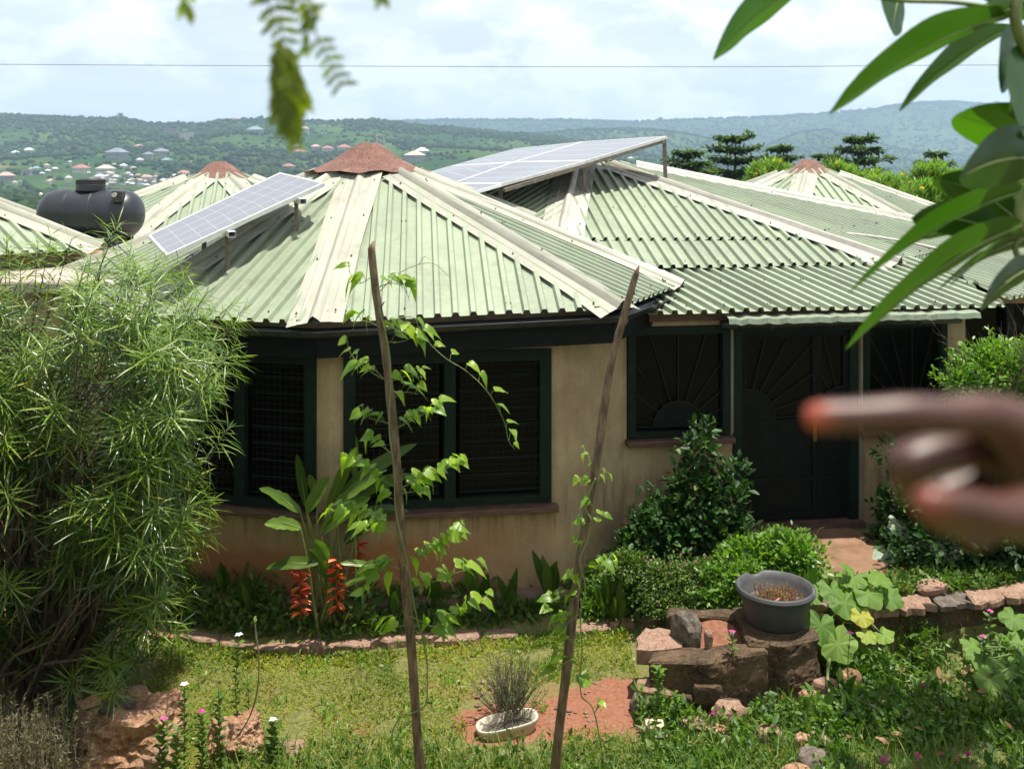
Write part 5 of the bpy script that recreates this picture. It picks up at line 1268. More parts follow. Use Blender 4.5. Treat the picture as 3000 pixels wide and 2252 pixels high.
B2 = [([(1740, 1385, 0), (1725, 1350, -.04), (1712, 1330, -.05)], 3, .5), ([(1738, 1430, 0), (1715, 1420, -.05), (1690, 1425, -.05)], 4, .7), ([(1750, 1420, 0), (1768, 1400, -.04), (1780, 1400, -.04)], 2, .7),
 ([(1735, 1480, 0), (1715, 1475, -.05)], 2, .8), ([(1722, 1545, 0), (1745, 1525, -.05), (1760, 1530, -.05)], 3, .8), ([(1720, 1545, 0), (1700, 1535, -.05)], 2, .8),
 ([(1712, 1600, 0), (1690, 1600, -.05)], 4, .6), ([(1708, 1680, 0), (1750, 1660, -.04), (1790, 1650, -.05)], 7, 1.1), ([(1700, 1700, 0), (1670, 1690, -.05)], 4, .9),
 ([(1700, 1740, 0), (1660, 1760, -.05), (1610, 1760, -.08)], 6, 1.0), ([(1690, 1800, 0), (1650, 1830, -.05), (1600, 1800, -.08)], 5, 1.0), ([(1680, 1880, 0), (1650, 1860, -.05)], 3, 1.0),
 ([(1675, 1930, 0), (1645, 1950, -.06), (1620, 1990, -.06)], 5, 1.1), ([(1690, 1990, 0), (1700, 2010, -.04)], 2, 1.0), ([(1740, 2090, 0), (1760, 2060, -.04)], 2, .8)]
St2 = [[(1770, 2240, .05), (1755, 2150, .0), (1735, 2070, -.03), (1705, 2040, -.04), (1700, 1990, -.05), (1705, 1900, -.05), (1700, 1800, -.06), (1715, 1720, -.06), (1700, 1640, -.07), (1735, 1540, -.07), (1715, 1480, -.06), (1745, 1400, -.06)]]
vine('sparse heart-leaved vine winding up the leaning right stake', YS2 - .02, B2, St2, (.3, YS2, 0), ls=.078)

# ================================================================== HELICONIA
hel = thing('heliconia', 'heliconia with torn banana-like leaves and hanging red-orange flowers before the house corner', 'plant', (-1.72, 9.45, -.42))
hb = Vector((-1.72, 9.42, -.42)); q = MB()
HL = [ # base px,py -> tip px,py, width(m), depth shift
 ((880, 1500), (760, 1430), .13, -.1), ((900, 1500), (965, 1395), .14, -.1), ((895, 1480), (870, 1330), .1, .1), ((880, 1545), (775, 1535), .15, -.2), ((960, 1490), (1045, 1310), .13, .05),
 ((980, 1480), (1110, 1400), .13, -.1), ((990, 1460), (1220, 1300), .15, .1), ((1000, 1480), (1210, 1390), .16, .15), ((1040, 1400), (1040, 1270), .1, .2), ((930, 1650), (780, 1665), .13, -.3),
 ((910, 1610), (965, 1690), .17, -.3), ((960, 1640), (920, 1580), .12, -.3), ((1000, 1650), (1100, 1660), .07, -.3), ((1010, 1590), (1110, 1500), .14, .1), ((940, 1560), (1085, 1455), .15, -.15), ((1060, 1500), (1200, 1500), .11, .1), ((960, 1740), (1010, 1640), .1, -.2), ((1000, 1720), (1090, 1690), .06, -.25), ((930, 1450), (905, 1390), .1, .1)]
for i, ((bx, by), (tx, ty), w, dy) in enumerate(HL):
    Y = 9.35 + dy; a = P(bx, by, Y); b_ = P(tx, ty, Y - rng.uniform(-.1, .2)); up = (b_ - a).normalized()
    nr = Vector((rng.normal() * .3, -.7, .7)) if abs(up.z) < .7 else Vector((.3 * rng.normal(), -1, .25))
    V, Fs = big_leaf(a, b_, w * .95, nr, sag=.05, fold=.14, seg=12, pw=.55, peak=.45, wave=.10, cut=.25 if i in (3, 0, 5) else .06); o = put('leaf', leaf_mesh('leaf', V, Fs, lm_heli, .95 if i in (1, 3, 12, 17) else rng.random() * .7), hel)
    g = hb + Vector((rng.normal() * .1, rng.normal() * .05, 0)); q.tube([g, g.lerp(a, .55) + Vector((0, 0, .05)), a, a.lerp(b_, .5) + Vector((0, -.004, .03))], [.016, .013, .008, .003], 6)
q.make('stalks', m_stem, hel)
def heliconia_flower(px, py0, py1, Y, dark=False):
    q = MB(); n = max(5, int((py1 - py0) / 13)); a = P(px, py0, Y); b_ = P(px + 4, py1, Y); q.tube([P(px + 10, py0 + 60, Y + .1), P(px - 15, py0 - 10, Y + .05), a, b_], .006, 5)
    f = q.make('flower', lm_red, hel); pos = []; D = []; NN = []; va = []
    for i in range(n):
        p = a.lerp(b_, i / n); s = 1 if i % 2 else -1; ang = s * (1 + .1 * rng.normal())
        for k in range(3): pos.append(p); D.append((ang + rng.normal() * .15, -.35 + .3 * rng.normal(), -.25 + .3 * rng.normal())); NN.append((0, -.3 + .3 * (k - 1), 1)); va.append(.05 if dark else min(.8, .85 * (i % 3 == 0) + rng.random() * .55))
    at = scatter('bract', [leaf_tpl(4, .12, .12, .7), leaf_tpl(4, .15, -.1, .7)], pos, D, NN, .105, lm_red, np.array(va), parent=f)
    me = f.data
heliconia_flower(985, 1640, 1790, 9.1); heliconia_flower(878, 1640, 1810, 9.1); heliconia_flower(1050, 1580, 1690, 9.5, True)
scatter('dry_leaf_sheaths', T_long, [hb + Vector((rng.normal() * .12, rng.normal() * .05 - .1, rng.uniform(.1, .6))) for i in range(50)], rdir(50, -1.2), rdir(50), .2, lm_dry, parent=hel)

# ---- broad pointed canna/ginger plants in the bed: every clump a plant, each leaf a part
def clump(px, py, Y, n, h, w, label, lean=.5, group=None, m=None, z=None):
    g = P(px, py, Y); g.z = gz(g.x, g.y) if z is None else z; r = thing('broad_leaf_plant', label, 'plant', tuple(g), group)
    for i in range(n):
        a = 6.28 * i / n + rng.uniform(-.4, .4); hh = h * rng.uniform(.6, 1.1); l = lean * rng.uniform(.2, 1)
        b0 = g + Vector((rng.normal() * .03, rng.normal() * .02, .04)); tp = b0 + Vector((math.cos(a) * l * hh, math.sin(a) * l * hh * .6 - .05, hh)); up = (tp - b0).normalized()
        V, Fs = big_leaf(b0, tp, w * rng.uniform(.7, 1.1), Vector((-math.cos(a) * .5, -.8, .5)), sag=.03, fold=.2, seg=7, pw=.85, peak=.6, wave=.04); put('leaf', leaf_mesh('leaf', V, Fs, m or lm_heli, rng.random() * .6), r)
    return r
CL = [(1160, 1860, 9.4, 4, .35, .08, 'left of the taller stake'), (1500, 1800, 9.6, 4, .42, .09, 'leaning over the edging right of the taller stake'), (1605, 1790, 9.75, 6, .5, .13, 'tallest clump between the stakes'), (1400, 1790, 9.7, 3, .4, .10, 'against the wall right of the taller stake'),
      (1770, 1790, 9.65, 5, .42, .09, 'just right of the leaning stake'), (1810, 1780, 9.6, 4, .45, .08, 'second right of the leaning stake'), (1950, 1710, 9.6, 4, .5, .09, 'rising from the pink-flowered shrub'), (1890, 1700, 9.7, 3, .5, .08, 'single blades rising behind the pink-flowered shrub'),
      (1280, 1830, 9.6, 4, .3, .09, 'low, behind the edging between stake and window'), (720, 1830, 9.55, 5, .38, .06, 'with arching narrow leaves left of the heliconia'), (660, 1790, 9.8, 4, .32, .08, 'in the shade against the plinth'), (560, 1800, 9.85, 4, .28, .07, 'in the shade nearest the tall shrub')]
for px, py, Y, n, h, w, t in CL: clump(px, py, Y, n, h, w, 'broad-leaved green plant in the bed, ' + t, group='broad-leaved plants in the house bed')
clump(2370, 1800, 8.9, 3, .5, .09, 'single tall light green blade plant right of the tub', lean=.25, m=lm_bright)
clump(2470, 2020, 8.1, 5, .34, .07, 'weed with long pointed leaves and a tall flower stalk before the red stones', lean=.9)

# ---- gourd (pumpkin) plants: big round lobed leaves
def gourd_leaf(c_, rad, nrm, ax, m, var):
    n0 = Vector(nrm).normalized(); a0 = Vector(ax); a0 = (a0 - n0 * a0.dot(n0)).normalized(); b0 = n0.cross(a0); V = [Vector(c_)]; Fs = []; n = 40; rings = 4; ph = rng.random() * 6; VA = [min(.97, var + .1)]
    for r_ in range(1, rings + 1):
        for j in range(n):
            t = 2 * math.pi * j / n - math.pi; f = 1 + .09 * math.cos(5 * t) + .03 * math.sin(13 * t + ph); 
            notch = max(0, 1 - abs(abs(t) - math.pi) / .5); f *= 1 - .75 * notch ** 1.5
            rr = rad * f * r_ / rings; z = rad * (.08 * math.cos(5 * t + ph) * (r_ / rings) ** 2 - .10 * (r_ / rings) ** 2 + .06 * math.sin(11 * t + ph) * (r_ / rings) ** 2 + .03 * rng.normal() * (r_ == rings) + .015 * max(0, math.cos(5 * t)) ** 8); VA.append(min(.97, max(0, var * .8 + .22 * max(0, math.cos(5 * t)) ** 10 + rng.normal() * .05)))
            V.append(V[0] + a0 * math.cos(t) * rr + b0 * math.sin(t) * rr + n0 * z)
    for j in range(n): Fs.append((0, 1 + j, 1 + (j + 1) % n))
    for r_ in range(rings - 1):
        for j in range(n): a = 1 + r_ * n + j; b_ = 1 + r_ * n + (j + 1) % n; Fs.append((a, a + n, b_ + n, b_))
    return leaf_mesh('leaf', V, Fs, m, VA if var < .9 else var)
def gourd(label, root_, leaves, m=lm_gourd, cat='plant', name='pumpkin_plant'):
    r = thing(name, label, cat, tuple(root_)); q = MB()
    for px, py, Y, rad, var, tilt in leaves:
        c_ = P(px, py, Y); nr = Vector((rng.normal() * .25, -tilt, 1)); put('leaf', gourd_leaf(c_, rad * .86, nr, (rng.normal(), -1.2, -.2), m, var), r)
        q.tube([root_ + Vector((rng.normal() * .1, rng.normal() * .05, 0)), root_.lerp(c_, .5) + Vector((0, .03, .08)), c_ - Vector((0, 0, .01))], [.008, .007, .005], 6)
    q.make('stems', m_stem, r, True); return r
gr_ = gourd('pumpkin plant with large round light-green leaves spilling over the garden wall right of the tub', Vector((3.0, 8.75, -.05)),
  [(2440, 1730, 8.8, .15, .3, .5), (2500, 1690, 8.9, .16, .5, .3), (2570, 1690, 8.9, .15, .6, .2), (2545, 1740, 8.75, .16, .4, .6), (2475, 1765, 8.7, .16, .35, .9), (2610, 1750, 8.85, .13, .3, .7), (2405, 1835, 8.55, .17, .2, 1.1), (2455, 1885, 8.45, .18, .75, 1.0), (2600, 1735, 8.95, .12, .5, .3), (2525, 1805, 8.6, .11, .97, .7), (2540, 1860, 8.5, .10, .95, .5), (2590, 1860, 8.5, .10, .9, .4), (2380, 1740, 8.8, .12, .4, .6), (2480, 1660, 8.9, .07, .4, .2)])
q = MB(); q.tube(spl([P(2430, 1930, 8.4), P(2425, 1990, 8.2), P(2440, 2020, 8.1), P(2500, 2045, 8.0), P(2540, 2060, 7.95), P(2600, 2090, 7.85)]), .013, 8); q.make('creeping_stem', m_stem, gr_, True)
gourd('second pumpkin plant with broad leaves at the right edge below the wall', Vector((4.6, 8.6, -.4)),
  [(2940, 1900, 8.7, .17, .3, .6), (2990, 1880, 8.7, .16, .5, .4), (2880, 1930, 8.5, .15, .4, .5), (2960, 1970, 8.4, .17, .3, .8), (2900, 1990, 8.3, .14, .6, .6), (2990, 2020, 8.3, .16, .2, .8), (2850, 1890, 8.7, .12, .5, .4), (2930, 2030, 8.2, .13, .8, .7), (2970, 1810, 8.9, .14, .4, .5), (3010, 1940, 8.5, .16, .3, .5), (2990, 1830, 8.9, .13, .3, .5)])
gourd('white-veined caladium with heart-shaped leaves beneath the pointing hand', Vector((4.0, 9.75, 0)),
  [(2640, 1545, 10.0, .17, .35, .5), (2700, 1570, 9.9, .18, .45, .7), (2770, 1590, 9.8, .22, .85, .9), (2750, 1545, 9.9, .16, .3, .5), (2810, 1570, 9.9, .14, .25, .6)], m=lm_cal, name='caladium')
gourd('single pale green gourd leaf lying at the edge of the shadow on the path', Vector((3.85, 9.9, .02)), [(2598, 1622, 10.0, .17, .6, .3)], m=lm_cal, name='gourd_leaf')

# ---- weeds with flowers, as separate small plants
def stalk(px, py, top, Y, label, fm=None, leafn=26, ls=.05, m=None, group=None, flw=.032, lean=0, name='flowering_weed'):
    g = P(px, py, Y); g.z = gz(g.x, g.y); t = P(px + lean, top, Y); r = thing(name, label, 'plant', tuple(g), group); q = MB(); mid = g.lerp(t, .5) + Vector((rng.normal() * .02, 0, 0)); q.tube([g, mid, t], [.005, .004, .0025], 5)
    q.make('stem', m_stem, r); pos = []; D = []
    for j in range(leafn): u = .12 + .85 * j / leafn; p = (g * (1 - u) ** 2 + mid * 2 * u * (1 - u) + t * u * u); a = j * 2.4; pos.append(p); D.append((math.cos(a), math.sin(a), .5))
    scatter('leaves', T_oval, pos, D, [(0, 0, 1)] * leafn, ls * rng.uniform(.7, 1.2, leafn), m or lm_weed, parent=r)
    if fm: scatter('flower', T_round, [t + Vector((0, 0, .005))] * 5, [(math.cos(a), math.sin(a), .15) for a in np.linspace(0, 5.03, 5)], [(0, 0, 1)] * 5, flw, fm, parent=r)
for a in [(700, 2010, 1860, 7.7, 'weed with a white flower at the top standing highest beside the thin dry stem', lm_white, 40, .06), (540, 2180, 2005, 7.3, 'weed with a white flower right of the large boulder', lm_white, 40, .06), (800, 2210, 2108, 7.4, 'leafy weed with white flowers right of the smaller boulder', lm_white, 34, .07), (480, 2220, 2105, 7.2, 'weed with a pink flower in front of the large boulder', lm_pink, 36, .07),
          (640, 2200, 2010, 7.35, 'leafy weed between the two boulders', None, 40, .06), (590, 2210, 2085, 7.2, 'bushy leafy weed left of the smaller boulder', lm_pink, 40, .065), (725, 2060, 1980, 7.8, 'thin flowerless weed in the lawn above the smaller boulder', None, 22, .04), (520, 2230, 2130, 7.1, 'low leafy weed at the foot of the large boulder', None, 36, .07),
          (1930, 2110, 1945, 7.85, 'light green fern-like weed in front of the stone planter', None, 60, .06, lm_bright), (1975, 2110, 2020, 7.85, 'shorter fern-like weed right of the light green one', None, 40, .05, lm_bright), (2145, 2000, 1850, 8.2, 'weed with a tiny pink flower growing on the planter face', lm_pink, 34, .06), (2490, 2010, 1855, 8.2, 'tall stalk with a tiny pink flower before the pumpkin leaves', lm_pink, 14, .05),
          (2900, 1880, 1790, 8.8, 'periwinkle with pink flower at the far right of the wall', lm_pink, 30, .07), (2880, 1930, 1865, 8.5, 'periwinkle with fading red flower below the pink one', lm_pink, 30, .07)]:
    stalk(*a[:5], fm=a[5], leafn=a[6], ls=a[7], m=a[8] if len(a) > 8 else None)
q = MB(); q.tube(spl([P(700, 2150, 7.5), P(735, 2090, 7.5), P(755, 2010, 7.5), P(758, 1920, 7.5), P(750, 1860, 7.5), P(747, 1825, 7.5)]), .006, 5); o = q.make('dry_stem', m_twig, smooth=True); tag(o, 'tall thin bare curved stem standing in the lawn above the smaller boulder', 'stem')
clp = [(745, 1822, 7.5)]; scatter('leaves', T_oval, [P(747, 1822, 7.5)] * 7, rdir(7, .8), rdir(7, 1), .05, lm_weed, parent=o)

# ---- ground cover
def ok_lawn(x, y):
    d1 = math.hypot((x - .80) / .8, (y - 8.22) / .36); d2 = math.hypot((x + .02) / .42, (y - 8.0) / .38); d = min(d1, d2) + mnoise.noise(Vector((x * 2.2, y * 2.2, 0))) * .75
    bare = mnoise.noise(Vector((x * 2.6, y * 2.6, 5))) > .42
    return d > 1.08 and not (bare and rng.random() < .85)
pos = []; sz = []
while len(pos) < 76000:
    y = 6.3 + (edge_y(0) + .3 - 6.3) * rng.random(); x = rng.uniform(-4.8, 2.3)
    if abs(x) > y * .56 + .3 or y > edge_y(x) - .1 or (x > 1.1 and y > 8.1): continue
    if not ok_lawn(x, y): continue
    pos.append((x, y, gz(x, y) + .035 * mnoise.noise(Vector((x * 1.7, y * 1.7, 0))) + rng.uniform(0, .018))); e = edge_y(x) - y
    sz.append((.022 if e > .35 else .036) * rng.uniform(.6, 1.5) * (1 + .5 * max(0, mnoise.noise(Vector((x * 1.5, y * 1.5, 9))))))
n = len(pos); pa = np.array(pos); vv = np.clip(.40 + .75 * np.array([mnoise.noise(Vector((p[0] * 1.3, p[1] * 1.8, 2))) for p in pos]) + rng.normal(size=n) * .24, 0, 1)
scatter('lawn_cover', T_one, pa, rdir(n, .5), rdir(n, 1.6), np.array(sz), lm_grass, vv, kind='stuff')
pos = []
while len(pos) < 2600:
    y = rng.uniform(6.9, 9.7); x = rng.uniform(-4.2, 2.0)
    if y > edge_y(x) - .06 or (x > 1.1 and y > 8.1) or not ok_lawn(x, y): continue
    dd_ = mnoise.noise(Vector((x * 3.1, y * 3.1, 11))) + .5 * sstep(.5, 0, edge_y(x) - y)
    if dd_ < .12: continue
    pos.append((x, y, gz(x, y) + .02 + rng.uniform(0, .05) * min(1, dd_ * 2)))
n = len(pos); scatter('lawn_clover', T_oval, pos, rdir(n, .5), rdir(n, 1.2), rng.uniform(.022, .045, n), lm_bright, kind='stuff')
# bed and terrace weeds
def weeds(n, fx, size, m, name, tp=T_oval, zmax=.12, up=.7):
    pos = []; 
    while len(pos) < n:
        p = fx()
        if p is None: continue
        x, y, h = p; pos.append((x, y, gz(x, y) + .03 * 0 + rng.random() ** 1.5 * h))
    k = len(pos); scatter(name, tp, pos, rdir(k, up), rdir(k, 1.3), size * rng.uniform(.55, 1.35, k), m, kind='stuff')
def f_bed():
    x = rng.uniform(-4.9, 2.2); y = edge_y(x) + .04 + rng.random() * (.75 if x < .6 else 1.0)
    if x < -1.8 and y > 10.2: return None
    return x, y, max(.05, .17 + .28 * mnoise.noise(Vector((x * 3, y * 3, 0))))
weeds(12000, f_bed, .07, lm_weed, 'bed_weeds')
def f_bed2():
    x = rng.uniform(.7, 2.2); y = rng.uniform(edge_y(x), 10.1); return x, y, .16
weeds(6000, f_bed2, .055, lm_bright, 'bed_weeds')
def f_right():
    x = rng.uniform(1.0, 5.4); y = rng.uniform(6.4, 9.2)
    if x > y * .56 + .2 or y > front_edge(x) - .02 or (1.0 < x < 2.7 and y > 8.05): return None
    if y < 7.3 and rng.random() < .35: return None
    if x < 2.2 and y < 7.9 and rng.random() < .7: return None
    d = mnoise.noise(Vector((x * 1.6, y * 1.6, 4)))
    if d < -.02 and rng.random() < .88: return None
    return x, y, max(.03, .12 + .30 * d + .12 * sstep(7.6, 8.8, y) + .12 * mnoise.noise(Vector((x * 5, y * 5, 1))))
weeds(11500, f_right, .05, lm_weed, 'weed_cover')
weeds(7000, f_right, .042, lm_bright, 'weed_cover')
weeds(2600, f_right, .085, lm_weed, 'weed_cover', T_oval + T_narrow)
weeds(1100, f_right, .10, lm_bright, 'weed_cover', T_narrow)
weeds(3500, lambda: (lambda x, y: (x, y, .12) if y < front_edge(x) + .5 and y > front_edge(x) + .12 and x > 3.0 else None)(rng.uniform(3.0, 5.5), rng.uniform(8.8, 10)), .05, lm_weed, 'terrace_weeds')
weeds(3000, lambda: (lambda x, y: (x, y, .3) if x * 1.0 > .36 * y + .2 else None)(rng.uniform(3.6, 6.2), rng.uniform(9.6, 10.9)), .06, lm_dark, 'terrace_weeds')
def f_front():
    x = rng.uniform(-2.2, 2.6); y = rng.uniform(6.4, 7.75 + .12 * math.sin(x * 5)); return (x, y, .10) if rng.random() < sstep(7.9, 7.2, y) + .1 else None
weeds(7500, f_front, .045, lm_weed, 'front_weeds')
def blades(n, fx, L, m, name):
    pos = []; 
    while len(pos) < n:
        p = fx()
        if p: pos.append((p[0], p[1], gz(p[0], p[1])))
    k = len(pos); D = np.stack([rng.normal(size=k) * .35, rng.normal(size=k) * .3, np.ones(k)], 1); scatter(name, T_blade, pos, D, rdir(k) + np.array([0, -.3, 0]), L * rng.uniform(.5, 1.4, k), m, kind='stuff')
blades(5200, lambda: (rng.uniform(-2.2, 3.2), rng.uniform(6.3, 7.7) - .3 * rng.random()), .17, lm_blade, 'grass_tufts')
blades(2600, lambda: (rng.uniform(2.0, 4.6), rng.uniform(6.5, 8.2)), .15, lm_blade, 'grass_tufts')
blades(900, lambda: (rng.uniform(-3.6, 2.0), rng.uniform(7.4, 9.2)), .06, lm_blade, 'lawn_blades')
k = 420; fx = [(rng.uniform(-3.6, 4.5), rng.uniform(6.9, 9.1)) for i in range(k)]; scatter('dry_straw', T_blade, [(x, y, gz(x, y) + .03) for x, y in fx], rdir(k) * np.array([1, 1, .12]), rdir(k, 2), rng.uniform(.04, .14, k), lm_dry, kind='stuff')
# fallen leaves and petals
k = 150; fx = [(rng.uniform(1.5, 5) if i % 4 else rng.uniform(-3.8, 1.5), rng.uniform(6.8, 9.2)) for i in range(k)]; scatter('fallen_leaves', T_oval, [(x, y, gz(x, y) + .05 + (.08 if x > 2.2 else 0)) for x, y in fx], rdir(k, .1), rdir(k, 2), rng.uniform(.03, .07, k) * np.array([1.5 if f[0] > 2.4 else .8 for f in fx]), lm_dry, kind='stuff')
ft = [(2590, 2225), (2690, 2215), (2840, 2210), (2895, 2218), (2085, 2090), (2700, 2010)]
for i, (px, py) in enumerate(ft):
    c_ = PZ(px, py, -.3); o = scatter('fallen_flower', T_round, [c_] * 6, rdir(6, .4), rdir(6, 1), .034, lm_pink); tag(o, ('pink flower in the shaded grass nearest the bottom stones', 'pink flower fallen second from the bottom stones', 'brightest pink flower fallen in the shaded grass at lower right', 'faded pink flower fallen at the far lower right', 'pink petals beside the angular pink stone', 'pink flower beneath the tall-stalked weed')[i], 'flower', 'pink flowers fallen in the grass')
# small stones on the red soil
pos = []; b = MB()
for i in range(260):
    x = rng.uniform(-.3, 1.6); y = rng.uniform(7.7, 8.7); s = rng.uniform(.008, .028); z = gz(x, y) + .01
    V = [(x + s * rng.uniform(.6, 1.2) * dx, y + s * rng.uniform(.6, 1.2) * dy, z + s * .6 * dz) for dx, dy, dz in ((1, 0, 0), (0, 1, 0), (-1, 0, 0), (0, -1, 0), (0, 0, 1), (0, 0, -1))]
    b.add(V, [(0, 1, 4), (1, 2, 4), (2, 3, 4), (3, 0, 4), (1, 0, 5), (2, 1, 5), (3, 2, 5), (0, 3, 5)])
b.make('soil_pebbles', m_stone2, kind='stuff')

# ================================================================== FOREGROUND BRANCHES
fr = thing('frangipani_branch', 'frangipani branch with long glossy leaves hanging in from the top right corner', 'branch', tuple(P(3150, 300, 2.5)))
FL = [ # base, tip, width px, depth, normal kind, var, peak
 ((2345, -30), (2090, 172), 125, 2.4, 0, .8, .5), ((2640, -40), (2612, 92), 115, 2.7, 1, .3, .45), ((2965, 42), (2430, 334), 118, 2.3, 2, .45, .6), ((2960, 85), (2634, 326), 84, 2.6, 0, .2, .55),
 ((3010, 90), (2932, 268), 110, 2.5, 1, .6, .5), ((3020, 150), (3000, 400), 150, 2.35, 1, .35, .5), ((3060, 470), (2798, 340), 95, 2.6, 2, .9, .5), ((3040, 250), (2960, 420), 110, 2.8, 1, .8, .5),
 ((3060, 470), (2812, 520), 150, 2.2, 1, .05, .45), ((2990, 560), (2485, 862), 105, 2.25, 2, .5, .5), ((2990, 660), (2478, 1024), 118, 2.2, 0, .85, .45), ((2960, 700), (2672, 640), 90, 2.5, 1, .1, .5),
 ((2975, 640), (2735, 525), 66, 2.6, 2, .15, .5), ((3000, 700), (2786, 838), 60, 2.5, 0, .6, .5), ((3000, 720), (2740, 858), 55, 2.6, 0, .7, .55), ((3040, 780), (2872, 908), 82, 2.35, 1, .15, .45),
 ((2985, 640), (2930, 480), 60, 2.7, 1, .4, .5), ((3010, 10), (2880, -10), 60, 2.4, 1, .2, .5), ((3030, 60), (2860, 30), 46, 2.5, 0, .4, .5), ((3020, 640), (2700, 700), 60, 2.8, 1, .1, .5), ((3060, 720), (2900, 690), 60, 2.6, 2, .2, .5), ((3080, 340), (2960, 300), 100, 2.6, 1, .3, .5)]
NK = [Vector((.15, .75, .7)), Vector((-.1, 1, .3)), Vector((-.25, .6, .8))]
for i, (b_, t, w, Y, nk, var, pk) in enumerate(FL):
    a = P(b_[0], b_[1], Y + .12); e = P(t[0], t[1], Y - .12); W = w * Y / F * (1.3 if nk == 1 else 1.55 if nk == 0 else 1.85)
    V, Fs = big_leaf(a, e, W, NK[nk] + Vector((rng.normal() * .08, 0, 0)), sag=.055 if abs(e.x - a.x) > .15 else .02, fold=.10, seg=16, pw=.62, peak=1 - pk if False else pk, wave=.03, ac=3)
    o = put('leaf', leaf_mesh('leaf', V, Fs, lm_frang, var), fr)
    q = MB(); ax = [Vector(V[k * 7 + 3]) - Vector((0, 0, .002)) for k in range(0, 16)]; q.tube(ax, [.0035 * (1 - k / 18) for k in range(16)], 5, False); q.make('midrib', m_stem, o, True)
q = MB(); q.tube(spl([P(3420, 2560, 3.2), P(3380, 2000, 3.1), P(3150, 1200, 2.6), P(3080, 900, 2.6), P(3010, 690, 2.5), P(2990, 600, 2.5), P(3060, 400, 2.5), P(3020, 200, 2.45), P(2975, 60, 2.4), P(2990, -40, 2.4), P(3060, -300, 2.4)]), .014, 8); q.tube(spl([P(2975, 35, 2.4), P(2800, 8, 2.4), P(2640, 2, 2.45), P(2500, -20, 2.4), P(2345, -32, 2.4)]), .006, 6)
q.tube(spl([P(3010, 690, 2.5), P(2975, 720, 2.5), P(2985, 760, 2.5)]), .008, 6); q.make('branch', m_stem, fr, True)

# the rest of the crown hangs over the lower right garden, above the frame, and dapples it
pos = []; D = []
for k in range(34):
    c_ = Vector((rng.uniform(3.6, 6.4), rng.uniform(6.2, 8.6), rng.uniform(5.9, 6.9)))
    for j in range(9): a_ = j * 2.4; pos.append(c_); D.append((math.cos(a_), math.sin(a_), rng.uniform(-.5, .1)))
k = len(pos); scatter('crown', [leaf_tpl(6, .15, .25, .2, 'oval')], pos, D, rdir(k, 3), .42 * rng.uniform(.7, 1.1, k), lm_frang, parent=fr)
q = MB(); q.tube(spl([P(3420, 2560, 3.2), Vector((3.4, 4.4, 3.6)), Vector((4.6, 6.2, 5.6)), Vector((5.2, 7.4, 6.2))]), .05, 8)
for i in range(0, k, 9): q.tube([Vector((4.9, 6.8, 5.9)), Vector((4.9, 6.8, 5.9)).lerp(pos[i], .6) - Vector((0, 0, .1)), pos[i]], [.03, .018, .012], 5)
q.make('limb', m_bark2, fr, True)

tam = thing('feathery_twig', 'out-of-focus drooping twig with small paired leaflets hanging at the top', 'twig', tuple(P(820, -60, 1.2)))
def frond(p0, p1, n, L, Y, m, ang=.9, sag=0, var=None):
    q = MB(); a = P(*p0, Y); b_ = P(*p1, Y + .02); q.tube([a, a.lerp(b_, .5) + Vector((sag, 0, 0)), b_], .0014, 4); pos = []; D = []
    for i in range(n):
        t = (i + .5) / n; p = a.lerp(b_, t) + Vector((sag * 4 * t * (1 - t) * .5, 0, 0)); d = (b_ - a).normalized(); s = Vector((0, 1, 0)).cross(d).normalized()
        for sg in (-1, 1): pos.append(p); D.append(d * math.cos(ang) + s * sg * math.sin(ang) + Vector((0, rng.normal() * .3, 0)))
    k = len(pos); f = q.make('twig', m_stem, tam); scatter('leaflets', [leaf_tpl(3, .17, .05, .1, 'oval')], pos, D, [(rng.normal() * .3, -1, .2) for _ in range(k)], L * rng.uniform(.8, 1.1, k), m, var=None if var is None else np.full(k, var) + rng.normal(size=k) * .1, parent=f)
lm_tam = leaf_mat('feather_leaflet', (0.07, 0.11, 0.012), (0.20, 0.24, 0.02), .45, .45, .4)
Yt = 1.2
frond((790, -60), (830, 130), 6, .024, Yt, lm_tam, 1.2, .004); frond((765, -30), (820, 80), 3, .026, Yt, lm_tam, 1.3)
for dx in (-12, -3, 6, 15): frond((822 + dx * .5, 110 + abs(dx) * 2), (838 + dx * 2.2, 400 - abs(dx) * 5), 13, .021, Yt + dx * .002, lm_tam, .55, .002 * dx / 10, .55)
frond((810, 140), (850, 380), 12, .024, Yt - .02, lm_tam, .5, 0, .3); frond((840, 150), (892, 310), 9, .022, Yt + .01, lm_tam, .5, 0, .8); frond((845, 130), (865, 425), 13, .02, Yt, lm_tam, .6, .004, .9)
frond((860, -40), (912, 60), 5, .02, Yt, lm_tam, 1.0); frond((905, 40), (892, 150), 3, .02, Yt, lm_tam, .3); frond((925, 105), (1005, 255), 6, .02, Yt, lm_tam, 1.1); frond((880, 10), (930, 50), 3, .022, Yt, lm_tam, .9)
frond((545, -50), (542, 40), 4, .022, Yt, lm_tam, .6); frond((1110, -40), (1120, 10), 3, .018, Yt, lm_tam, .6)
q = MB(); q.tube([P(540, -55, Yt), P(800, -70, Yt), P(1120, -60, Yt), P(1500, -300, Yt)], .003, 6); q.tube([P(905, 40, Yt), P(930, 110, Yt)], .0015, 4); q.make('twig', m_stem, tam)

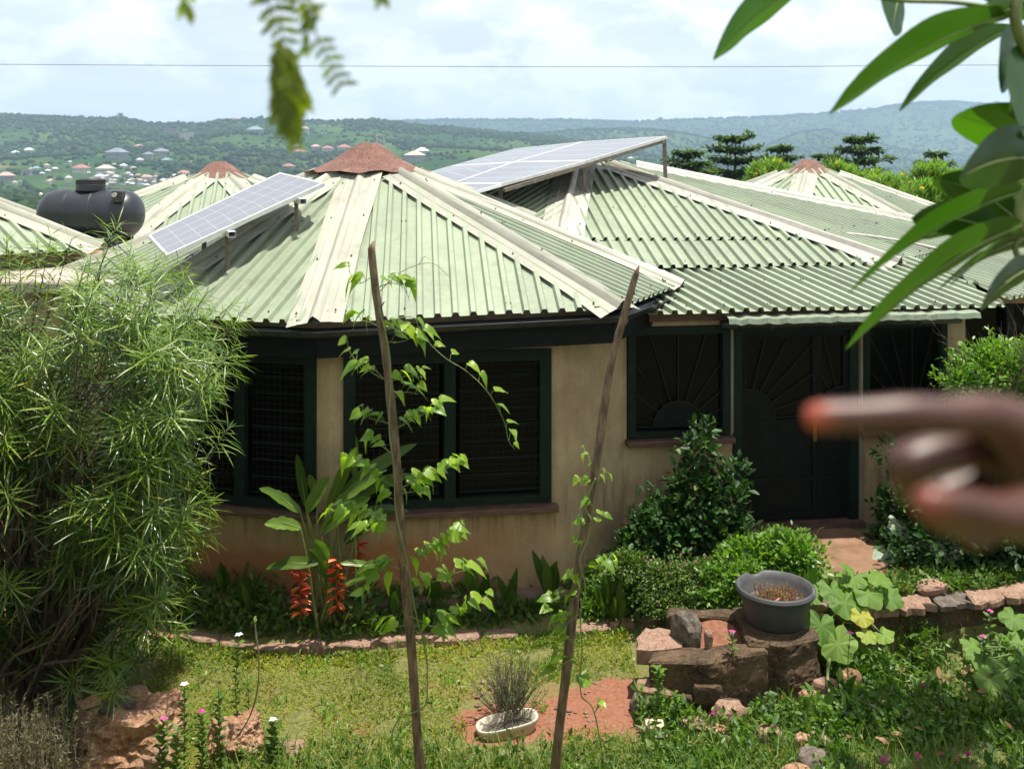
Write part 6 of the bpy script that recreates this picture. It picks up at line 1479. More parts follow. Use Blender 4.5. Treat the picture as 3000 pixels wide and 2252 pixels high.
# ================================================================== FAR COUNTRY
def yr1(px): return interp(px, [-600, 0, 150, 300, 350, 430, 570, 650, 780, 900, 1000, 1100, 1200, 1400, 1600, 1750, 1900, 2050, 2300, 3600], [335, 337, 343, 350, 346, 362, 366, 354, 350, 358, 356, 353, 366, 384, 402, 425, 455, 480, 500, 510])
def tz(u, Y):
    base = interp(Y, [20, 30, 100, 300, 900], [-1.8, -3, -7, -13, -22])
    X = u * Y
    if Y > 900:
        px = CX + F * u; zr = 4 + (HY - yr1(px)) * 2000 / F; s = min(1, (Y - 900) / 1100)
        if Y <= 2000: z = -22 + (zr + 22) * s ** 1.15 + 16 * math.sin(math.pi * s) * mnoise.noise(Vector((X * .0032, Y * .004, 0)))
        else: z = zr + (-30 - zr) * min(1, (Y - 2000) / 900)
        return z + 2.5 * mnoise.noise(Vector((X * .02, Y * .02, 3)))
    return base + (1.5 * mnoise.noise(Vector((X * .01, Y * .01, 1))) if Y > 60 else 0)
def hit(px, py):
    u = (px - CX) / F; lo = 45.0
    Y = lo
    while Y < 2100:
        if 4 - (py - HY) / F * Y <= tz(u, Y): return Vector((u * Y, Y, tz(u, Y)))
        Y *= 1.006
    return Vector((u * 2000, 2000, tz(u, 2000)))
def polar(fn, us, Ys, name, m):
    V = [(u * Y, Y, fn(u, Y)) for Y in Ys for u in us]; n = len(us)
    Q = [(j * n + i, j * n + i + 1, (j + 1) * n + i + 1, (j + 1) * n + i) for j in range(len(Ys) - 1) for i in range(n - 1)]
    return put(name, mesh_np(name, V, Q, m, smooth=True), kind='structure')
def hill_mat(name, a, b, c_, sc, lo=.4, hi=.6):
    m, nt, bs = mat_base(name); g = N(nt, 'ShaderNodeNewGeometry'); n = noise_tex(nt, sc, 7, .6, g.outputs['Position']); n2 = noise_tex(nt, sc * 9, 5, .65, g.outputs['Position']); n3 = noise_tex(nt, sc * 1.7, 3, .5, g.outputs['Position'], dist=.5)
    c0 = ramp(nt, n.outputs['Fac'], [(lo, a), (hi, b)]); c1 = mixc(nt, mth(nt, 'MULTIPLY', mth(nt, 'SUBTRACT', n2.outputs['Fac'], .45, True), 4, True), c0, a)
    c2 = mixc(nt, mth(nt, 'MULTIPLY', mth(nt, 'SUBTRACT', n3.outputs['Fac'], .66, True), 9, True), c1, c_)
    nt.links.new(c2, bs.inputs['Base Color']); bs.inputs['Roughness'].default_value = 1; bs.inputs['Specular IOR Level'].default_value = 0; return m
mh1 = hill_mat('hill_near_ground', (0.022, 0.055, 0.016), (0.085, 0.13, 0.035), (0.22, 0.13, 0.075), .0045, .42, .68)
mh2 = hill_mat('hill_far_ground', (0.025, 0.055, 0.016), (0.07, 0.11, 0.035), (0.16, 0.12, 0.07), .002, .45, .7)
us = np.linspace(-.75, .75, 260)
polar(tz, us, np.concatenate([np.geomspace(40, 900, 40), np.linspace(930, 2000, 70), np.linspace(2060, 3000, 8)]), 'valley', mh1)
def ridge(xs, ys, Yr, depth, name, seed):
    def fn(u, Y):
        px = CX + F * u; zr = 4 + (HY - interp(px, xs, ys)) * Yr / F; s = (Y - (Yr - depth)) / depth
        z = -30 + (zr + 30) * min(1, max(0, s)) ** 1.1 if Y <= Yr else zr + (-40 - zr) * (Y - Yr) / 500
        return z + math.sin(math.pi * min(1, max(0, s))) * 30 * mnoise.noise(Vector((u * Y * .003, Y * .003, seed))) + 3 * mnoise.noise(Vector((u * Y * .012, Y * .012, seed)))
    return fn, polar(fn, np.linspace(-.75, .75, 240), np.concatenate([np.linspace(Yr - depth, Yr, 36), np.linspace(Yr + 60, Yr + 500, 4)]), name, mh2)
R2 = ([-900, 1200, 1400, 1500, 1600, 1720, 1850, 1930, 2000, 2150, 2250, 2400, 2600, 4000], [520, 470, 405, 396, 390, 380, 376, 382, 392, 420, 445, 470, 490, 500])
R3 = ([-900, 2100, 2200, 2300, 2350, 2420, 2500, 2600, 2750, 3000, 4000], [520, 490, 445, 405, 388, 381, 398, 430, 452, 470, 500])
R4 = ([-900, 0, 600, 1150, 1350, 1650, 1850, 2000, 2200, 2400, 2550, 2620, 2700, 2800, 2900, 3000, 3300, 4200], [390, 385, 372, 358, 352, 353, 358, 353, 345, 335, 322, 310, 303, 299, 306, 303, 312, 330])
f2, _ = ridge(*R2, 2900, 800, 'hill', 1.0); f3, _ = ridge(*R3, 3300, 700, 'hill', 2.0); f4, _ = ridge(*R4, 4400, 1000, 'far_hill', 3.0)
# blobs of far trees
def ico():
    import bmesh
    bm = bmesh.new(); bmesh.ops.create_icosphere(bm, subdivisions=1, radius=1); V = np.array([v.co[:] for v in bm.verts]); Fa = np.array([[v.index for v in f.verts] for f in bm.faces]); bm.free()
    return V, Fa
IV, IF = ico()
def blobs(name, pts, rad, m, var, sq=.75):
    n = len(pts); pts = np.asarray(pts, float); rad = np.asarray(rad, float); J = 1 + .32 * rng.normal(size=(n, len(IV), 1)).clip(-1.2, 1.2)
    W = IV[None] * J * rad[:, None, None]; W[..., 2] *= sq * rng.uniform(.7, 1.25, (n, 1)); W = W + pts[:, None, :]; W[..., 2] += rad[:, None] * .45
    Q = IF[None] + (np.arange(n) * len(IV))[:, None, None]
    return put(name, mesh_np(name, W.reshape(-1, 3), Q.reshape(-1, 3), m, np.repeat(var, len(IV))), kind='stuff')
lm_far = leaf_mat('far_tree_crown', (0.014, 0.034, 0.014), (0.048, 0.080, 0.030), .12, .9, .05)
pts = []; rad = []; var = []
while len(pts) < 10500:
    Y = 900 + 1110 * rng.random() ** .8; u = rng.uniform(-.56, .30); X = u * Y; s = (Y - 900) / 1100
    d = mnoise.noise(Vector((X * .0045, Y * .0045, 7))) + .35 * mnoise.noise(Vector((X * .02, Y * .02, 2))) + .55 * max(0, s - .6)
    if d < -.08 and rng.random() > .16: continue
    if -.46 < u < -.27 and Y < 1150 and rng.random() < .6: continue
    z = tz(u, Y); pts.append((X, Y, z)); rad.append(rng.uniform(2.2, 5.5) * (1.15 if d > .2 else .8)); var.append(min(1, max(0, .45 + rng.normal() * .25)))
for px in np.arange(-200, 2050, 5.0):
    if rng.random() < .8: u = (px - CX) / F; pts.append((u * 1990, 1990, tz(u, 1990))); rad.append(rng.uniform(2.5, 5.5)); var.append(rng.random() * .5)
blobs('woodland', pts, rad, lm_far, np.array(var))
pts = []; rad = []; var = []
while len(pts) < 3600:
    Y = 130 + 770 * rng.random() ** .55; u = rng.uniform(-.56, .3); X = u * Y; d = mnoise.noise(Vector((X * .008, Y * .008, 3)))
    if d < -.05 and rng.random() > .3: continue
    if -.46 < u < -.27 and Y > 330 and rng.random() < .84: continue
    pts.append((X, Y, tz(u, Y))); rad.append(rng.uniform(2.0, 4.0)); var.append(min(1, max(0, .4 + rng.normal() * .28)))
blobs('woodland', pts, rad, lm_far, np.array(var))
for fn, Yr, dep, u0, u1, n, rr in ((f2, 2900, 780, -.1, .42, 3000, (3.5, 7)), (f3, 3300, 650, .2, .56, 1800, (4, 8)), (f4, 4400, 950, -.15, .56, 4500, (5, 10))):
    pts = []; rad = []; var = []
    for i in range(n):
        Y = Yr - dep * rng.random() ** 1.3 if i > n * .22 else Yr - 8; u = rng.uniform(u0, u1); d = mnoise.noise(Vector((u * Y * .004, Y * .004, 9)))
        if i > n * .22 and d < -.1 and rng.random() < .6: continue
        pts.append((u * Y, Y, fn(u, Y))); rad.append(rng.uniform(*rr)); var.append(rng.random() * .8)
    blobs('woodland', pts, rad, lm_far, np.array(var))

# near and middle trees: a crown of leaf sprays on limbs
lm_mid = leaf_mat('broad_tree_leaf', (0.02, 0.05, 0.012), (0.075, 0.13, 0.03), .3, .6, .25)
lm_lay = leaf_mat('layered_tree_leaf', (0.025, 0.058, 0.018), (0.075, 0.125, 0.028), .3, .6, .25)
lm_yel = leaf_mat('yellow_shrub_leaf', (0.06, 0.14, 0.015), (0.17, 0.28, 0.03), .4, .45, .4)
lm_pal = leaf_mat('pale_tree_leaf', (0.09, 0.12, 0.045), (0.20, 0.22, 0.09), .3, .6, .2)
T_card = [leaf_tpl(1, .42, .1, .2, 'oval'), leaf_tpl(2, .3, .2, .2, 'oval')]
def tree(label, cat, loc, hgt, rad, kind='broad', n=2600, m=None, group=None, name='broad_tree', leaf=.42):
    r = thing(name, label, cat, loc, group); L = Vector(loc); q = MB(); pos = []; D = []; NN = []
    if kind == 'layer':
        q.tube([L, L + Vector((0, 0, hgt * .5)), L + Vector((.1, 0, hgt * .97))], [hgt * .022, hgt * .014, hgt * .004], 6)
        nt_ = 10
        for k in range(nt_):
            t = .42 + .58 * k / (nt_ - 1); R_ = rad * 1.15 * (1 - ((t - .42) / .62)) ** .65 + .35; z = L.z + hgt * t; nb = 8
            for b_ in range(nb):
                a = 2 * math.pi * (b_ + .5 * (k % 2)) / nb + rng.normal() * .25; rr = R_ * rng.uniform(.55, 1.12); e = Vector((L.x + math.cos(a) * rr, L.y + math.sin(a) * rr, z + rr * .10 + rng.normal() * .06))
                q.tube([Vector((L.x, L.y, z - rr * .12)), e], [.04 * hgt / 10 + .01, .01], 4, False); kk = int(n / (nt_ * nb))
                for i in range(kk):
                    s = rng.random() ** .6; w = .34 * rr * (1 - abs(s - .6)); p = Vector((L.x, L.y, z - rr * .12)).lerp(e, s) + Vector((rng.normal() * w * .45, rng.normal() * w * .45, rng.normal() * .05)); pos.append(p); D.append(rdir(1, .1)[0] * np.array([1, 1, .3])); NN.append((rng.normal() * .3, rng.normal() * .3, 1))
    else:
        q.tube([L, L + Vector((rad * .05, 0, hgt * .3)), L + Vector((0, 0, hgt * .7))], [hgt * .03, hgt * .022, hgt * .008], 7)
        np_ = 13; pf_ = []
        for k in range(np_):
            a = rng.uniform(0, 6.28); rr = rad * rng.random() ** .6 * .75; zc = L.z + hgt * rng.uniform(.45, .86) - rr * .15; pf_.append((L.x + math.cos(a) * rr, L.y + math.sin(a) * rr, zc, rad * rng.uniform(.26, .46)))
            q.tube([L + Vector((0, 0, hgt * .3)), Vector(pf_[-1][:3])], [hgt * .012, hgt * .003], 4, False)
        for i in range(n):
            p = pf_[rng.integers(0, np_)]; d = rdir(1, .25)[0]; s = p[3] * (.55 + .55 * rng.random()); pos.append((p[0] + d[0] * s, p[1] + d[1] * s, p[2] + d[2] * s * .8)); D.append(rdir(1)[0]); NN.append(d + rdir(1)[0] * .6 + np.array([0, 0, .5]))
    q.make('trunk', m_bark2, r); scatter('crown', T_card, pos, D, NN, leaf * rng.uniform(.6, 1.3, len(pos)), m or lm_mid, parent=r); return r
def gtree(px, ytop, Y, width_px, label, kind='broad', depth=None, **kw):
    top = P(px, ytop, Y); z0 = tz(top.x / Y, Y) if Y > 40 else gz(top.x, Y); return tree(label, kw.pop('cat', 'tree'), (top.x, Y, z0), top.z - z0, width_px * Y / F / 2, kind, **kw)
LT = [(2150, 408, 62, 330, 'tallest in the middle of the row', 3600), (2015, 452, 58, 300, 'low and wide, at the left end of the row', 3000), (2290, 436, 66, 220, 'just left of the rust-capped roof', 2400), (2510, 410, 64, 330, 'tallest one, right of the rust-capped roof', 3800), (2420, 462, 70, 220, 'low one directly behind the rust-capped roof', 2200), (2740, 452, 72, 240, 'rightmost, seen between the hanging leaves', 2400)]
for px, yt, Y, w, t, n in LT: gtree(px, yt, Y, w, 'dark layered tree behind the roofs, ' + t, 'layer', n=n * 2, m=lm_lay, group='layered evergreen trees behind the roofs', name='layered_tree', leaf=.36)
gtree(2855, 425, 90, 170, 'pale airy round-crowned tree behind the hanging leaves at the right', n=900, m=lm_pal, name='pale_tree', leaf=.45)
gtree(2600, 480, 85, 160, 'round dark tree to the right of the tallest layered trees', n=1800, leaf=.5)
gtree(2780, 470, 80, 180, 'mid green bushy tree below the pale airy tree', n=1600, leaf=.45)
gtree(2080, 500, 62, 300, 'dark green mass of a tree under the leftmost layered trees', n=3000, leaf=.4, m=lm_lay)
gtree(2350, 495, 68, 330, 'dark green tree between the layered trees, behind the rust-capped roof', n=3000, leaf=.4, m=lm_lay)
gtree(2650, 500, 66, 300, 'dark green tree under the rightmost layered trees', n=3000, leaf=.4, m=lm_lay)
gtree(1900, 470, 60, 260, 'low green tree line end right of the solar array post', n=2000, leaf=.4)
BT = [(60, 600, 75, 300, 'dark round tree at the left edge behind the tank'), (190, 640, 60, 170, 'lower bushy tree between left edge and tank'), (330, 578, 105, 150, 'tree rising directly over the tank lid, left one'), (255, 575, 115, 110, 'yellowish tree above the left part of the tank'), (400, 600, 90, 170, 'dark tree above the right end of the tank'),
      (470, 572, 95, 150, 'tree just right of the tank, the left of a pair'), (520, 566, 100, 150, 'tree against the left rusty cap, the right of a pair'), (560, 600, 80, 170, 'low tree touching the left cone roof'), (1255, 490, 120, 150, 'tree between the big rusty cap and the solar array'), (30, 660, 50, 240, 'nearest shady tree low at the left edge'), (130, 650, 55, 180, 'nearest shady tree left of the tank'), (850, 535, 120, 150, 'tree behind the upper end of the left solar panel'), (800, 520, 140, 110, 'small tree between the two left rusty caps'), (1165, 478, 150, 90, 'small round tree on the slope beside the big rusty cap'), (350, 610, 70, 160, 'dark tree behind the tank')]
for px, yt, Y, w, t in BT: gtree(px, yt, Y, w, 'broad-leaved tree, ' + t, n=int(1500 + w * 5), group='broad trees beyond the roofs', leaf=.42 * Y / 75, m=lm_pal if 'yellowish' in t else lm_mid)
def skytree(px, yt, w, Y, fn, label, flat=False):
    top = P(px, yt, Y); u = top.x / Y; z0 = fn(u, Y); tree(label, 'tree', (top.x, Y, z0 - 1), max(6, top.z - z0 + 1), w * Y / F / 2, 'broad', n=160, m=lm_far, group='lone trees on the skyline', name='skyline_tree', leaf=2.6 * Y / 2000)
for px, yt, w, t in ((350, 329, 20, 'largest wide-crowned tree, on the left bare summit'), (368, 342, 8, 'tiny one right of the widest crown'), (1107, 347, 22, 'left of the tall pair'), (1127, 349, 22, 'right of the tall pair'), (660, 350, 20, 'round one beside the drooping twig'), (1050, 358, 20, 'small flat one left of the tall pair')): skytree(px, yt, w, 1995, tz, 'skyline tree on the near left hill, ' + t)
for px, yt, w, t in ((1220, 349, 12, 'leftmost on the distant ridge'), (1280, 351, 12, 'second on the distant ridge'), (1430, 350, 8, 'slim one above the solar panels'), (1474, 347, 10, 'slim one further right above the solar panels'), (1630, 348, 14, 'flat one above the middle of the solar array'), (1937, 344, 16, 'biggest on the distant ridge above the array end'), (1982, 347, 12, 'right of the biggest on the distant ridge'), (2310, 335, 12, 'above the rust-capped roof'), (2340, 333, 14, 'rounder one above the rust-capped roof'), (2505, 325, 14, 'lone one on the rising ridge'), (2920, 296, 16, 'rightmost on the high ridge')): skytree(px, yt, w, 4395, f4, 'skyline tree, ' + t)

# yellow-flowering shrubs
def yshrub(label, puffs, n):
    c_ = Vector((sum(p[0] for p in puffs) / len(puffs), sum(p[1] for p in puffs) / len(puffs), -2.6)); r = thing('yellow_flowering_shrub', label, 'shrub', tuple(c_), 'yellow-flowering shrubs behind the roofs'); pos = []; D = []; NN = []; fl = []; q = MB()
    for i in range(n):
        p = puffs[rng.integers(0, len(puffs))]; d = rdir(1, .3)[0]; t = .45 + .78 * rng.random(); o_ = Vector((p[0] + d[0] * p[3] * t, p[1] + d[1] * p[4] * t, p[2] + d[2] * p[5] * t)); ax = (Vector(d) * .6 + Vector((0, 0, 1))).normalized()
        if i % 7 == 0: q.tube([c_, o_.lerp(c_, .4), o_], [.05, .03, .01], 4, False)
        for j in range(24):
            a = j * 2.4; e = .25 + .9 * j / 24; sx = ax.cross(Vector((.3, .9, .1))).normalized(); sy = ax.cross(sx); pos.append(o_ - ax * (.22 * (1 - j / 24))); D.append((sx * math.cos(a) + sy * math.sin(a)) * math.cos(e) + ax * math.sin(e)); NN.append(ax)
        if rng.random() < .09: fl.append(o_ + Vector((0, -.05, .05)))
    q.make('stems', m_bark2, r); scatter('foliage', [leaf_tpl(2, .075, .15, .2)], pos, D, NN, .24 * rng.uniform(.7, 1.2, len(pos)), lm_yel, parent=r)
    if fl: scatter('flowers', T_round, fl, rdir(len(fl), 1), rdir(len(fl)), .10, leaf_mat('yellow_petal', (.75, .5, .02), (.85, .62, .05), tcol=(1, .9, .3)), parent=r)
yshrub('bright narrow-leaved shrub with yellow flowers left of the rust-capped roof', [pf(2262, 515, 28, .55, .6, .42), pf(2225, 545, 28, .4, .5, .4), pf(2310, 540, 28, .5, .5, .4)], 420)
yshrub('bright green shrub with yellow flowers directly right of the rust-capped roof peak', [pf(2455, 520, 28, .4, .5, .45), pf(2500, 545, 28, .4, .5, .4), pf(2420, 540, 29, .3, .5, .3)], 330)
yshrub('largest yellow-flowered shrub, right of the far cone roof and behind the hanging leaves', [pf(2600, 560, 27, .7, .6, .4), pf(2720, 530, 27, .6, .6, .45), pf(2800, 560, 27, .8, .6, .5), pf(2700, 590, 26, .8, .6, .5), pf(2900, 600, 27, .8, .6, .6), pf(2860, 520, 28, .3, .4, .35), pf(2560, 540, 28, .4, .4, .3)], 900)
yshrub('low yellow-flowering shrub row end at the far right, below the pale pipe', [pf(2980, 600, 26, .9, .6, .8), pf(2900, 680, 25, .8, .6, .6)], 300)

# village houses
m_hw = mat('house_wall_pale', (0.42, 0.40, 0.36), (0.55, 0.52, 0.46), .2, .9); m_hg = mat('house_wall_grey', (0.25, 0.23, 0.21), (0.34, 0.31, 0.28), .2, .9)
RM = {'white': mat('tin_roof_white', (0.6, 0.61, 0.63)), 'red': mat('tin_roof_red', (0.32, 0.13, 0.10)), 'teal': mat('tin_roof_teal', (0.13, 0.23, 0.24)), 'grey': mat('tin_roof_grey', (0.16, 0.18, 0.22)), 'tan': mat('tin_roof_tan', (0.42, 0.36, 0.28)), 'pink': mat('tin_roof_pink', (0.38, 0.25, 0.22))}
m_dw = mat('dark_window', (0.03, 0.03, 0.035), rough=.3)
def vhouse(px, py, w, kind, roof, label, group=None, tall=1.0, flat=False):
    b = hit(px, py); k = b.y / F; W = w * k; D_ = W * .7; hh = W * .28 * tall + 1.0; r = thing('village_house', label, 'house', tuple(b), group); a = rng.uniform(-.5, .5); ca, sa = math.cos(a), math.sin(a)
    def tr(x, y, z): return (b.x + x * ca - y * sa, b.y + x * sa + y * ca, b.z + z)
    x, y = W / 2, D_ / 2; q = MB(); q.add([tr(-x, -y, -2), tr(x, -y, -2), tr(x, y, -2), tr(-x, y, -2), tr(-x, -y, hh), tr(x, -y, hh), tr(x, y, hh), tr(-x, y, hh)], [(0, 1, 5, 4), (1, 2, 6, 5), (2, 3, 7, 6), (3, 0, 4, 7), (4, 5, 6, 7)]); wl = q.make('wall', m_hw if kind else m_hg, r)
    e = W * .07
    q = MB()
    if flat: q.add([tr(-x - e, -y - e, hh + .05), tr(x + e, -y - e, hh + .05), tr(x + e, y + e, hh + .05), tr(-x - e, y + e, hh + .05), tr(-x - e, -y - e, hh + .6), tr(x + e, -y - e, hh + .6), tr(x + e, y + e, hh + .6), tr(-x - e, y + e, hh + .6)], [(0, 3, 2, 1), (0, 1, 5, 4), (1, 2, 6, 5), (2, 3, 7, 6), (3, 0, 4, 7), (4, 5, 6, 7)])
    else: rh = W * .26; q.add([tr(-x - e, -y - e, hh + .02), tr(x + e, -y - e, hh + .02), tr(x + e, y + e, hh + .02), tr(-x - e, y + e, hh + .02), tr(-x * .3, 0, hh + rh), tr(x * .3, 0, hh + rh)], [(0, 3, 2, 1), (0, 1, 5, 4), (1, 2, 5), (2, 3, 4, 5), (3, 0, 4)])
    q.make('roof', RM[roof], r)
    if w >= 16:
        nw = max(2, int(w / 8)); 
        for fl_ in range(2 if tall > 1.4 else 1):
            for i in range(nw):
                xx = -x + W * (i + .5) / nw; zz = hh * (.55 if tall <= 1.4 else .3 + .45 * fl_); q = MB(); s = W * .035
                q.add([tr(xx - s, -y - .05, zz - s), tr(xx + s, -y - .05, zz - s), tr(xx + s, -y - .05, zz + s), tr(xx - s, -y - .05, zz + s), tr(xx - s, -y + .1, zz - s), tr(xx + s, -y + .1, zz - s), tr(xx + s, -y + .1, zz + s), tr(xx - s, -y + .1, zz + s)], [(0, 1, 2, 3), (0, 4, 5, 1), (1, 5, 6, 2), (2, 6, 7, 3), (3, 7, 4, 0)]); q.make('window', m_dw, r)
VH = [(45, 455, 20, 1, 'white', 'white pyramid-roofed house on the left slope, middle of three'), (85, 449, 24, 1, 'white', 'white pyramid-roofed house on the left slope, highest of three'), (24, 458, 13, 1, 'white', 'small white-roofed house on the left slope, leftmost of three'), (362, 494, 20, 1, 'white', 'small house with a bright white hipped roof below the large dark roof'),
 (294, 529, 26, 1, 'white', 'white pyramid-roofed house just above the tank lid'), (201, 529, 16, 1, 'white', 'small white-roofed house left of the tank lid'), (361, 457, 20, 1, 'white', 'white-roofed house at the right end of the large dark roof'), (106, 505, 25, 1, 'teal', 'house with a teal roof low at the left'), (489, 480, 28, 0, 'teal', 'grey house with pale teal hipped roof above the left rusty cap'),
 (238, 506, 40, 1, 'red', 'long house with orange-red roof above the tank'), (538, 520, 32, 1, 'red', 'red hipped-roof house left of the left rusty cap top'), (432, 530, 27, 1, 'pink', 'pink-roofed house between tank and left rusty cap'), (18, 530, 42, 0, 'pink', 'wide pink-roofed house at the left edge'), (343, 465, 52, 0, 'grey', 'large house with dark slate-blue roof in the middle of the village'),
 (435, 467, 26, 0, 'grey', 'two-storey grey house right of the dark roofed one'), (472, 457, 36, 0, 'grey', 'wide grey-roofed house uphill of the teal roof'), (406, 438, 22, 0, 'pink', 'faded pink-roofed house alone on the slope'), (78, 515, 26, 0, 'tan', 'flat-topped pale apartment block at the left'), (547, 409, 32, 1, 'white', 'white modern two-storey house high on the hill'), (502, 398, 38, 0, 'tan', 'unfinished grey building left of the white modern house'),
 (748, 395, 42, 0, 'teal', 'long blue-green roofed house high on the hill'), (865, 438, 24, 0, 'pink', 'pinkish-brown roofed house left of the row by the big rusty cap'), (878, 456, 30, 0, 'red', 'low house with faded red roof under the drooping twig'), (846, 498, 30, 0, 'red', 'small red-roofed house behind the left solar panel'), (925, 440, 26, 0, 'pink', 'pink hipped-roof house left of the red one on the hill'), (960, 450, 28, 1, 'red', 'red hipped-roof two-storey house left of the big rusty cap'),
 (1008, 443, 32, 1, 'red', 'red-roofed house directly above the left side of the big rusty cap'), (1040, 445, 24, 1, 'tan', 'tan-roofed house above the big rusty cap'), (1064, 446, 24, 1, 'red', 'red roof just above the top of the big rusty cap'), (1082, 444, 20, 1, 'white', 'white dome-like roof above the big rusty cap'), (1237, 455, 38, 1, 'white', 'long white-roofed building right of the big rusty cap'), (1215, 474, 50, 0, 'tan', 'long low grey-green building below the white one'), (1125, 448, 16, 1, 'white', 'small white-roofed shed right of the big rusty cap'),
 (310, 510, 44, 1, 'tan', 'broad pale-roofed house above the tank right side'), (410, 480, 18, 1, 'white', 'small white-fronted house left of the grey two-storey one'), (1848, 472, 18, 0, 'tan', 'pale-roofed house on the dark hill beneath the solar array tip'), (2128, 462, 16, 0, 'white', 'tiny pale house beside the layered tree'), (700, 391, 10, 1, 'white', 'tiny white house near the hilltop'), (892, 392, 26, 1, 'tan', 'pale two-storey house on the skyline behind the drooping twig'), (688, 356, 18, 0, 'red', 'reddish-roofed house on the skyline')]
for px, py, w, k_, rf, lab in VH: vhouse(px, py, w, k_, rf, lab, 'village houses on the hillside', 1.7 if ('storey' in lab or 'apartment' in lab or 'unfinished' in lab) else 1.0, ('modern' in lab or 'apartment' in lab or 'unfinished' in lab))
for i in range(170):
    if i < 130: px = rng.uniform(270, 640); py = rng.uniform(512, 552)
    else: px = rng.uniform(0, 760); py = rng.uniform(478, 545)
    rf = ('white', 'tan', 'white', 'pink', 'tan', 'grey')[i % 6]; vhouse(px, py, rng.uniform(8, 16), i % 2, rf, {'white': 'tiny white-roofed shack among the trees of the village', 'tan': 'tiny tan-roofed shack among the trees of the village', 'pink': 'tiny pinkish-roofed shack among the trees of the village', 'grey': 'tiny grey-roofed shack among the trees of the village'}[rf], 'tiny shacks of the village', flat=(i % 5 == 0))
# power pylons
for px, yb, h in ((1105, 445, 50), (1125, 447, 44)):
    b = hit(px, yb); k = b.y / F; q = MB(); W = 5
    for sx in (-1, 1):
        for sy in (-1, 1): q.bar(b + Vector((sx * W * .5, sy * W * .5, 0)), b + Vector((0, 0, h * k)), .35, .35)
    for t in (.6, .75, .9): q.bar(b + Vector((-W * .9, 0, h * k * t)), b + Vector((W * .9, 0, h * k * t)), .3, .3)
    o = q.make('power_pylon', m_pvc); tag(o, 'faint lattice power pylon on the slope, ' + ('left one' if px < 1110 else 'right one') + ' of the pair', 'pylon', 'power pylons on the slope')

# ================================================================== HAZE
q = MB(); q.box((-5200, -60, -60), (5200, 6000, 420)); hz, nt, _b = mat_base('haze_air'); nt.nodes.remove(_b)
pv = N(nt, 'ShaderNodeVolumePrincipled'); pv.inputs['Density'].default_value = 0.000205; pv.inputs['Color'].default_value = (0.52, 0.74, 0.98, 1); pv.inputs['Anisotropy'].default_value = 0.2
nt.links.new(pv.outputs[0], nt.nodes['Material Output'].inputs['Volume'])
q.make('haze', hz, kind='stuff')

# ================================================================== THE POINTING HAND
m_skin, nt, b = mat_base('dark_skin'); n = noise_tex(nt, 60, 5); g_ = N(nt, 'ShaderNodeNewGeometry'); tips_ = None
for tp in (P(2360, 1225, .507), P(2700, 1475, .478)):      # orange glow of light through index and thumb tips, painted into the skin colour
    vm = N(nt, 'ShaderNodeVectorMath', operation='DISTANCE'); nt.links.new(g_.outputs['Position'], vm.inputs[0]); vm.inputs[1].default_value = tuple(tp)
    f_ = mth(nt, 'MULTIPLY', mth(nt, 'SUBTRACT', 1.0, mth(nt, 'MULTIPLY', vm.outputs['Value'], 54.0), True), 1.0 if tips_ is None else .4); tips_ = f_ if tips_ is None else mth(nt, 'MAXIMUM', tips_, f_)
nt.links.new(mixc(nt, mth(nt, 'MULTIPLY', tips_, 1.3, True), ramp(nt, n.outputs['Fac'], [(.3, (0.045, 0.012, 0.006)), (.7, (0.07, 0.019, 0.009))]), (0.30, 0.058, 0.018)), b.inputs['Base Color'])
b.inputs['Roughness'].default_value = .45; b.inputs['Specular IOR Level'].default_value = .6; b.inputs['Subsurface Weight'].default_value = 1.0; b.inputs['Subsurface Radius'].default_value = (1.0, .2, .08); b.inputs['Subsurface Scale'].default_value = .02
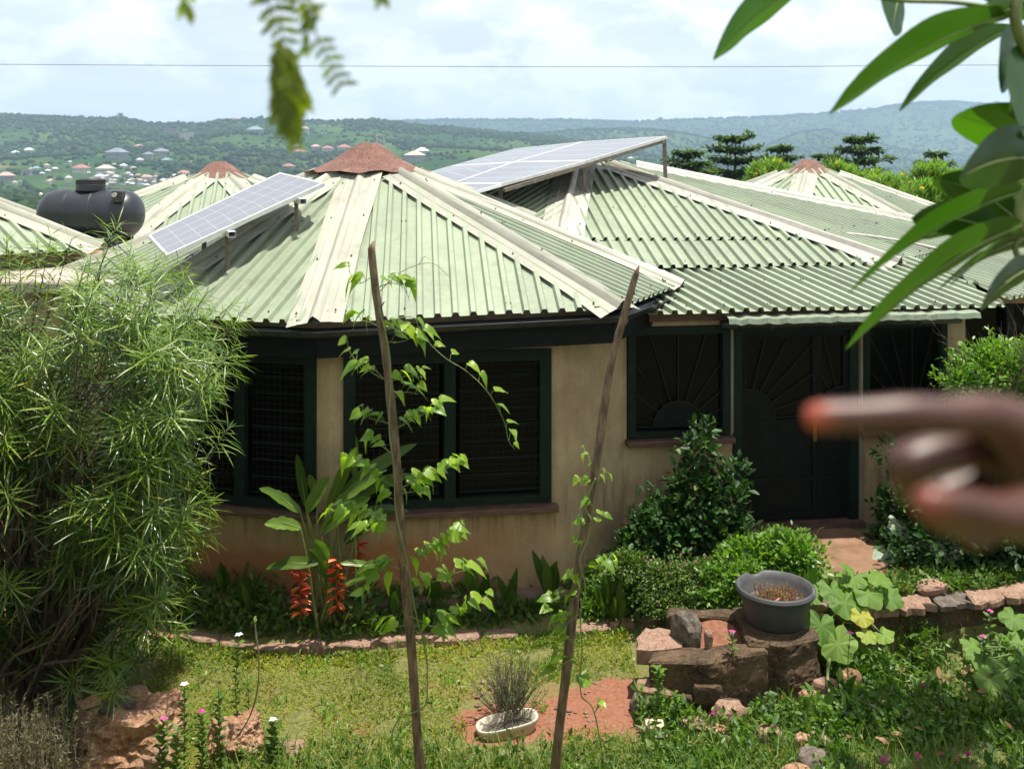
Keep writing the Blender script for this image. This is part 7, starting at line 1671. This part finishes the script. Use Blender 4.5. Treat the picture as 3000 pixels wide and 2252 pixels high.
def skinned(name, nodes, edges, m, parent):
    me = bpy.data.meshes.new(name); me.from_pydata([tuple(p) for p, r in nodes], edges, []); o = put(name, me, parent); me.materials.append(m)
    md = o.modifiers.new('skin', 'SKIN'); md.use_smooth_shade = True
    sv = me.skin_vertices[0].data
    for i, (p, r) in enumerate(nodes): sv[i].radius = (r, r); 
    sv[0].use_root = True
    s = o.modifiers.new('sub', 'SUBSURF'); s.levels = 2; s.render_levels = 2; return o
person = thing('person', 'dark hand pointing left with the index finger, blurred at the right edge', 'person', tuple(P(3300, 1360, .56)))
Nn = [(P(3090, 1360, .545), .030), (P(3330, 1380, .57), .024), (P(3480, 1390, .58), .0225), (P(3900, 1430, .6), .030), (P(4700, 1520, .66), .038), (P(5600, 1650, .75), .040)]
Ee = [(0, 1), (1, 2), (2, 3), (3, 4), (4, 5)]
def chain(root, pts):
    prev = root
    for p, r in pts: Nn.append((p, r)); Ee.append((prev, len(Nn) - 1)); prev = len(Nn) - 1
chain(0, [(P(2985, 1400, .56), .028), (P(2900, 1420, .565), .020)])
chain(0, [(P(2990, 1310, .54), .024), (P(2920, 1320, .54), .018)])
chain(0, [(P(2900, 1212, .52), .0128), (P(2780, 1220, .512), .0108), (P(2655, 1212, .508), .0104), (P(2520, 1218, .507), .0088), (P(2420, 1220, .507), .0086), (P(2352, 1222, .508), .0066)])
chain(0, [(P(2905, 1310, .55), .0125), (P(2770, 1325, .535), .0115), (P(2640, 1350, .528), .0115), (P(2680, 1450, .54), .0090), (P(2790, 1465, .55), .0080)])
chain(0, [(P(2930, 1400, .575), .0120), (P(2810, 1430, .565), .0100), (P(2720, 1460, .56), .0100), (P(2760, 1530, .565), .0085), (P(2860, 1530, .57), .0075)])
chain(0, [(P(2980, 1470, .60), .0105), (P(2870, 1500, .595), .0088), (P(2800, 1520, .59), .0088), (P(2830, 1580, .59), .0075), (P(2910, 1570, .59), .0065)])
chain(0, [(P(3080, 1480, .515), .0160), (P(2950, 1520, .495), .0125), (P(2810, 1485, .484), .0105), (P(2680, 1470, .478), .0085)])
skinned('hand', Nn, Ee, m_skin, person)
q = MB(); q.tube([P(5000, 1560, .69), P(5200, 1590, .71), P(6400, 1750, .78), P(7600, 1760, .74), P(8800, 1500, .62)], [.05, .052, .06, .07, .085], 20); q.make('sleeve', m_curt, person, True)
